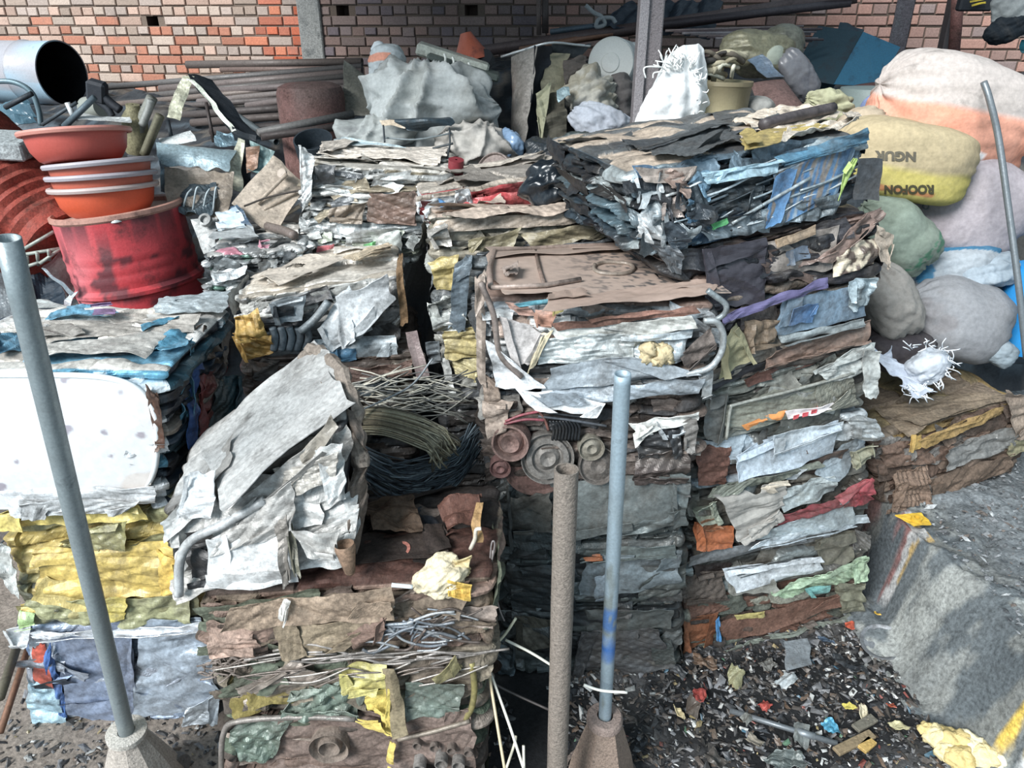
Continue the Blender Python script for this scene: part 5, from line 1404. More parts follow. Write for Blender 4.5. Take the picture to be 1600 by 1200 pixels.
# ribbed red drum
rc = at(20, 312, 3.35); ra = unit([.62, -.35, -.42])
rd = thing('crushed_drum', 'rust red ribbed drum lying crushed at the left edge, below the grey slab', 'drum', rc - np.array([0, 0, .26]))
pr = [(.01, -.42), (.24, -.42)]
for i in range(12):
    z_ = -.38 + i * .062
    pr += [(.238, z_), (.258, z_ + .02), (.238, z_ + .04)]
pr += [(.235, .40), (.18, .42), (.01, .42)]
wlathe('ribbed_shell', pr, rc, ra, '#8c3f34', rd, m=M_rusty, n=64, dent=.05, seed=4)
V, Q, T = box_g(at(2, 226, 3.3), (.30, .22, .075), axes([0.05, -.1, 1]), .008)
o = emit('grey_slab', V, Q, M_conc, col=hexc('#a5abac'), T=T); tag(o, 'thick grey slab with a pale worn edge lying on the ribbed red drum', 'slab')
wtube('bent_tube_frame', [(-20, 128, 3.9), (20, 128, 3.9), (48, 143, 3.9), (60, 170, 3.9), (64, 196, 3.9)], .013, '#6d838c', metal=.3, m=M_pipe, label='blue grey bent tube frame in front of the fallen drum at the left', cat='tube')
wsheet('crumpled_tarp', [(-5, 165, 4.0), (45, 150, 4.0), (62, 200, 3.9), (-5, 205, 3.8)], '#4a6674', amp=.05, wl=.2, label='dark blue crumpled tarp behind the bent tube frame', cat='tarp', m=M_film)
for i, (pts, c, r, lb) in enumerate([
        ([(8, 168, 3.7), (50, 146, 3.7)], '#3c4248', .012, 'short dark bar sticking up over the dark blue tarp'),
        ([(100, 198, 3.5), (148, 152, 3.5)], '#5c6a72', .014, 'grey bar leaning up behind the pink basin'),
        ([(66, 195, 3.6), (120, 160, 3.6)], '#4a5258', .008, 'thin dark rod leaning behind the pink basin'),
        ([(105, 160, 3.6), (118, 190, 3.6)], '#d5d8d8', .012, 'short white bar standing behind the pink basin')]):
    wtube('metal_bar', pts, r, c, smooth=False, label=lb, cat='bar', group='loose bars behind the basins')
h_ = thing('sledge_head', 'dark blocky forked metal head lying behind the pink basin', 'metal part', at(160, 160, 3.7))
V, Q, T = box_g(at(152, 143, 3.7), (.085, .06, .10), axes([.3, -.2, 1]), .012); emit('block', V, Q, M_dark, h_, col=hexc('#34373d'), T=T)
wtube('arm', [(158, 146, 3.7), (172, 160, 3.7), (188, 172, 3.7)], .02, '#33363c', h_)
wtube('arm', [(150, 156, 3.7), (168, 170, 3.7), (176, 182, 3.7)], .016, '#3c4046', h_)
wsheet('white_channel', [(118, 178, 3.55), (205, 186, 3.55), (204, 193, 3.5), (120, 186, 3.5)], '#c9cccb', amp=.003, label='long white metal channel lying behind the pink basin', cat='metal strip')
wlathe('grey_canister', [(.005, -.09), (.055, -.09), (.06, -.08), (.06, .06), (.055, .07), (.005, .07)], at(150, 168, 4.3), [.8, -.5, .1], '#8d9088', None, m=M_pipe); tag(bpy.context.scene.collection.objects[-1], 'small grey canister with a dark end beside the forked metal head', 'canister')
# cluster of tubes and khaki can (right of basins)
for i, (pts, c, r, lb) in enumerate([
        ([(212, 232, 3.6), (222, 188, 3.6), (238, 152, 3.6)], '#8b8c84', .024, 'khaki grey tube standing behind the red drum'),
        ([(222, 196, 3.55), (232, 172, 3.55), (236, 156, 3.55)], '#9a9c98', .017, 'short pale grey pipe stub leaning on the khaki tube'),
        ([(225, 242, 3.5), (242, 200, 3.5), (250, 180, 3.5)], '#6d6a58', .02, 'dark olive tube leaning beside the blue grey car panel')]):
    wtube('scrap_tube', pts, r, c, label=lb, cat='tube', group='scrap tubes')
wlathe('khaki_can', [(.005, -.1), (.05, -.1), (.055, -.09), (.055, .06), (.03, .1), (.03, .12), (.005, .12)], at(212, 205, 3.62), [.15, -.1, 1], '#8a8468', None, m=M_rusty); tag(C.objects[-1], 'dusty khaki can standing right of the pink basin', 'can')

# bent bracket like an inverted V
br = thing('bent_car_bracket', 'bent cream and black car frame piece forming an inverted V before the pipes', 'car part', at(330, 240, 3.6))
wsheet('left_leg', [(284, 118, 3.6), (302, 122, 3.6), (278, 190, 3.55), (258, 182, 3.55)], '#d8d6bd', br, amp=.012, wl=.08)
wsheet('right_leg', [(292, 116, 3.6), (330, 124, 3.65), (402, 214, 3.55), (362, 208, 3.5)], '#22272d', br, amp=.01, wl=.2, m=M_dark)
wsheet('cream_edge', [(296, 124, 3.58), (306, 126, 3.58), (372, 204, 3.48), (366, 208, 3.48)], '#cfd4c6', br, amp=.004, wl=.1)
wsheet('black_gusset', [(362, 200, 3.5), (400, 215, 3.5), (392, 300, 3.4), (372, 300, 3.4)], '#20262c', br, amp=.02, wl=.15, m=M_dark)
wsheet('cream_lower_leg', [(372, 216, 3.44), (384, 218, 3.44), (376, 300, 3.36), (352, 292, 3.36)], '#d6d4bf', br, amp=.014, wl=.08)
wsheet('teal_fold', [(392, 222, 3.45), (430, 240, 3.45), (405, 275, 3.4), (388, 268, 3.4)], '#7f9c9c', br, amp=.02, wl=.1)
wsheet('rust_fold', [(386, 230, 3.43), (408, 228, 3.43), (404, 262, 3.4), (388, 270, 3.4)], '#8c6c58', br, amp=.016, wl=.1)
wtube('rod', [(262, 128 + 60, 3.6), (270, 225, 3.55)], .009, '#3b4248', br, smooth=False)
wtube('rod', [(322, 160, 3.6), (334, 222, 3.55)], .008, '#4a4240', br, smooth=False)

bp = thing('car_cross_rail', 'blue grey car cross panel with a tan lower plate, behind the red drum', 'car part', at(310, 300, 3.3))
wsheet('upper_rail', [(247, 224, 3.42), (374, 236, 3.42), (356, 268, 3.3), (250, 258, 3.3)], '#9fb4bc', bp, amp=.012, wl=.2, metal=.3, bow=.03)
wsheet('end_flange', [(244, 222, 3.42), (262, 226, 3.38), (262, 300, 3.3), (250, 300, 3.3)], '#7d98a6', bp, amp=.016, metal=.2)
wsheet('lower_plate', [(256, 262, 3.3), (366, 268, 3.3), (356, 345, 3.15), (262, 330, 3.15)], '#95897c', bp, amp=.02, wl=.2)
wsheet('dark_tear', [(268, 290, 3.24), (340, 285, 3.24), (330, 340, 3.12), (280, 335, 3.12)], '#46545c', bp, amp=.03, wl=.12)
for i in range(4):
    wtube('torn_wire', [(285 + i * 16, 330, 3.14), (292 + i * 15, 305 - i % 2 * 10, 3.14), (300 + i * 14, 295, 3.16)], .004, '#a9b4b8', bp)
wsheet('white_carton', [(250, 217, 3.55), (298, 202, 3.55), (304, 220, 3.5), (252, 232, 3.5)], '#d2d6d6', amp=.004, label='white flattened carton above the blue grey car panel', cat='carton')
wsheet('crumpled_foil', [(338, 202, 3.5), (372, 205, 3.5), (372, 232, 3.45), (336, 230, 3.45)], '#7f98a4', amp=.03, wl=.08, metal=.4, label='blue grey crumpled foil under the inverted V bracket', cat='foil')

dp = thing('pressed_car_sheet', 'beige pressed car panel leaning left of the silver bale', 'car part', at(420, 360, 3.05))
wsheet('pressed_sheet', [(428, 242, 3.25), (478, 290, 3.2), (428, 372, 2.98), (362, 318, 3.05)], '#bcae9f', dp, amp=.006, wl=.25, rag=.006)
for (a_, b_) in [((402, 318), (448, 272)), ((412, 328), (462, 300)), ((420, 352), (468, 322))]:
    wtube('pressed_rib', [(a_[0], a_[1], 3.06), ((a_[0] + b_[0]) / 2, (a_[1] + b_[1]) / 2, 3.1), (b_[0], b_[1], 3.14)], .008, '#a89a8b', dp, metal=.05, m=M_scrap)
wlathe('pressed_boss', [(.02, 0), (.02, .012), (.013, .014), (.0005, .014)], at(442, 272, 3.16), [-.2, -.8, .5], '#aa9d90', dp)
wtube('long_bent_wire', [(382, 322, 3.0), (420, 308, 2.95), (475, 296, 2.9)], .004, '#3c3632', label='long dark bent wire lying across the beige car panel', cat='wire')
wsheet('holed_plate', [(296, 342, 3.05), (338, 340, 3.05), (338, 388, 2.95), (318, 395, 2.95)], '#a2a4a3', amp=.004, rag=.004, label='grey plate with a round boss, right of the red drum', cat='plate')
wlathe('raised_boss', [(.026, -.004), (.026, .016), (.016, .018), (.014, .004), (.0005, .004)], at(322, 345, 3.0), [-.1, -.8, .6], '#8d8f8e', C.objects['holed_plate'], m=M_scrap)
wsheet('crumpled_blue_white_wrapper', [(338, 330, 3.0), (372, 322, 3.0), (392, 365, 2.9), (348, 372, 2.9)], '#b9c7d0', amp=.03, wl=.07, label='pale blue crumpled wrapper between the grey plate and the beige car panel', cat='wrapper', m=M_film)
wsheet('dark_blue_folded_sheet', [(360, 322, 3.02), (372, 320, 3.02), (398, 362, 2.92), (388, 368, 2.92)], '#3f5468', amp=.01, label='dark blue folded strip beside the pale blue wrapper', cat='metal strip')

# dark junk at the left, behind the leaning pole
jk = thing('wire_rack', 'grey wire rack with cross rods lying left of the red drum', 'rack', at(70, 410, 2.9))
for (a_, b_) in [((32, 392), (84, 362)), ((36, 398), (96, 388)), ((38, 418), (78, 404)), ((62, 412), (96, 388)), ((42, 400), (44, 422)), ((58, 395), (60, 414)), ((76, 391), (78, 406))]:
    wtube('rack_rod', [(*a_, 2.95), (*b_, 3.0)], .007, '#9a9f98', jk, smooth=False)
wsheet('dark_flat_plate', [(66, 420, 2.9), (96, 392, 3.0), (122, 450, 2.95), (112, 470, 2.9)], '#564f4e', amp=.006, m=M_dark, label='dark brown plate leaning between the wire rack and the red drum', cat='plate')
wsheet('thin_steel_strip', [(66, 420, 2.88), (72, 420, 2.88), (116, 458, 2.85), (112, 464, 2.85)], '#7f8a92', amp=.003, label='thin grey steel strip below the wire rack', cat='metal strip')
wsheet('curved_white_bracket', [(102, 456, 2.9), (116, 452, 2.9), (112, 482, 2.85), (102, 478, 2.85)], '#c4ced2', amp=.01, label='small curved white bracket left of the red drum foot', cat='bracket')
wsheet('grey_curved_trim', [(46, 470, 2.8), (70, 468, 2.8), (112, 482, 2.75), (60, 484, 2.75)], '#a9aeac', amp=.008, label='grey curved trim piece behind the white faced bale', cat='trim piece')
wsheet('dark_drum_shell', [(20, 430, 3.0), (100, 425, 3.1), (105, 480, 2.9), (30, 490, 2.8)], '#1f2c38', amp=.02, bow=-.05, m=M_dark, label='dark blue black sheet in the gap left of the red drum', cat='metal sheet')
wsheet('grey_bent_fender', [(-8, 425, 3.2), (30, 415, 3.25), (34, 500, 3.05), (-8, 515, 3.0)], '#6d7478', amp=.03, wl=.2, label='grey bent fender at the left edge above the white faced bale', cat='car part')

# ------------------------------------------------------------------ pipes along the wall
PL = [((292, 101, 7.2), (566, 97, 6.9), .033, '#5d5450', 'thick dark flat topped pipe, uppermost of the pipes along the brick wall'),
      ((345, 109, 7.1), (566, 107, 6.8), .022, '#6b5a54', 'brown pipe just under the uppermost pipe along the wall'),
      ((155, 137, 6.9), (566, 104, 6.6), .026, '#63605f', 'long grey pipe whose left end stops right of the fallen drum'),
      ((250, 139, 6.7), (566, 112, 6.4), .030, '#6b615e', 'long brown grey pipe, third down at the left of the grey plate'),
      ((170, 156, 6.6), (560, 118, 6.3), .026, '#5c5856', 'long dark pipe below the orange bricks'),
      ((180, 163, 6.4), (560, 128, 6.1), .022, '#716660', 'thin brown pipe in the middle of the pipe pile'),
      ((340, 142, 6.3), (560, 128, 6.0), .026, '#6a605e', 'shorter brown pipe behind the inverted V bracket'),
      ((310, 160, 6.1), (560, 137, 5.8), .028, '#736a68', 'pale grey brown pipe ending right behind the V bracket'),
      ((200, 172, 6.0), (555, 146, 5.7), .022, '#57504e', 'dark thin pipe low in the pipe pile'),
      ((365, 153, 5.9), (555, 135, 5.6), .020, '#7d7470', 'short pale pipe in front of the pipe pile'),
      ((385, 165, 5.8), (555, 142, 5.5), .022, '#786d6a', 'pale pipe passing behind the rust coloured tank'),
      ((260, 182, 5.6), (540, 162, 5.3), .026, '#4d4644', 'dark brown pipe under the others behind the V bracket'),
      ((300, 192, 5.4), (520, 176, 5.1), .026, '#5a504c', 'brown pipe near the bottom of the pile, left of the tank'),
      ((330, 205, 5.2), (500, 192, 4.9), .026, '#4b4341', 'lowest dark pipe of the pile, left of the tank'),
      ((325, 150, 5.0), (432, 222, 4.2), .018, '#5f676a', 'grey pipe slanting down right across the pipe pile'),
      ((402, 208, 4.0), (552, 178, 4.25), .021, '#7a7876', 'grey pipe crossing in front of the rust coloured tank'),
      ((408, 214, 3.9), (545, 196, 4.1), .019, '#5f5654', 'brown pipe crossing low in front of the rust coloured tank')]
for a_, b_, r, c, lb in PL:
    wtube('steel_pipe', [a_, b_], r, c, smooth=False, hollow=.8, label=lb, cat='pipe', group='steel pipes stacked along the brick wall', m=M_dark, metal=.2, n=14)
# rust tank
tc_ = at(490, 192, 4.5); tk = thing('rusty_tank', 'upright rust brown cylindrical tank behind the silver bale', 'tank', tc_ - np.array([0, 0, .34]))


def tankcol(V, K):
    f = np.clip((fbm(V * np.array([3, 3, 7]), 4, 7)) * 3, 0, .6)[:, None]
    K[:, :3] = K[:, :3] * (1 - f) + f * hexc('#8d625c')
    return K


wlathe('tank_shell', [(.01, -.34), (.185, -.34), (.188, .02), (.19, .03), (.188, .04), (.188, .16), (.175, .195), (.13, .215), (.01, .22)], tc_, [0, 0, 1], '#7d6863', tk, m=M_rusty, colfn=tankcol, n=64)
wlathe('black_pot', [(.01, -.05), (.085, -.05), (.09, .05), (.084, .05), (.08, -.04), (.01, -.04)], at(492, 232, 3.6), [0, -.45, 1], '#2f373e', None, m=M_dark); tag(C.objects[-1], 'small black pot with a pale rim at the foot of the rust tank', 'pot')
wsheet('grey_plate', [(536, 94, 4.7), (592, 132, 4.7), (592, 180, 4.5), (537, 180, 4.5)], '#858379', amp=.004, rag=.004, label='dusty grey plate with a slanted top standing left of the white sacks', cat='plate')
# ------------------------------------------------------------------ white sacks in the middle back
def blotch(col, sc=5, th=.1, amt=.6, sd=3):
    def fn(q, V, K):
        f = np.clip((fbm(V * sc, 4, sd) - th) * 5, 0, amt)[:, None]
        K[:, :3] = K[:, :3] * (1 - f) + f * hexc(col)
        return K
    return fn


sack('big draped white grey sack behind the silver bale, under the small white bundle', 668, 168, 3.75, 200, 150, .26, '#aeb2b1', roll=4, seed=5, wr=.12, wl=.22, fold=0, drape=.05, dn=13, colfn=blotch('#7f827e', 7, .16, .5), e=2.3)
sack('pale grey sack slumped at the lower left of the big white sack', 592, 222, 3.6, 140, 75, .2, '#a6aaa8', roll=14, seed=8, fold=0, drape=.035, dn=10, wr=.12, wl=.12, colfn=blotch('#77787a', 7, .2, .5))
sack('beige grey sack slumped below and right of the big white sack', 745, 228, 3.5, 110, 70, .16, '#aca8a2', roll=-14, seed=9, fold=0, drape=.03, dn=10, wr=.12, wl=.12)
sack('blue white crumpled plastic bag left of the tall curved sheet', 783, 232, 3.5, 46, 62, .09, '#7f98b4', roll=-60, seed=10, wr=.2, wl=.07, m=M_film)
sack('small tied white bundle with an orange mark, on top of the big white sack', 606, 104, 3.95, 56, 62, .09, '#c3cacc', roll=0, seed=12, wr=.06, wl=.06, name='tied_bundle', cat='bundle', pleat=.02,
     colfn=lambda q, V, K: np.where(((q[:, 2] > .25) & (q[:, 2] < .62) & (q[:, 0] < .35))[:, None], np.append(hexc('#d99a84'), 0), K))
wlathe('bundle_knot', [(.005, -.03), (.035, -.02), (.04, .0), (.02, .03), (.005, .035)], at(592, 76, 3.95), [0, 0, 1], '#dfe5e8', C.objects['tied_bundle'], m=M_cloth, dent=.01)
st = thing('metal_strap_frame', 'dark curved metal band with thin wire legs lying on the white sacks', 'metal frame', at(650, 245, 3.3))
wsheet('curved_band', [(600, 187, 3.38), (708, 184, 3.38), (706, 198, 3.36), (640, 204, 3.36)], '#37444c', st, amp=.004, bow=.05, metal=.3)
wsheet('tan_band_end', [(596, 188, 3.37), (636, 192, 3.36), (634, 202, 3.35), (598, 196, 3.36)], '#b5a590', st, amp=.004)
wtube('wire', [(600, 215, 3.35), (650, 218, 3.32), (706, 208, 3.35)], .004, '#767f82', st)
wtube('wire', [(702, 200, 3.36), (703, 225, 3.3), (698, 250, 3.2)], .004, '#3d4348', st)
wtube('wire', [(599, 196, 3.36), (601, 222, 3.3)], .004, '#3d4348', st)
wtube('wire', [(676, 232, 3.3), (708, 224, 3.3)], .005, '#4a4f52', st)
wsheet('blue_white_board', [(521, 216, 3.35), (560, 220, 3.3), (640, 232, 3.2), (524, 226, 3.25)], '#aabcc2', amp=.006, label='thin pale blue board edge under the white sacks', cat='board')
tr = thing('metal_tray', 'pale metal bumper bar with clips tilted on top of the white sacks', 'car part', at(715, 95, 3.9))
V, Q, T = box_g(at(708, 92, 3.95), (.36, .10, .055), axes([.28, -.1, .95], [1, 0, -.25]), .01)
emit('bar_body', V, Q, M_scrap, tr, col=np.append(hexc('#b4b8ae'), .1), T=T)
V, Q, T = box_g(at(725, 104, 3.92), (.36, .12, .035), axes([.28, -.1, .95], [1, 0, -.32]), .01)
emit('dark_lower_lip', V, Q, M_dark, tr, col=np.append(hexc('#4c5450'), .1), T=T)
for x, y in [(694, 92), (707, 97), (732, 106)]:
    wtube('wire_clip', [(x, y - 8, 3.84), (x + 2, y, 3.83), (x, y + 10, 3.84)], .006, '#d5d8d2', tr)
fn_ = thing('red_funnel', 'dusty red funnel with a black mouth behind the pale bumper bar', 'funnel', at(738, 88, 4.1))
wlathe('cone', [(.028, .075), (.04, .05), (.07, .0), (.105, -.06), (.098, -.06), (.06, 0), (.03, .04)], at(734, 76, 4.1), [-.25, .1, 1], '#99523f', fn_, m=M_paint, dent=.02)
wlathe('black_mouth', [(.01, 0), (.07, 0), (.075, -.025), (.01, -.025)], at(748, 92, 4.02), [-.3, -.6, .8], '#1d2126', fn_, m=M_dark)

# tall curved sheet
cs = thing('curved_metal_sheet', 'tall grey curved metal sheet with a black inner edge, standing right of the white sacks', 'metal sheet', at(845, 250, 3.9))
wsheet('outer_skin', [(800, 82, 4.1), (840, 70, 4.0), (818, 250, 3.75), (798, 250, 3.9)], '#8f8a84', cs, amp=.004, wl=.4, bow=.03)
P4 = [(838, 70), (862, 68), (842, 252), (818, 252)]
wsheet('black_inner_wall', [(836, 72, 4.0), (866, 70, 4.12), (842, 252, 3.86), (818, 250, 3.76)], '#22252c', cs, amp=.004, bow=-.06, m=M_dark)
wtube('bright_lip', [(783, 89, 4.1), (815, 79, 4.05), (858, 67, 4.0), (900, 70, 4.15), (922, 72, 4.2)], .006, '#cfd3d4', cs, metal=.5, m=M_pipe)
wsheet('top_brace', [(862, 66, 4.1), (925, 70, 4.2), (905, 92, 4.2), (862, 84, 4.15)], '#4b5054', cs, amp=.006, m=M_dark)
cb = thing('crumpled_cardboard', 'tall crumpled olive grey cardboard beside the black inner edge of the curved sheet', 'cardboard', at(870, 235, 3.9))
wsheet('board', [(856, 82, 4.1), (888, 86, 4.1), (880, 150, 3.95), (842, 150, 3.95)], '#85826f', cb, amp=.035, wl=.2, m=M_cloth)
wsheet('board', [(840, 148, 3.94), (882, 140, 3.94), (886, 215, 3.82), (846, 232, 3.8)], '#5d5a50', cb, amp=.04, wl=.2, m=M_cloth)
wsheet('pale_edge', [(838, 145, 3.9), (862, 128, 3.92), (846, 230, 3.78), (840, 190, 3.84)], '#a6a58c', cb, amp=.02, wl=.1, m=M_cloth)
wsheet('dark_fold', [(880, 95, 4.05), (915, 88, 4.1), (912, 130, 4.0), (878, 150, 3.95)], '#5a5450', cb, amp=.03, wl=.15, m=M_cloth)
wsheet('pale_blue_tin', [(868, 140, 3.86), (888, 136, 3.86), (894, 148, 3.84), (874, 158, 3.84)], '#8aa0a6', amp=.006, metal=.3, label='small pale blue tin sheet on the crumpled cardboard', cat='tin')
# white bucket lying with its end to the viewer
bk = thing('white_bucket', 'white bucket on its side with its round end showing, left of the post', 'bucket', at(960, 125, 4.2))
wlathe('bucket_wall', [(.01, .0), (.115, 0), (.125, -.01), (.13, -.34), (.124, -.34), (.118, -.02), (.01, -.02)], at(955, 98, 4.15), [-.35, -.9, .1], '#c6c9c7', bk, m=M_plastic, dent=.02)
wlathe('round_end', [(.122, .004), (.118, .012), (.105, .008), (.05, .008), (.045, .014), (.0005, .014)], at(955, 98, 4.14), [-.35, -.9, .1], '#cdcfcb', bk, m=M_plastic, dent=.01)
sack('white frosted plastic drum wrap lying right of the white bucket, against the post', 985, 105, 4.35, 60, 70, .12, '#cfd3d4', seed=14, wr=.05, name='white_wrap', cat='wrap')
sack('pale torn cloth bag hanging below the white bucket', 922, 152, 4.0, 70, 80, .12, '#bdb9ae', roll=35, seed=15, wr=.22, wl=.09, colfn=blotch('#8d8268', 8, .1, .5))
sack('lilac white crumpled bag lower left of the post', 938, 190, 3.9, 95, 48, .12, '#c3c8d2', roll=-22, seed=16, wr=.22, wl=.09)
sack('dark grey bag between the torn cloth bag and the post', 965, 160, 4.1, 50, 80, .1, '#6f6a68', seed=17, wr=.15, wl=.1)
for i, (x, y, w_, h_, c, lb) in enumerate([(845, 238, 60, 40, '#2f353a', 'dark lump of scrap at the foot of the curved sheet'), (905, 228, 55, 38, '#3c4444', 'dark green grey scrap lump below the lilac bag'),
                                             (935, 245, 60, 46, '#4f5356', 'grey scrap lump left of the pale round disc'), (880, 255, 50, 36, '#3a3c42', 'dark scrap lump behind the black plastic bag'),
                                             (952, 222, 48, 30, '#8d9092', 'pale grey rag lump right under the lilac bag'), (935, 285, 34, 50, '#777b80', 'grey crumpled sheet standing right of the black plastic bag')]):
    sack(lb, x, y, 3.5 - .05 * i, w_, h_, .1, c, seed=30 + i, wr=.3, wl=.07, name='scrap_lump', cat='scrap', group='dark scrap lumps behind the red bale', m=M_scrap)
wlathe('pale_round_disc', [(.045, 0), (.045, .008), (.0005, .008)], at(955, 254, 3.2), [-.3, -.9, .2], '#c2c6d0', None, m=M_plastic); tag(C.objects[-1], 'pale round plastic disc left of the blue bale corner', 'disc')
tn = thing('dusty_tins', 'dusty brown round tin lying behind the red bale', 'tin', at(775, 275, 3.2))
wlathe('tin_body', [(.01, -.16), (.09, -.16), (.09, .0), (.084, .004), (.08, -.006), (.01, -.006)], at(770, 272, 3.15), [-.5, -.75, .35], '#7f736e', tn, m=M_rusty)
wlathe('tin_body', [(.01, -.2), (.06, -.2), (.06, .0), (.01, 0)], at(820, 262, 3.3), [-.9, -.3, .1], '#86817c', tn, m=M_rusty)
tn.name = 'dusty_tin_pair'; tn['label'] = 'pair of joined dusty brown tins lying behind the red bale'
wlathe('red_small_can', [(.005, -.05), (.03, -.05), (.03, .04), (.005, .04)], at(712, 265, 2.95), [.1, -.2, 1], '#7c2f36', None, m=M_paint); tag(C.objects[-1], 'small dark red can at the right end of the silver bale', 'can')
# black plastic bag over the red bale
sack('glossy black plastic bag draped on the red bale', 862, 288, 2.62, 95, 78, .075, '#1a2026', roll=6, seed=20, wr=.20, wl=.12, pleat=0, name='black_plastic_bag', cat='plastic bag', group=None, m=M_film, e=2.0)
wsheet('orange_tab', [(868, 250, 2.75), (880, 246, 2.75), (890, 262, 2.72), (872, 260, 2.72)], '#c28a6c', amp=.008, label='small orange brown tab above the black plastic bag', cat='tab')

# white torn woven bag left of the blue bale
tb = thing('torn_woven_bag', 'bright white torn woven bag with frayed threads, standing left of the blue bale', 'sack', at(1040, 245, 3.0))
V, Q, q = sack_g(at(1042, 178, 3.0), (.15, .10, .24), 0, 0, 0, 31, e=2.7, wr=.10, wl=.12, pleat=0, sag=0, fold=0, n=120, m=160)
zt = np.clip((V[:, 2] - V[:, 2].min()) / (V[:, 2].max() - V[:, 2].min()), 0, 1)
xm = at(1042, 178, 3.0)[0]
V[:, 0] = xm + (V[:, 0] - xm) * (1.12 - .62 * zt ** 1.3) + .075 * zt ** 1.2 - .012
fld = np.sin((V[:, 0] - xm) * 75 / (1.15 - .6 * zt) + 2.5 * vn(V * np.array([3, 3, 2.5]), 4))
V[:, 1] += -.010 * fld * np.clip((V[:, 0] - xm) * 9 + .6, .12, 1) - .02 * zt
emit('bag_cloth', V, Q, M_cloth, tb, col=np.append(hexc('#e2e4e4'), 0), smooth=True)
rg = np.random.default_rng(9)
for i in range(60):
    if i < 34:
        x0, y0 = rg.uniform(1035, 1080), rg.uniform(92, 112)
        e_ = (x0 + rg.normal(-2, 10), y0 - rg.uniform(6, 26))
    else:
        x0, y0 = rg.uniform(1078, 1096), rg.uniform(110, 215)
        e_ = (x0 + rg.uniform(2, 16), y0 + rg.normal(-6, 7))
    mid = ((x0 + e_[0]) / 2 + rg.normal(0, 4), (y0 + e_[1]) / 2 + rg.normal(0, 3))
    wtube('frayed_thread', [(x0, y0, 2.93), (*mid, 2.88), (*e_, 2.89)], .0022, '#eef0ee', tb, m=M_cloth, metal=0, n=5, k=3)
wtube('frayed_thread', [(1034, 105, 2.96), (1014, 104, 2.96), (1006, 108, 2.96), (1009, 122, 2.96)], .003, '#dfe2e0', tb, m=M_cloth, n=5)
wtube('frayed_thread', [(1034, 112, 2.96), (1022, 114, 2.96), (1020, 122, 2.96)], .003, '#dfe2e0', tb, m=M_cloth, n=5)
wsheet('torn_hem', [(978, 228, 2.75), (1020, 205, 2.8), (1030, 232, 2.7), (970, 290, 2.6)], '#d5d8d8', tb, amp=.012, wl=.06, m=M_cloth, rag=.03)
# dirty bucket with ropes
db = thing('dirty_bucket', 'dirty cream bucket streaked with grime, right of the white torn bag', 'bucket', at(1125, 195, 3.05))


def buck(V, K):
    f = np.clip((fbm(V * 8, 4, 5) + .12) * 5, 0, .85)[:, None]
    K[:, :3] = K[:, :3] * (1 - f) + f * hexc('#6a614c')
    return K


wlathe('bucket_wall', [(.005, -.13), (.112, -.13), (.116, -.10), (.112, -.09), (.118, .06), (.122, .065), (.122, .08), (.114, .08), (.11, .06), (.104, -.11), (.005, -.11)], at(1122, 160, 3.05), [.03, 0, 1], '#b3a887', db, m=M_plastic, colfn=buck, dent=.012)
for i in range(16):
    a_ = rg.uniform(0, 3.1)
    cx, cy = rg.uniform(1098, 1150), rg.uniform(88, 122)
    wtube('rope', [(cx - 26 * math.cos(a_), cy + 9 * math.sin(a_), 3.05), (cx + rg.normal(0, 4), cy - 8, 3.0), (cx + 26 * math.cos(a_), cy - 9 * math.sin(a_), 3.08)], rg.uniform(.006, .012), ['#c9c6b4', '#5d574e', '#a39c86', '#3c3a38', '#8d8672'][i % 5], db, m=M_cloth, metal=0, n=7)
wlathe('bucket_base', [(.005, -.05), (.13, -.05), (.135, .03), (.12, .05), (.005, .05)], at(1118, 205, 2.98), [0, 0, 1], '#6a6450', None, m=M_rusty, dent=.03); tag(C.objects[-1], 'dark mossy lump of rubbish under the dirty bucket', 'rubbish')
# shiny things and sheets to the right
sh = thing('car_headlamp', 'dusty car headlamp with a glassy end, below the thin rods', 'headlamp', at(1190, 110, 3.6))
V, Q, q = sack_g(at(1185, 84, 3.6), (.17, .09, .09), math.radians(-14), 0, 0, 44, e=2.5, wr=.12, wl=.1, pleat=0)
emit('lamp_housing', V, Q, M_scrap, sh, col=np.append(hexc('#77745f'), .2), smooth=True)
wlathe('lens', [(.05, -.02), (.055, .0), (.04, .012), (.0005, .016)], at(1212, 92, 3.52), [.45, -.85, -.1], '#a3a89a', sh, m=M_film, n=32)
sack('olive grey round casing behind the car headlamp', 1222, 78, 3.75, 60, 70, .1, '#626358', seed=46, wr=.05, name='olive_casing', cat='casing', group=None, m=M_scrap)
wsheet('pink_shard', [(1148, 68, 3.55), (1176, 55, 3.55), (1172, 62, 3.54), (1155, 72, 3.54)], '#cf4f74', amp=.004, m=M_film, label='bright pink plastic shard on the car headlamp', cat='shard')
wsheet('blue_grey_plate', [(1165, 96, 3.5), (1190, 88, 3.5), (1228, 122, 3.4), (1200, 122, 3.4)], '#5d6c7c', amp=.004, label='blue grey plate under the car headlamp', cat='plate')
wsheet('brown_rounded_sheet', [(1172, 128, 3.4), (1222, 122, 3.42), (1272, 182, 3.2), (1185, 186, 3.2)], '#6a5450', amp=.004, wl=.3, bow=.03, m=M_rusty, label='rusty brown rounded sheet behind the blue bale', cat='metal sheet')
sack('grey plastic sleeve with a translucent end, right of the olive casing', 1246, 116, 3.55, 84, 40, .06, '#6c6c70', roll=-50, seed=47, wr=.12, e=4, name='grey_sleeve', cat='sleeve', group=None, m=M_film)
sack('pale yellow striped bundle between the brown sheet and the grey green tank', 1294, 166, 3.2, 62, 44, .09, '#aaa98c', roll=-20, seed=48, wr=.2, wl=.06, name='striped_bundle', cat='bundle', group=None)
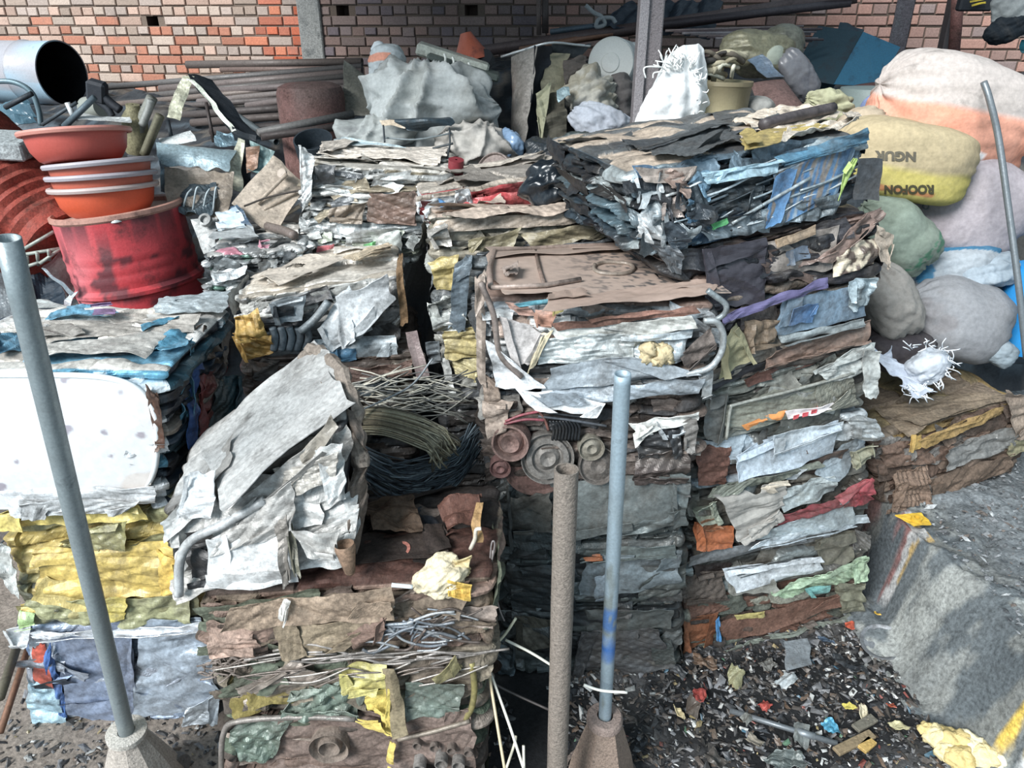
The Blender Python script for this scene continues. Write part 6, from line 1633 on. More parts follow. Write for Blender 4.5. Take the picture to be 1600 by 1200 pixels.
sack('small grey bag in the gap left of the brown rounded sheet', 1182, 172, 3.1, 50, 40, .08, '#8d8c88', seed=49, wr=.1, name='small_grey_bag')
# blue cabinet
bc = thing('blue_cabinet', 'tilted blue metal box, its lit side coloured brighter, near the upper right brick wall', 'box', at(1340, 135, 4.4))
p = [at(1318, 36, 4.5), at(1405, 72, 4.45), at(1368, 138, 4.3), at(1300, 130, 4.35)]
bx = np.array([at(1348, 50, 4.42), at(1406, 74, 4.42), at(1370, 136, 4.3), at(1302, 132, 4.3)])
back_ = np.array([[at(1314, 38, 4.62)], ]).reshape(3) - bx[0]
V = np.vstack([bx, bx + np.array([-.20, .12, .03])])
emit('lit_side', bx - np.array([0, .002, 0]), [[0, 1, 2, 3]], M_paint, bc, col=hexc('#2a6580'), solid=.004)  # lighter blue than the shell, the lit look put into the colour
emit('box_shell', V, [[0, 1, 5, 4], [1, 2, 6, 5], [2, 3, 7, 6], [3, 0, 4, 7], [4, 5, 6, 7], [0, 1, 2, 3]], M_paint, bc, col=hexc('#16343f'))  # same box in a darker blue, its shade put into the colour
wsheet('shaded_box_side', [(1312, 34, 4.7), (1350, 46, 4.66), (1300, 142, 4.5), (1262, 142, 4.5)], '#1c3440', amp=.003, m=M_paint, label='dark blue board standing in for the shaded left side of the blue metal box', cat='board')  # the box's side away from the light, shade painted in
wlathe('grey_green_tank', [(.01, -.11), (.16, -.11), (.165, .04), (.15, .08), (.01, .09)], at(1362, 166, 3.7), [0, 0, 1], '#84918e', None, m=M_plastic); tag(C.objects[-1], 'grey green rounded tank left of the orange and white sack', 'tank')
wtube('brown_wood_stick', [(1300, 150, 4.1), (1345, 138, 4.1), (1400, 132, 4.1)], .022, '#5a3c38', label='dark brown stick lying under the blue metal box', cat='stick')

# ------------------------------------------------------------------ sacks at the right
def pinkcol(q, V, K):
    f = np.clip((-q[:, 2] + .16 + .10 * vn(V * 6, 3) + .34 * q[:, 0]) * 9, 0, 1)[:, None]
    o_ = hexc('#dca08a') * (1 - .3 * np.clip(vn(V * 4, 8), 0, 1))[:, None] + hexc('#e0703c') * (.35 * np.clip(vn(V * 5, 9) * 1.5, 0, 1))[:, None]
    K[:, :3] = K[:, :3] * (1 - f) + f * o_
    w_ = ((q[:, 2] < -.55) & (np.abs(q[:, 0] - .12) < .16))[:, None]
    K[:, :3] = np.where(w_, hexc('#e4e2e2'), K[:, :3])
    return K


sack('plump orange and white sack, topmost of the sack pile', 1492, 178, 3.05, 255, 150, .20, '#beb4ae', roll=-20, seed=61, wr=.035, wl=.14, colfn=pinkcol, key='pink', pleat=.02, e=3.8, fold=.03)
sack('pale blue sack end showing behind the orange and white sack', 1408, 165, 3.25, 60, 110, .12, '#8d9cc4', roll=-72, seed=62, wr=.05, wl=.15, name='stuffed_sack')


def yelcol(q, V, K):
    f = np.clip((-q[:, 2] - .05 + .1 * vn(V * 8, 3)) * 6, 0, 1)[:, None]
    K[:, :3] = K[:, :3] * (1 - f) + f * hexc('#b8ab66')
    r_ = ((q[:, 2] < -.62) & (q[:, 2] > -.75) & (q[:, 0] < .3) & (q[:, 0] > -.55))[:, None]
    K[:, :3] = np.where(r_, hexc('#b98058'), K[:, :3])
    return K


sack('yellow and tan printed sack with upside down lettering, right of the blue bale', 1410, 250, 2.85, 215, 112, .15, '#b3a384', roll=-9, seed=63, wr=.03, wl=.14, colfn=yelcol, key='yellow', e=4.2, pleat=.015, fold=.02)
lettering('yellow', 'ROOFON', (1420, 295), 18, math.radians(180), '#403c28', bold=.05, sx=1.0)
lettering('yellow', 'NGUR', (1400, 243), 19, math.radians(182), '#5d584c', bold=.055, sx=1.15)
sack('tan gathered sack top behind the grey plate of the blue bale', 1345, 200, 2.95, 70, 60, .08, '#b3a38e', roll=30, seed=64, wr=.14, wl=.08)


def lilcol(q, V, K):
    f = np.clip((fbm(V * np.array([14, 14, 3]), 3, 5) - .05) * 4, 0, .45)[:, None]
    K[:, :3] = K[:, :3] * (1 - f) + f * hexc('#8d8488')
    return K


sack('lilac grey woven sack under the orange and white sack', 1510, 325, 2.98, 185, 150, .18, '#a39b9f', roll=-24, seed=65, wr=.035, wl=.2, colfn=lilcol, key='lilac', pleat=.03, e=3.4)
lettering('lilac', 'O', (1447, 322), 15, math.radians(170), '#6d757a', bold=.02)


def grncol(q, V, K):
    f = (((q[:, 0] > .40) & (q[:, 0] < .66)) * .75)[:, None] * (vn(V * np.array([50, 50, 50]), 3) > -.2)[:, None]
    K[:, :3] = K[:, :3] * (1 - f) + f * hexc('#3a7a5c')
    g = np.clip((fbm(V * 6, 4, 5)) * 4, 0, .5)[:, None]
    return np.hstack([K[:, :3] * (1 - g) + g * hexc('#6a7468'), K[:, 3:]])


sack('grey green sack with dark green stripes beneath the yellow sack', 1400, 368, 2.75, 150, 86, .12, '#828d81', roll=-38, seed=66, wr=.07, wl=.12, colfn=grncol)


def bluecol(q, V, K):
    f = (vn(V * 7 + 3, 12) > .05)[:, None]
    K[:, :3] = np.where(f, hexc('#3a7090'), K[:, :3])
    return K


sack('blue and white printed sack squeezed below the grey green sack', 1480, 412, 2.85, 160, 54, .12, '#9fa6ac', roll=10, seed=67, wr=.12, wl=.1, colfn=bluecol)
sack('pale torn grey cloth bag right of the blue printed sack', 1530, 425, 2.8, 110, 52, .10, '#97a2ab', roll=18, seed=68, wr=.2, wl=.09)
sack('beige grey sack slumped against the right stack, left of the big grey sack', 1390, 470, 2.62, 130, 78, .11, '#96918b', roll=-58, seed=69, wr=.09, wl=.09)
sack('big plump grey sack with long folds, low in the sack pile', 1490, 498, 2.72, 165, 122, .17, '#87888b', roll=-14, seed=70, wr=.045, wl=.16, e=2.7, fold=.07, colfn=blotch('#77706f', 4, .1, .4))
sack('dark slate sack at the right edge beside the big grey sack', 1590, 500, 2.95, 130, 130, .15, '#4a545e', seed=71, wr=.06, wl=.2)
sack('small grey cloth corner under the right end of the big grey sack', 1560, 550, 2.6, 46, 40, .06, '#848f96', roll=-30, seed=72, wr=.12, wl=.08)
sack('dark brown shadowed sack behind the white torn plastic', 1400, 545, 2.62, 120, 60, .12, '#3f3b3e', seed=73, wr=.08, wl=.12)
wlathe('blue_barrel', [(.005, -.2), (.10, -.2), (.11, -.16), (.11, .08), (.085, .14), (.005, .15)], at(1612, 470, 2.75), [0, 0, 1], '#2f8fd0', None, m=M_plastic); tag(C.objects[-1], 'bright blue plastic barrel at the right edge of the photo', 'barrel')
wtube('bent_steel_pole', [(1537, 128, 2.75), (1546, 155, 2.72), (1560, 215, 2.68), (1575, 320, 2.6), (1592, 450, 2.5), (1604, 560, 2.45)], .0115, '#767c80', metal=.4, m=M_pipe, label='long grey steel pole leaning in front of the sacks at the right', cat='pole', smooth=True)
# torn white plastic on the rusty bale
tp = thing('torn_white_plastic', 'torn white woven plastic with frayed fringe lying on the rusty bale', 'plastic sheet', at(1420, 620, 2.45))
wsheet('plastic_sheet', [(1360, 540, 2.5), (1400, 545, 2.5), (1450, 615, 2.36), (1410, 612, 2.36)], '#b9c0cc', tp, amp=.02, wl=.08, m=M_cloth, rag=.03)
V, Q, q = sack_g(at(1450, 572, 2.42), (.072, .05, .072), .5, 0, 0, 83, e=2.0, wr=.22, wl=.09, pleat=0)
emit('plastic_bunch', V, Q, M_cloth, tp, col=np.append(hexc('#bcc2ca'), 0), smooth=True)
for i in range(64):
    if i < 40:
        t = i / 40; a_ = -2.4 + 4.2 * t
        x0, y0 = 1450 + 34 * math.cos(a_), 568 + 30 * math.sin(a_)
        x0 += rg.normal(0, 4); e_ = (x0 + 8 * math.cos(a_) + rg.normal(0, 7), y0 + 7 * math.sin(a_) + rg.normal(3, 7))
    else:
        x0, y0 = rg.uniform(1410, 1450), rg.uniform(600, 618); e_ = (x0 + rg.normal(12, 10), y0 + rg.uniform(2, 18))
    wtube('frayed_thread', [(x0, y0, 2.37), ((x0 + e_[0]) / 2 + rg.normal(0, 3), (y0 + e_[1]) / 2, 2.355), (*e_, 2.36)], .0018, '#dfe4ea', tp, m=M_cloth, metal=0, n=5, k=3)
wsheet('white_fold_flap', [(1350, 535, 2.42), (1368, 532, 2.42), (1358, 575, 2.38), (1350, 560, 2.38)], '#d0d2cc', amp=.01, label='small pale flap standing between the right stack and the torn plastic', cat='flap')

# ------------------------------------------------------------------ posts, beams, cables at the back
V, Q, T = box_g(at(1011, 95, 3.6) + np.array([0, 0, -.35]), (.105, .09, 2.6), None, .006)
po = thing('steel_post', 'upright grey steel post in front of the scrap heap, behind the white torn bag', 'post', at(1011, 95, 3.6) + np.array([0, 0, -1.65]))
emit('post_face', V, Q, M_pit, po, col=np.append(hexc('#8b8384'), .1), T=T)
V, Q, T = box_g(at(999, 95, 3.59) + np.array([0, -.05, -.35]), (.04, .012, 2.6), None, .003)
emit('post_flange', V, Q, M_pit, po, col=np.append(hexc('#a09a9c'), .1), T=T)
for a_, b_, r, c, lb in [((752, 80, 5.6), (1340, -6, 4.6), .036, '#5a4a48', 'long rusty beam crossing the back from the white sacks to the upper right'),
                         ((812, 78, 5.4), (1180, 12, 4.9), .020, '#8a6450', 'orange brown bar just under the long rusty beam'),
                         ((1020, 40, 4.9), (1330, 4, 4.6), .022, '#4c4346', 'dark angle bar right of the post under the long rusty beam'),
                         ((860, 50, 6.2), (1010, 30, 6.0), .02, '#54606a', 'blue grey bar behind the post near the wall')]:
    wtube('rusty_bar', [a_, b_], r, c, smooth=False, label=lb, cat='beam', group='long beams across the back', m=M_dark, n=4, metal=.15)
for i in range(8):
    y0 = 36 + i * 3.2
    wtube('thin_rod', [(1040 + i * 13, y0 + 12 - i * 1.2, 4.1), (1255 + (i * 29) % 38, y0 + 5 + (i * 7) % 6, 4.3)], .007, ['#7d706e', '#5a4e50', '#8d8688', '#6d6668'][i % 4], smooth=False,
          label='thin steel rod in the loose bunch above the car headlamp', cat='rod', group='thin rods above the headlamp', n=6)
wtube('wall_conduit', [(842, -12, 7.15), (842, 55, 7.15)], .022, '#6a5d58', smooth=False, label='brown vertical conduit on the wall, left one of the close pair', cat='conduit')
wtube('wall_conduit', [(852, -12, 7.15), (852, 52, 7.15)], .03, '#4d4442', smooth=False, label='darker thicker vertical conduit on the wall, right one of the close pair', cat='conduit')
wsheet('black_sheet', [(925, 40, 5.2), (985, 6, 5.4), (1130, 0, 5.4), (1110, 60, 5.0)], '#1d2733', amp=.02, m=M_dark, label='black blue sheet leaning behind the post', cat='metal sheet')
wtube('curly_cable', [(915, 8, 4.8), (928, 20, 4.8), (940, 26, 4.8), (945, 38, 4.8), (932, 42, 4.8), (936, 30, 4.8), (955, 28, 4.8), (962, 36, 4.8)], .012, '#8a8d8e', metal=0, label='curled grey cable above the white bucket', cat='cable')
V, Q, T = box_g(at(1482, 60, 5.5), (.09, .08, 1.5), axes([-.02, 0, 1]), .006)
o = emit('dark_timber_post', V, Q, M_dark, T=T, col=hexc('#3a3536')); tag(o, 'dark timber post against the wall at the upper right', 'post')
wtube('rusty_stand_pipe', [(1497, -14, 5.3), (1494, 40, 5.3), (1484, 150, 5.3)], .036, '#6a4a46', smooth=False, label='rusty brown pipe standing beside the dark timber post', cat='pipe', m=M_rusty)
V, Q, T = box_g(at(1525, 0, 5.0), (.20, .06, .12), axes([0, -.1, 1], [1, 0, -.1]), .01)
sg = emit('hanging_black_box', V, Q, M_dark, T=T, col=hexc('#23262c')); tag(sg, 'black box with yellow marks hanging at the upper right', 'box')
for i in range(2):
    wsheet('yellow_mark', [(1514 + i * 4, 2 + i * 5, 4.95), (1540, -3 + i * 5, 4.95), (1540, 0 + i * 5, 4.95), (1514 + i * 4, 5 + i * 5, 4.95)], '#c8b03c', sg, amp=.0005, rag=.002)
jc = thing('hanging_clothes', 'grey and black jacket hanging at the top right corner', 'jacket', at(1585, 70, 4.6))
V, Q, q = sack_g(at(1592, 10, 4.6), (.15, .06, .17), .3, 0, 0, 91, e=2.3, wr=.16, wl=.1, pleat=0)
emit('grey_cloth', V, Q, M_cloth, jc, col=np.append(hexc('#8a8d8c'), 0), smooth=True)
V, Q, q = sack_g(at(1578, 42, 4.58), (.13, .05, .07), .35, 0, 0, 92, e=2.3, wr=.2, wl=.1, pleat=0)
emit('black_lining', V, Q, M_cloth, jc, col=np.append(hexc('#20262c'), 0), smooth=True)
wsheet('teal_hem', [(1592, 62, 4.6), (1606, 60, 4.6), (1606, 84, 4.6), (1594, 82, 4.6)], '#1f5560', jc, amp=.01, m=M_cloth)
wsheet('grey_wall_board', [(1578, 150, 5.6), (1640, 150, 5.6), (1640, 182, 5.5), (1578, 180, 5.5)], '#8f938e', amp=.003, label='grey board against the wall behind the orange and white sack', cat='board')
# ------------------------------------------------------------------ wire coils between the stacks
rg = np.random.default_rng(33)
hk = thing('wire_hank', 'thick hank of bent straw coloured wire hanging over the dark gap', 'wire coil', at(640, 720, 1.95))
for i in range(46):
    t = i / 45
    o_ = rg.normal(0, 1, 2)
    y0 = 640 + 34 * t + rg.normal(0, 5); yb = 655 + 44 * t
    pts = [(545, y0 + rg.normal(0, 3), 2.0), (600, y0 + 2, 1.95), (655, y0 + 14 + 8 * t, 1.9), (695 - 22 * t, yb + 14, 1.88), (715 - 32 * t + rg.normal(0, 8), yb + 32 + rg.normal(0, 5), 1.88 + rg.normal(0, .015)), (708 - 30 * t + rg.normal(0, 7), 690 + 22 * t + rg.uniform(0, 8), 1.9)]
    wtube('wire', pts, .0026, ['#a59a80', '#8d8470', '#b8b098', '#5f594c'][i % 4], hk, m=M_dark, metal=.15, n=5, k=5)
cl = thing('wire_coil', 'dark grey loops of wire sagging in the gap below the straw coloured hank', 'wire coil', at(640, 790, 1.95))
for i in range(64):
    t = i / 63
    cx = 648 + rg.normal(0, 12); d_ = 40 + 50 * t
    pts = [(552 + rg.normal(0, 5), 690 + 40 * t + rg.normal(0, 6), 2.02), (600 + rg.normal(0, 8), 712 + 58 * t + rg.normal(0, 6), 1.98), (cx, 724 + 64 * t + rg.normal(0, 4), 1.95), (705 + rg.normal(0, 8), 705 + 58 * t + rg.normal(0, 8), 1.97), (742 + rg.normal(0, 6), 668 + 40 * t + rg.normal(0, 10), 2.02)]
    wtube('wire', pts, .0026, ['#4a535a', '#5f6a72', '#6d7880', '#3a4046', '#8d989e'][i % 5], cl, m=M_dark, metal=.2, n=5, k=5)
sp = thing('loose_wire_tangle', 'tangle of straight clipped wires lying on top of the straw coloured hank', 'wire tangle', at(640, 640, 2.05))
for i in range(80):
    x0 = rg.uniform(560, 700); y0 = rg.uniform(588, 648)
    a_ = rg.normal(.05, .35); l_ = rg.uniform(50, 130)
    pts = [(x0 - l_ * .4, y0 + l_ * .35 * math.sin(a_), 2.06), (x0 + rg.normal(0, 8), y0 + rg.normal(-2, 4), 2.03), (min(745, x0 + l_ * .5), y0 - l_ * .4 * math.sin(a_) + rg.normal(0, 5), 2.05)]
    wtube('clipped_wire', pts, .0022, ['#b3b0a6', '#8d8c86', '#6a6a68', '#c9c4b6'][i % 4], sp, m=M_dark, metal=.25, n=5, k=3)
wtube('long_stiff_wire', [(530, 655, 1.95), (600, 625, 1.95), (645, 600, 1.98), (676, 560, 2.0)], .003, '#8a8f92', label='long stiff wire rising from the straw coloured hank to the upper right', cat='wire', m=M_dark)
wsheet('upright_brown_strip', [(634, 518, 2.15), (652, 517, 2.15), (672, 590, 2.1), (650, 592, 2.1)], '#7a6a68', amp=.003, rag=.003, label='upright brown steel strip standing above the wire tangle', cat='metal strip')
# things lying on the front middle stack
cp_ = thing('crumpled_paper', 'crumpled cream paper bag lying on the rusty front bale', 'paper', at(690, 935, 1.35))
V, Q, q = sack_g(at(690, 900, 1.36), (.062, .05, .05), .2, 0, 0, 81, e=2.4, wr=.24, wl=.06, pleat=0, fold=0, n=90, m=130)
emit('paper_bag', V, Q, M_foam, cp_, col=np.append(hexc('#e0d2b4'), 0))
wsheet('paper_fold', [(715, 872, 1.38), (742, 868, 1.38), (738, 905, 1.36), (720, 905, 1.35)], '#c9b88f', cp_, amp=.02, wl=.03, m=M_foam, res=.004)
wsheet('yellow_brown_paper', [(700, 905, 1.33), (740, 910, 1.33), (735, 938, 1.31), (700, 932, 1.31)], '#c8a85c', cp_, amp=.02, wl=.03, m=M_foam, res=.004)
wlathe('curved_pink_pipe', [(.005, -.05), (.024, -.05), (.026, .0), (.026, .05), (.018, .05), (.016, -.04), (.005, -.04)], at(634, 880, 1.45), [-.2, -.2, 1], '#a0685c', None, m=M_rusty, dent=.01); tag(C.objects[-1], 'short pinkish rusty pipe elbow left of the cream paper bag', 'pipe')
pp = thing('rusty_exhaust_pipe', 'pair of dark bent pipes joined at a collar, behind the cream paper bag', 'pipe', at(660, 860, 1.5))
wtube('pipe', [(655, 800, 1.62), (672, 815, 1.58), (688, 840, 1.52), (690, 862, 1.48)], .018, '#4a4c52', pp, m=M_rusty)
wtube('pipe', [(632, 805, 1.62), (648, 825, 1.58), (660, 850, 1.52), (662, 868, 1.48)], .017, '#433f40', pp, m=M_rusty)
wtube('collar', [(652, 798, 1.64), (668, 806, 1.6), (690, 806, 1.6)], .02, '#7d7068', pp, m=M_rusty)
wsheet('perforated_strip', [(615, 792, 1.72), (738, 784, 1.72), (738, 802, 1.70), (618, 806, 1.70)], '#3d4248', amp=.002, rag=.002, label='dark perforated steel strip across the gap below the wire loops', cat='metal strip',
       hole=lambda s, t, x, y: ((np.abs(((s * 9) % 1) - .5) < .16) & (np.abs(t - .5) < .25)), res=.004)
wsheet('orange_rust_bracket', [(745, 788, 1.5), (756, 790, 1.5), (752, 850, 1.42), (735, 848, 1.42)], '#a08058', amp=.012, wl=.05, m=M_rusty, label='tan twisted bracket at the right rear edge of the rusty front bale', cat='bracket')
wtube('white_hooked_wire', [(735, 858, 1.42), (742, 842, 1.42), (744, 828, 1.42), (752, 826, 1.42)], .005, '#d2c8b8', label='pale hooked wire beside the tan twisted bracket', cat='wire')
wtube('white_cable_end', [(612, 914, 1.3), (645, 917, 1.3)], .005, '#d8dcdc', label='short white cable end left of the cream paper bag', cat='cable', m=M_plastic, metal=0)
for i, pts in enumerate([[(752, 1000), (758, 930), (768, 880), (773, 850), (768, 850), (764, 895)], [(770, 860), (768, 900), (780, 950), (788, 970)]]):
    wtube('thin_hanging_wire', [(x, y, 1.42) for x, y in pts], .002, '#8d8684', label=['thin looped wire hanging at the right corner of the rusty front bale', 'thin wire drooping into the dark gap beside the central stack'][i], cat='wire')
# white cable ties in the gap
for i, (pts, c, lb) in enumerate([
        ([(772, 1010, 1.45), (790, 990, 1.45), (806, 966, 1.45)], '#d2d0b8', 'short pale tie sticking up in the dark gap left of the rusty pipe'),
        ([(790, 1000, 1.45), (830, 1020, 1.42), (872, 1046, 1.40)], '#d8d6c8', 'long white tie running down right to the rusty pipe'),
        ([(912, 1070, 1.36), (940, 1079, 1.36), (980, 1082, 1.36)], '#e8e6dc', 'white tie bent across the galvanised pipe'),
        ([(763, 1045, 1.40), (775, 1120, 1.3), (790, 1210, 1.22)], '#c9b898', 'long tan wire on the left of the ones hanging into the gap'),
        ([(766, 1050, 1.40), (795, 1130, 1.3), (818, 1200, 1.22)], '#d8d4c8', 'long pale wire on the right of the ones hanging into the gap'),
        ([(788, 1210, 1.25), (803, 1165, 1.28), (806, 1150, 1.3)], '#cfc8b4', 'short pale wire joining the two long hanging wires'),
        ([(818, 1165, 1.24), (819, 1205, 1.22)], '#cfcabc', 'short upright pale wire end at the bottom edge'),
        ([(758, 1060, 1.5), (790, 1078, 1.5), (860, 1110, 1.45)], '#4a4442', 'dark rod lying across the bottom of the gap')]):
    wtube('loose_wire', pts, .0038, c, label=lb, cat='wire', group='loose ties and wires in the gap', m=M_plastic, metal=0, n=6)

# ------------------------------------------------------------------ pipes standing in front
def rod_pts(a_, b_, k=2):
    return [a_ + (b_ - a_) * t for t in np.linspace(0, 1, k)]


# left pole in a cone base
pb = atz(205, 1188, 0.0)
base_top = at(199, 1148, 1.40); ptop = at(12, 372, 1.22)
lp = thing('pole_stand', 'leaning grey steel pole in a rusted cone base, in front of the left stack', 'pole stand', pb)
V, Q, T = tube_g(rod_pts(base_top + (base_top - ptop) * .02, ptop, 14), .0205, 28, hollow=.86)
emit('pole', V, Q, M_pipe, lp, col=np.append(hexc('#8d979a'), .35), smooth=True)
bt = base_top - np.array([0, 0, 0.0])
hz = bt[2]
pa = unit(ptop - base_top)
prof = [(.045, 0), (.052, .002), (.052, .016), (.046, .018), (.022, .018), (.022, -.02)]
wlathe('collar_flange', prof, bt, pa * .35 + np.array([0, 0, .65]), '#b9b4ac', lp, m=M_pit, n=40)
prof = [(.01, -hz), (.125, -hz), (.128, -hz + .012), (.11, -hz * .72), (.075, -hz * .32), (.05, -.02), (.045, 0)]
wlathe('cone_base', prof, bt, [0, 0, 1], '#a89f96', lp, m=M_pit, n=10, smooth=False)
wlathe('base_lug', [(.03, -.02), (.034, .0), (.03, .02), (.0005, .02)], bt + np.array([.08, .05, -hz + .06]), [.8, -.3, .2], '#5d5a58', lp, m=M_pit, n=24)

# dark rusted pipe
rb = atz(888, 1290, 0.0); rt = at(885, 733, 1.32)
rb = np.array([rt[0] + .004, rt[1] - .03, 0.0])
V, Q, T = tube_g(rod_pts(rb, rt, 30), .0262, 40, hollow=.86)
V = V + (.0009 * fbm(V * 90, 3, 5))[:, None] * np.array([1, 1, 0])
o = emit('rusty_steel_pipe', V, Q, M_pit, col=np.append(hexc('#857b72'), .15), smooth=True, loc=rb); tag(o, 'thick pitted rusty pipe standing upright with an open top, in front of the central stack', 'pipe')
md = o.modifiers.new('EdgeSplit', 'EDGE_SPLIT')

# galvanised pipe in a cast base
gb = at(945, 1122, 1.43); gt = at(973, 584, 1.36)
gp = thing('pipe_stand', 'galvanised pipe with a blue paint mark standing in a cast iron base', 'pole stand', np.array([gb[0], gb[1], 0.0]))
gcol_pts = rod_pts(gb - (gt - gb) * .03, gt, 60)
V, Q, T = tube_g(gcol_pts, .0175, 28, hollow=.85)
K = np.tile(np.append(hexc('#9fb0ba'), .4), (len(V), 1))
t_ = (V[:, 2] - gb[2]) / (gt[2] - gb[2])
f = np.clip((fbm(V * np.array([30, 30, 9]), 3, 6) + .05) * 5, 0, .6)[:, None] * np.clip((.75 - t_) * 4, 0, 1)[:, None]
K[:, :3] = K[:, :3] * (1 - f) + f * hexc('#7a7d72')
f = (np.clip(1 - np.abs(t_ - .265 - .02 * vn(V * 60, 4)) / .035, 0, 1) ** .5 * .9)[:, None]
K[:, :3] = K[:, :3] * (1 - f) + f * hexc('#2f6fc0')
f = ((np.abs(t_ - .36) < .03) * (vn(V * 50, 2) > .0) * .7)[:, None]
K[:, :3] = K[:, :3] * (1 - f) + f * hexc('#3f78c0')
emit('pole', V, Q, M_pipe, gp, col=K, smooth=True)
gh = gb[2]
wlathe('socket_collar', [(.022, -.012), (.022, .012), (.044, .012), (.050, .004), (.050, -.014), (.03, -.02)], gb, [.02, -.02, 1], '#8a7a72', gp, m=M_pit, n=36)
wlathe('cast_base', [(.01, -gh), (.105, -gh), (.108, -gh + .02), (.10, -gh + .035), (.085, -gh * .55), (.06, -.06), (.046, -.01)], gb, [0, 0, 1], '#857468', gp, m=M_pit, n=6, smooth=False)
wlathe('base_ring', [(.108, -gh + .012), (.116, -gh + .02), (.112, -gh + .034), (.10, -gh + .036)], gb, [0, 0, 1], '#6d625c', gp, m=M_pit, n=40)

# ------------------------------------------------------------------ litter on the floor
N_ = 13000
rg = np.random.default_rng(101)
acc = Acc()
pal_l = palette('#77777a:5 #b4b4b0:1.6 #3a3838:7 #544b45:5 #dcdcd8:.6 #65503f:2 #2a2c30:7 #a08c58:.25 #8f463c:.2 #3f6a80:.2 #4f7a5c:.12')
k = 0
while k < N_:
    if rg.random() < .80: x, y = rg.uniform(.12, 1.5), rg.uniform(.95, 2.25)
    else: x, y = rg.uniform(-1.9, .0), rg.uniform(.9, 1.75)
    s = abs(rg.normal(0, 1)) * .0034 + .0016
    a_ = rg.uniform(0, 6.28)
    e1 = np.array([math.cos(a_), math.sin(a_), rg.normal(0, .35)]); e2 = np.array([-math.sin(a_), math.cos(a_), rg.normal(0, .35)])
    ar = rg.uniform(1, 3)
    c = np.array([x, y, float(floor_z(np.array([x]), np.array([y]))[0]) + .003])
    h_ = rg.uniform(.15, .5) * s
    V = [c - e1 * s * ar - e2 * s, c + e1 * s * ar * .7 - e2 * s * rg.uniform(.5, 1.2), c + e1 * s * ar + e2 * s * .8, c - e1 * s * ar * .8 + e2 * s, c + np.array([0, 0, h_ * 2])]
    K = pick(pal_l, np.array([rg.random()]))[0] * rg.uniform(.7, 1.2)
    acc.add(V, None, K[:3], T=[[0, 1, 4], [1, 2, 4], [2, 3, 4], [3, 0, 4]])
    k += 1
lt = acc.emit('floor_litter', M_scrap, loc=(0, 0, 0)); tag(lt, 'fine chips and crumbs of litter strewn over the oily floor', 'litter', kind='stuff')
acc = Acc()
for k in range(2600):
    x, y = rg.uniform(1.5, 2.5), rg.uniform(1.25, 2.6)
    s = abs(rg.normal(0, 1)) * .003 + .0012
    a_ = rg.uniform(0, 6.28)
    e1 = np.array([math.cos(a_), math.sin(a_), rg.normal(0, .3)]); e2 = np.array([-math.sin(a_), math.cos(a_), rg.normal(0, .3)])
    c = np.array([x, y, LZ + .006])
    V = [c - e1 * s * 2 - e2 * s, c + e1 * s - e2 * s, c + e1 * s * 2 + e2 * s, c - e1 * s + e2 * s, c + np.array([0, 0, s * .8])]
    K = pick(palette('#7c7f82:6 #a8abac:1.2 #5a5c5e:5 #6a5f58:2 #44474a:3'), np.array([rg.random()]))[0]
    acc.add(V, None, K[:3], T=[[0, 1, 4], [1, 2, 4], [2, 3, 4], [3, 0, 4]])
lt = acc.emit('ledge_grit', M_dirt, loc=(1.8, 2, LZ)); tag(lt, 'grit and crumbs strewn over the concrete ledge', 'grit', kind='stuff')
# crumpled film pieces in the black patch, one by one
PCS = [(1105, 1040, 34, '#6d5848', 'brown broken box piece'), (1150, 1062, 26, '#8d8a6c', 'olive rag scrap'), (1060, 1050, 22, '#5d5e60', 'grey torn sheet scrap'), (1092, 1095, 24, '#9c4a44', 'red torn plastic chip'), (1080, 1110, 22, '#5a5048', 'dark brown chip'),
       (1060, 1122, 14, '#c9b890', 'cream crumb'), (1198, 1102, 16, '#a04840', 'red scrap'), (1238, 1018, 30, '#5f6468', 'grey sheet piece'), (1290, 1005, 18, '#3c4a5a', 'dark blue film'), (1312, 1035, 22, '#25282c', 'black film knot'),
       (1340, 1052, 20, '#2c2f33', 'black crumpled film'), (1328, 1108, 14, '#d6c86c', 'yellow chip'), (1300, 1140, 20, '#4a8aa4', 'teal film'), (1388, 1108, 12, '#a85038', 'orange red chip'), (1402, 1135, 18, '#b3ac88', 'beige chip'),
       (1352, 1122, 20, '#cfc4a8', 'cream torn paper'), (1262, 980, 18, '#6a625c', 'brown foil'), (1330, 985, 16, '#bb5a44', 'orange chip'), (1400, 960, 20, '#c69a3c', 'mustard foam scrap'), (1365, 965, 18, '#c9a344', 'mustard foam crumb'),
       (1165, 1128, 16, '#7d7d78', 'grey pebble like scrap'), (1250, 1150, 26, '#6a6e6c', 'grey green board'), (1225, 1190, 40, '#5f6664', 'dark green grey plate'), (1230, 1062, 26, '#9aa0a2', 'pale crumpled foil'), (1200, 1040, 22, '#62605c', 'grey brown rag'), (1120, 1190, 26, '#54504c', 'dark plate scrap'), (1178, 1165, 20, '#8d8578', 'tan board scrap')]
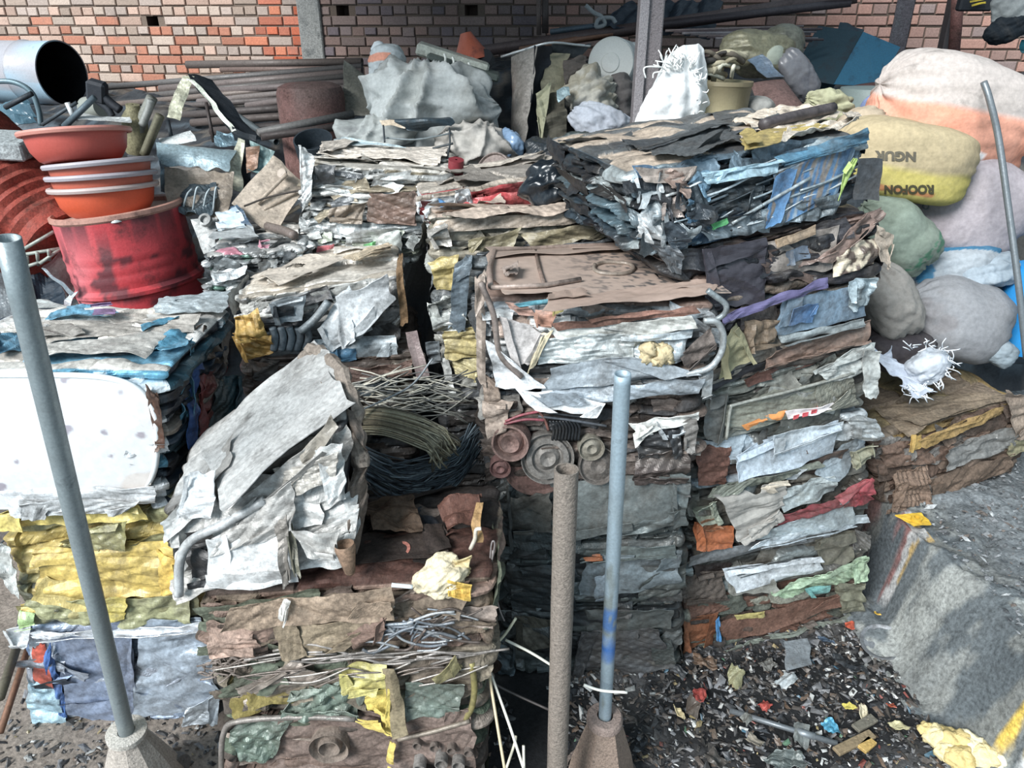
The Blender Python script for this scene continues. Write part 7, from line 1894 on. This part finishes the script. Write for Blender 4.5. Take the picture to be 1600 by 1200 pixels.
for i, (x, y, s, c, lb) in enumerate(PCS):
    if True:
        P = atz(x, y, .012)
        w_ = s / FPX * 2.4
        a_ = rg.uniform(0, 3.1)
        e1 = np.array([math.cos(a_), math.sin(a_), rg.normal(0, .12)]) * w_ * .6; e2 = np.array([-math.sin(a_), math.cos(a_), rg.normal(0, .15)]) * w_ * .42
        V, Q, K = sheet_g([P - e1 + e2, P + e1 + e2, P + e1 - e2, P - e1 - e2], i, amp=.014, wl=.035, res=.004, rag=.012, curl=.02, ang=.1, nrm=np.array([0, 0, 1.0]), col=np.append(hexc(c), .05), lift=.008)
        near = ('near the foot of the right stack', 'in the black litter patch', 'near the rod on the floor', 'near the concrete ledge')[0 if x < 1130 else (3 if x > 1345 else (2 if y > 1095 else 1))]
        o = emit('floor_scrap', V, Q, M_scrap, col=K, solid=.002); tag(o, lb + ' lying ' + near, 'scrap', 'single scraps on the floor')
ms = wsheet('wire_mesh_piece', [(1225, 1005, 1.93), (1262, 1000, 1.95), (1268, 1040, 1.83), (1228, 1046, 1.80)], '#7d8286', amp=.003, rag=.006, res=.003, label='grey perforated mesh piece leaning in the black litter', cat='mesh',
            hole=lambda s, t, x, y: ((np.hypot(((x / .010 + .5 * (np.floor(y / .009) % 2)) % 1) - .5, ((y / .009) % 1) - .5) < .34) & (s > .06) & (s < .8) & (t > .1) & (t < .9)))
# thin rod on the floor, wooden strips, lid, yellow bracket, foam
a_ = atz(1140, 1110, .02); b_ = atz(1308, 1162, .02)
fr = thing('floor_rod', 'thin grey steel rod with a sleeve lying on the oily floor', 'rod', (a_ + b_) / 2)
V, Q, T = tube_g(rod_pts(a_, b_, 2), .009, 12); emit('rod', V, Q, M_pipe, fr, col=np.append(hexc('#6d7276'), .4), T=T, smooth=True)
V, Q, T = tube_g(rod_pts(a_ + (b_ - a_) * .62, a_ + (b_ - a_) * .8, 2), .0115, 12); emit('sleeve', V, Q, M_pipe, fr, col=np.append(hexc('#868c90'), .5), T=T, smooth=True)
for i, (p, q, c, lb) in enumerate([((1305, 1178), (1362, 1150), '#84745c', 'longer wooden strip lying beside the teal film'), ((1335, 1142), (1365, 1125), '#6a665c', 'short dark wooden strip pointing to the ledge'), ((1345, 1175), (1362, 1160), '#b5975c', 'small pale wooden block on the floor')]):
    a_ = atz(*p, .012); b_ = atz(*q, .012)
    d = b_ - a_
    V, Q, T = box_g((a_ + b_) / 2 + np.array([0, 0, .01]), (np.linalg.norm(d), .03, .012), axes([0, 0, 1], d), .002)
    o = emit('wooden_strip', V, Q, M_rusty, col=hexc(c), T=T); tag(o, lb, 'wood', 'wooden strips on the floor')
ld = atz(1378, 1004, .02)
wlathe('tin_lid', [(.068, .0), (.073, .004), (.071, .010), (.062, .006), (.058, .001), (.0005, .001)], ld, [-.25, -.15, 1], '#7f8286', None, m=M_scrap, n=48, metal=.4); tag(C.objects[-1], 'round tin lid with a bright rim lying against the ledge foot', 'lid')
V, Q, T = tube_g([ld + .07 * np.array([math.cos(t), math.sin(t), .02]) + np.array([0, 0, .012 + .035 * math.cos(t)]) for t in np.linspace(-.6, 2.2, 24)], .004, 8)
yb_ = atz(1425, 818, LZ + .01)
ybk = thing('yellow_bracket', 'small yellow painted bracket lying on the ledge', 'bracket', yb_)
V, Q, K = sheet_g([yb_ + np.array([-.045, .03, .012]), yb_ + np.array([.055, .04, .012]), yb_ + np.array([.045, -.03, .012]), yb_ + np.array([-.02, -.035, .012])], 7, amp=.004, wl=.04, res=.004, rag=.008, col=np.append(hexc('#d8b040'), 0), nrm=np.array([0, 0, 1.0]))
emit('plate', V, Q, M_paint, ybk, col=K, solid=.004)
wlathe('eye', [(.018, .008), (.018, .022), (.010, .022), (.010, .008)], yb_ + np.array([.01, 0, .008]), [0, -.1, 1], '#c9a23a', ybk, n=24)
fm = thing('foam_chunks', 'crumbly cream yellow foam chunk at the foot of the ledge', 'foam', atz(1500, 1165, 0.0))
for i, (x, y, r) in enumerate([(1465, 1150, 20), (1490, 1160, 24), (1515, 1165, 22), (1535, 1178, 24), (1500, 1185, 20), (1560, 1185, 18), (1478, 1172, 16), (1448, 1140, 12)]):
    P = atz(x, y, .03); rr_ = r / FPX * 2.2
    u, v = np.meshgrid(np.linspace(0, 2 * np.pi, 36, endpoint=False), np.linspace(.02, math.pi - .02, 22))
    S = np.stack([np.cos(u) * np.sin(v), np.sin(u) * np.sin(v), np.cos(v)], -1).reshape(-1, 3)
    S = S * rr_ * (1 + .5 * fbm(S * 2.4 + i * 5, 4, 5))[:, None] * np.array([1.1, 1, .8])
    emit('foam_lump', S + P, gridq(22, 36, 0, True), M_foam, fm, col=np.append(hexc(['#ddcda0', '#d0bb84', '#e2d8b8'][i % 3]), 0), smooth=True)
rl = atz(1010, 1110, 0)
for i, (p, q, r, c, lb) in enumerate([((0, 1145), (45, 1010), .010, '#7a5a48', 'brown rod leaning in the dark at the left of the blue silver bale'), ((0, 1090), (30, 1000), .013, '#5d584a', 'olive dark rod leaning behind the brown rod at the left')]):
    wtube('leaning_rod', [(*p, 1.50), (*q, 1.75)], r, c, smooth=False, label=lb, cat='rod')
# ------------------------------------------------------------------ camera and light
cd = bpy.data.cameras.new('camera'); co = bpy.data.objects.new('camera', cd); C.objects.link(co)
co.location = CAM; co.rotation_euler = (math.pi / 2 - PITCH, 0, 0)
cd.sensor_width = 36; cd.sensor_fit = 'HORIZONTAL'; cd.lens = 36 * FPX / 1600; cd.clip_start = .05; cd.clip_end = 100
bpy.context.scene.camera = co
w = bpy.data.worlds.new('overcast_sky'); bpy.context.scene.world = w; w.use_nodes = True
nt = w.node_tree; bg = nt.nodes['Background']
tc = nt.nodes.new('ShaderNodeTexCoord'); sx = nt.nodes.new('ShaderNodeSeparateXYZ'); nt.links.new(tc.outputs['Generated'], sx.inputs[0])
# overcast daylight: brighter towards the open yard behind the viewer, dim under the shed at the far side
dt = nt.nodes.new('ShaderNodeVectorMath'); dt.operation = 'DOT_PRODUCT'; dt.inputs[1].default_value = (-.45, -.62, .64)
nt.links.new(tc.outputs['Generated'], dt.inputs[0])
mr = nt.nodes.new('ShaderNodeMapRange'); mr.inputs[1].default_value = -.6; mr.inputs[2].default_value = 1.0; mr.inputs[3].default_value = .07; mr.inputs[4].default_value = .95
nt.links.new(dt.outputs['Value'], mr.inputs[0])
bg.inputs['Color'].default_value = (.66, .86, 1.0, 1)
nt.links.new(mr.outputs[0], bg.inputs['Strength'])
sd = bpy.data.lights.new('soft_sun', 'SUN'); so = bpy.data.objects.new('soft_sun', sd); C.objects.link(so)
sd.energy = 4.8; sd.angle = math.radians(24); sd.color = (.98, .99, .985)
so.rotation_euler = Vector((.52, .62, -.58)).to_track_quat('-Z', 'Y').to_euler()
vs = bpy.context.scene.view_settings
bpy.context.scene.display_settings.display_device = 'sRGB'
vs.view_transform = 'Standard'; vs.look = 'None'; vs.exposure = 0.25; vs.gamma = 1.0; vs.use_curve_mapping = False
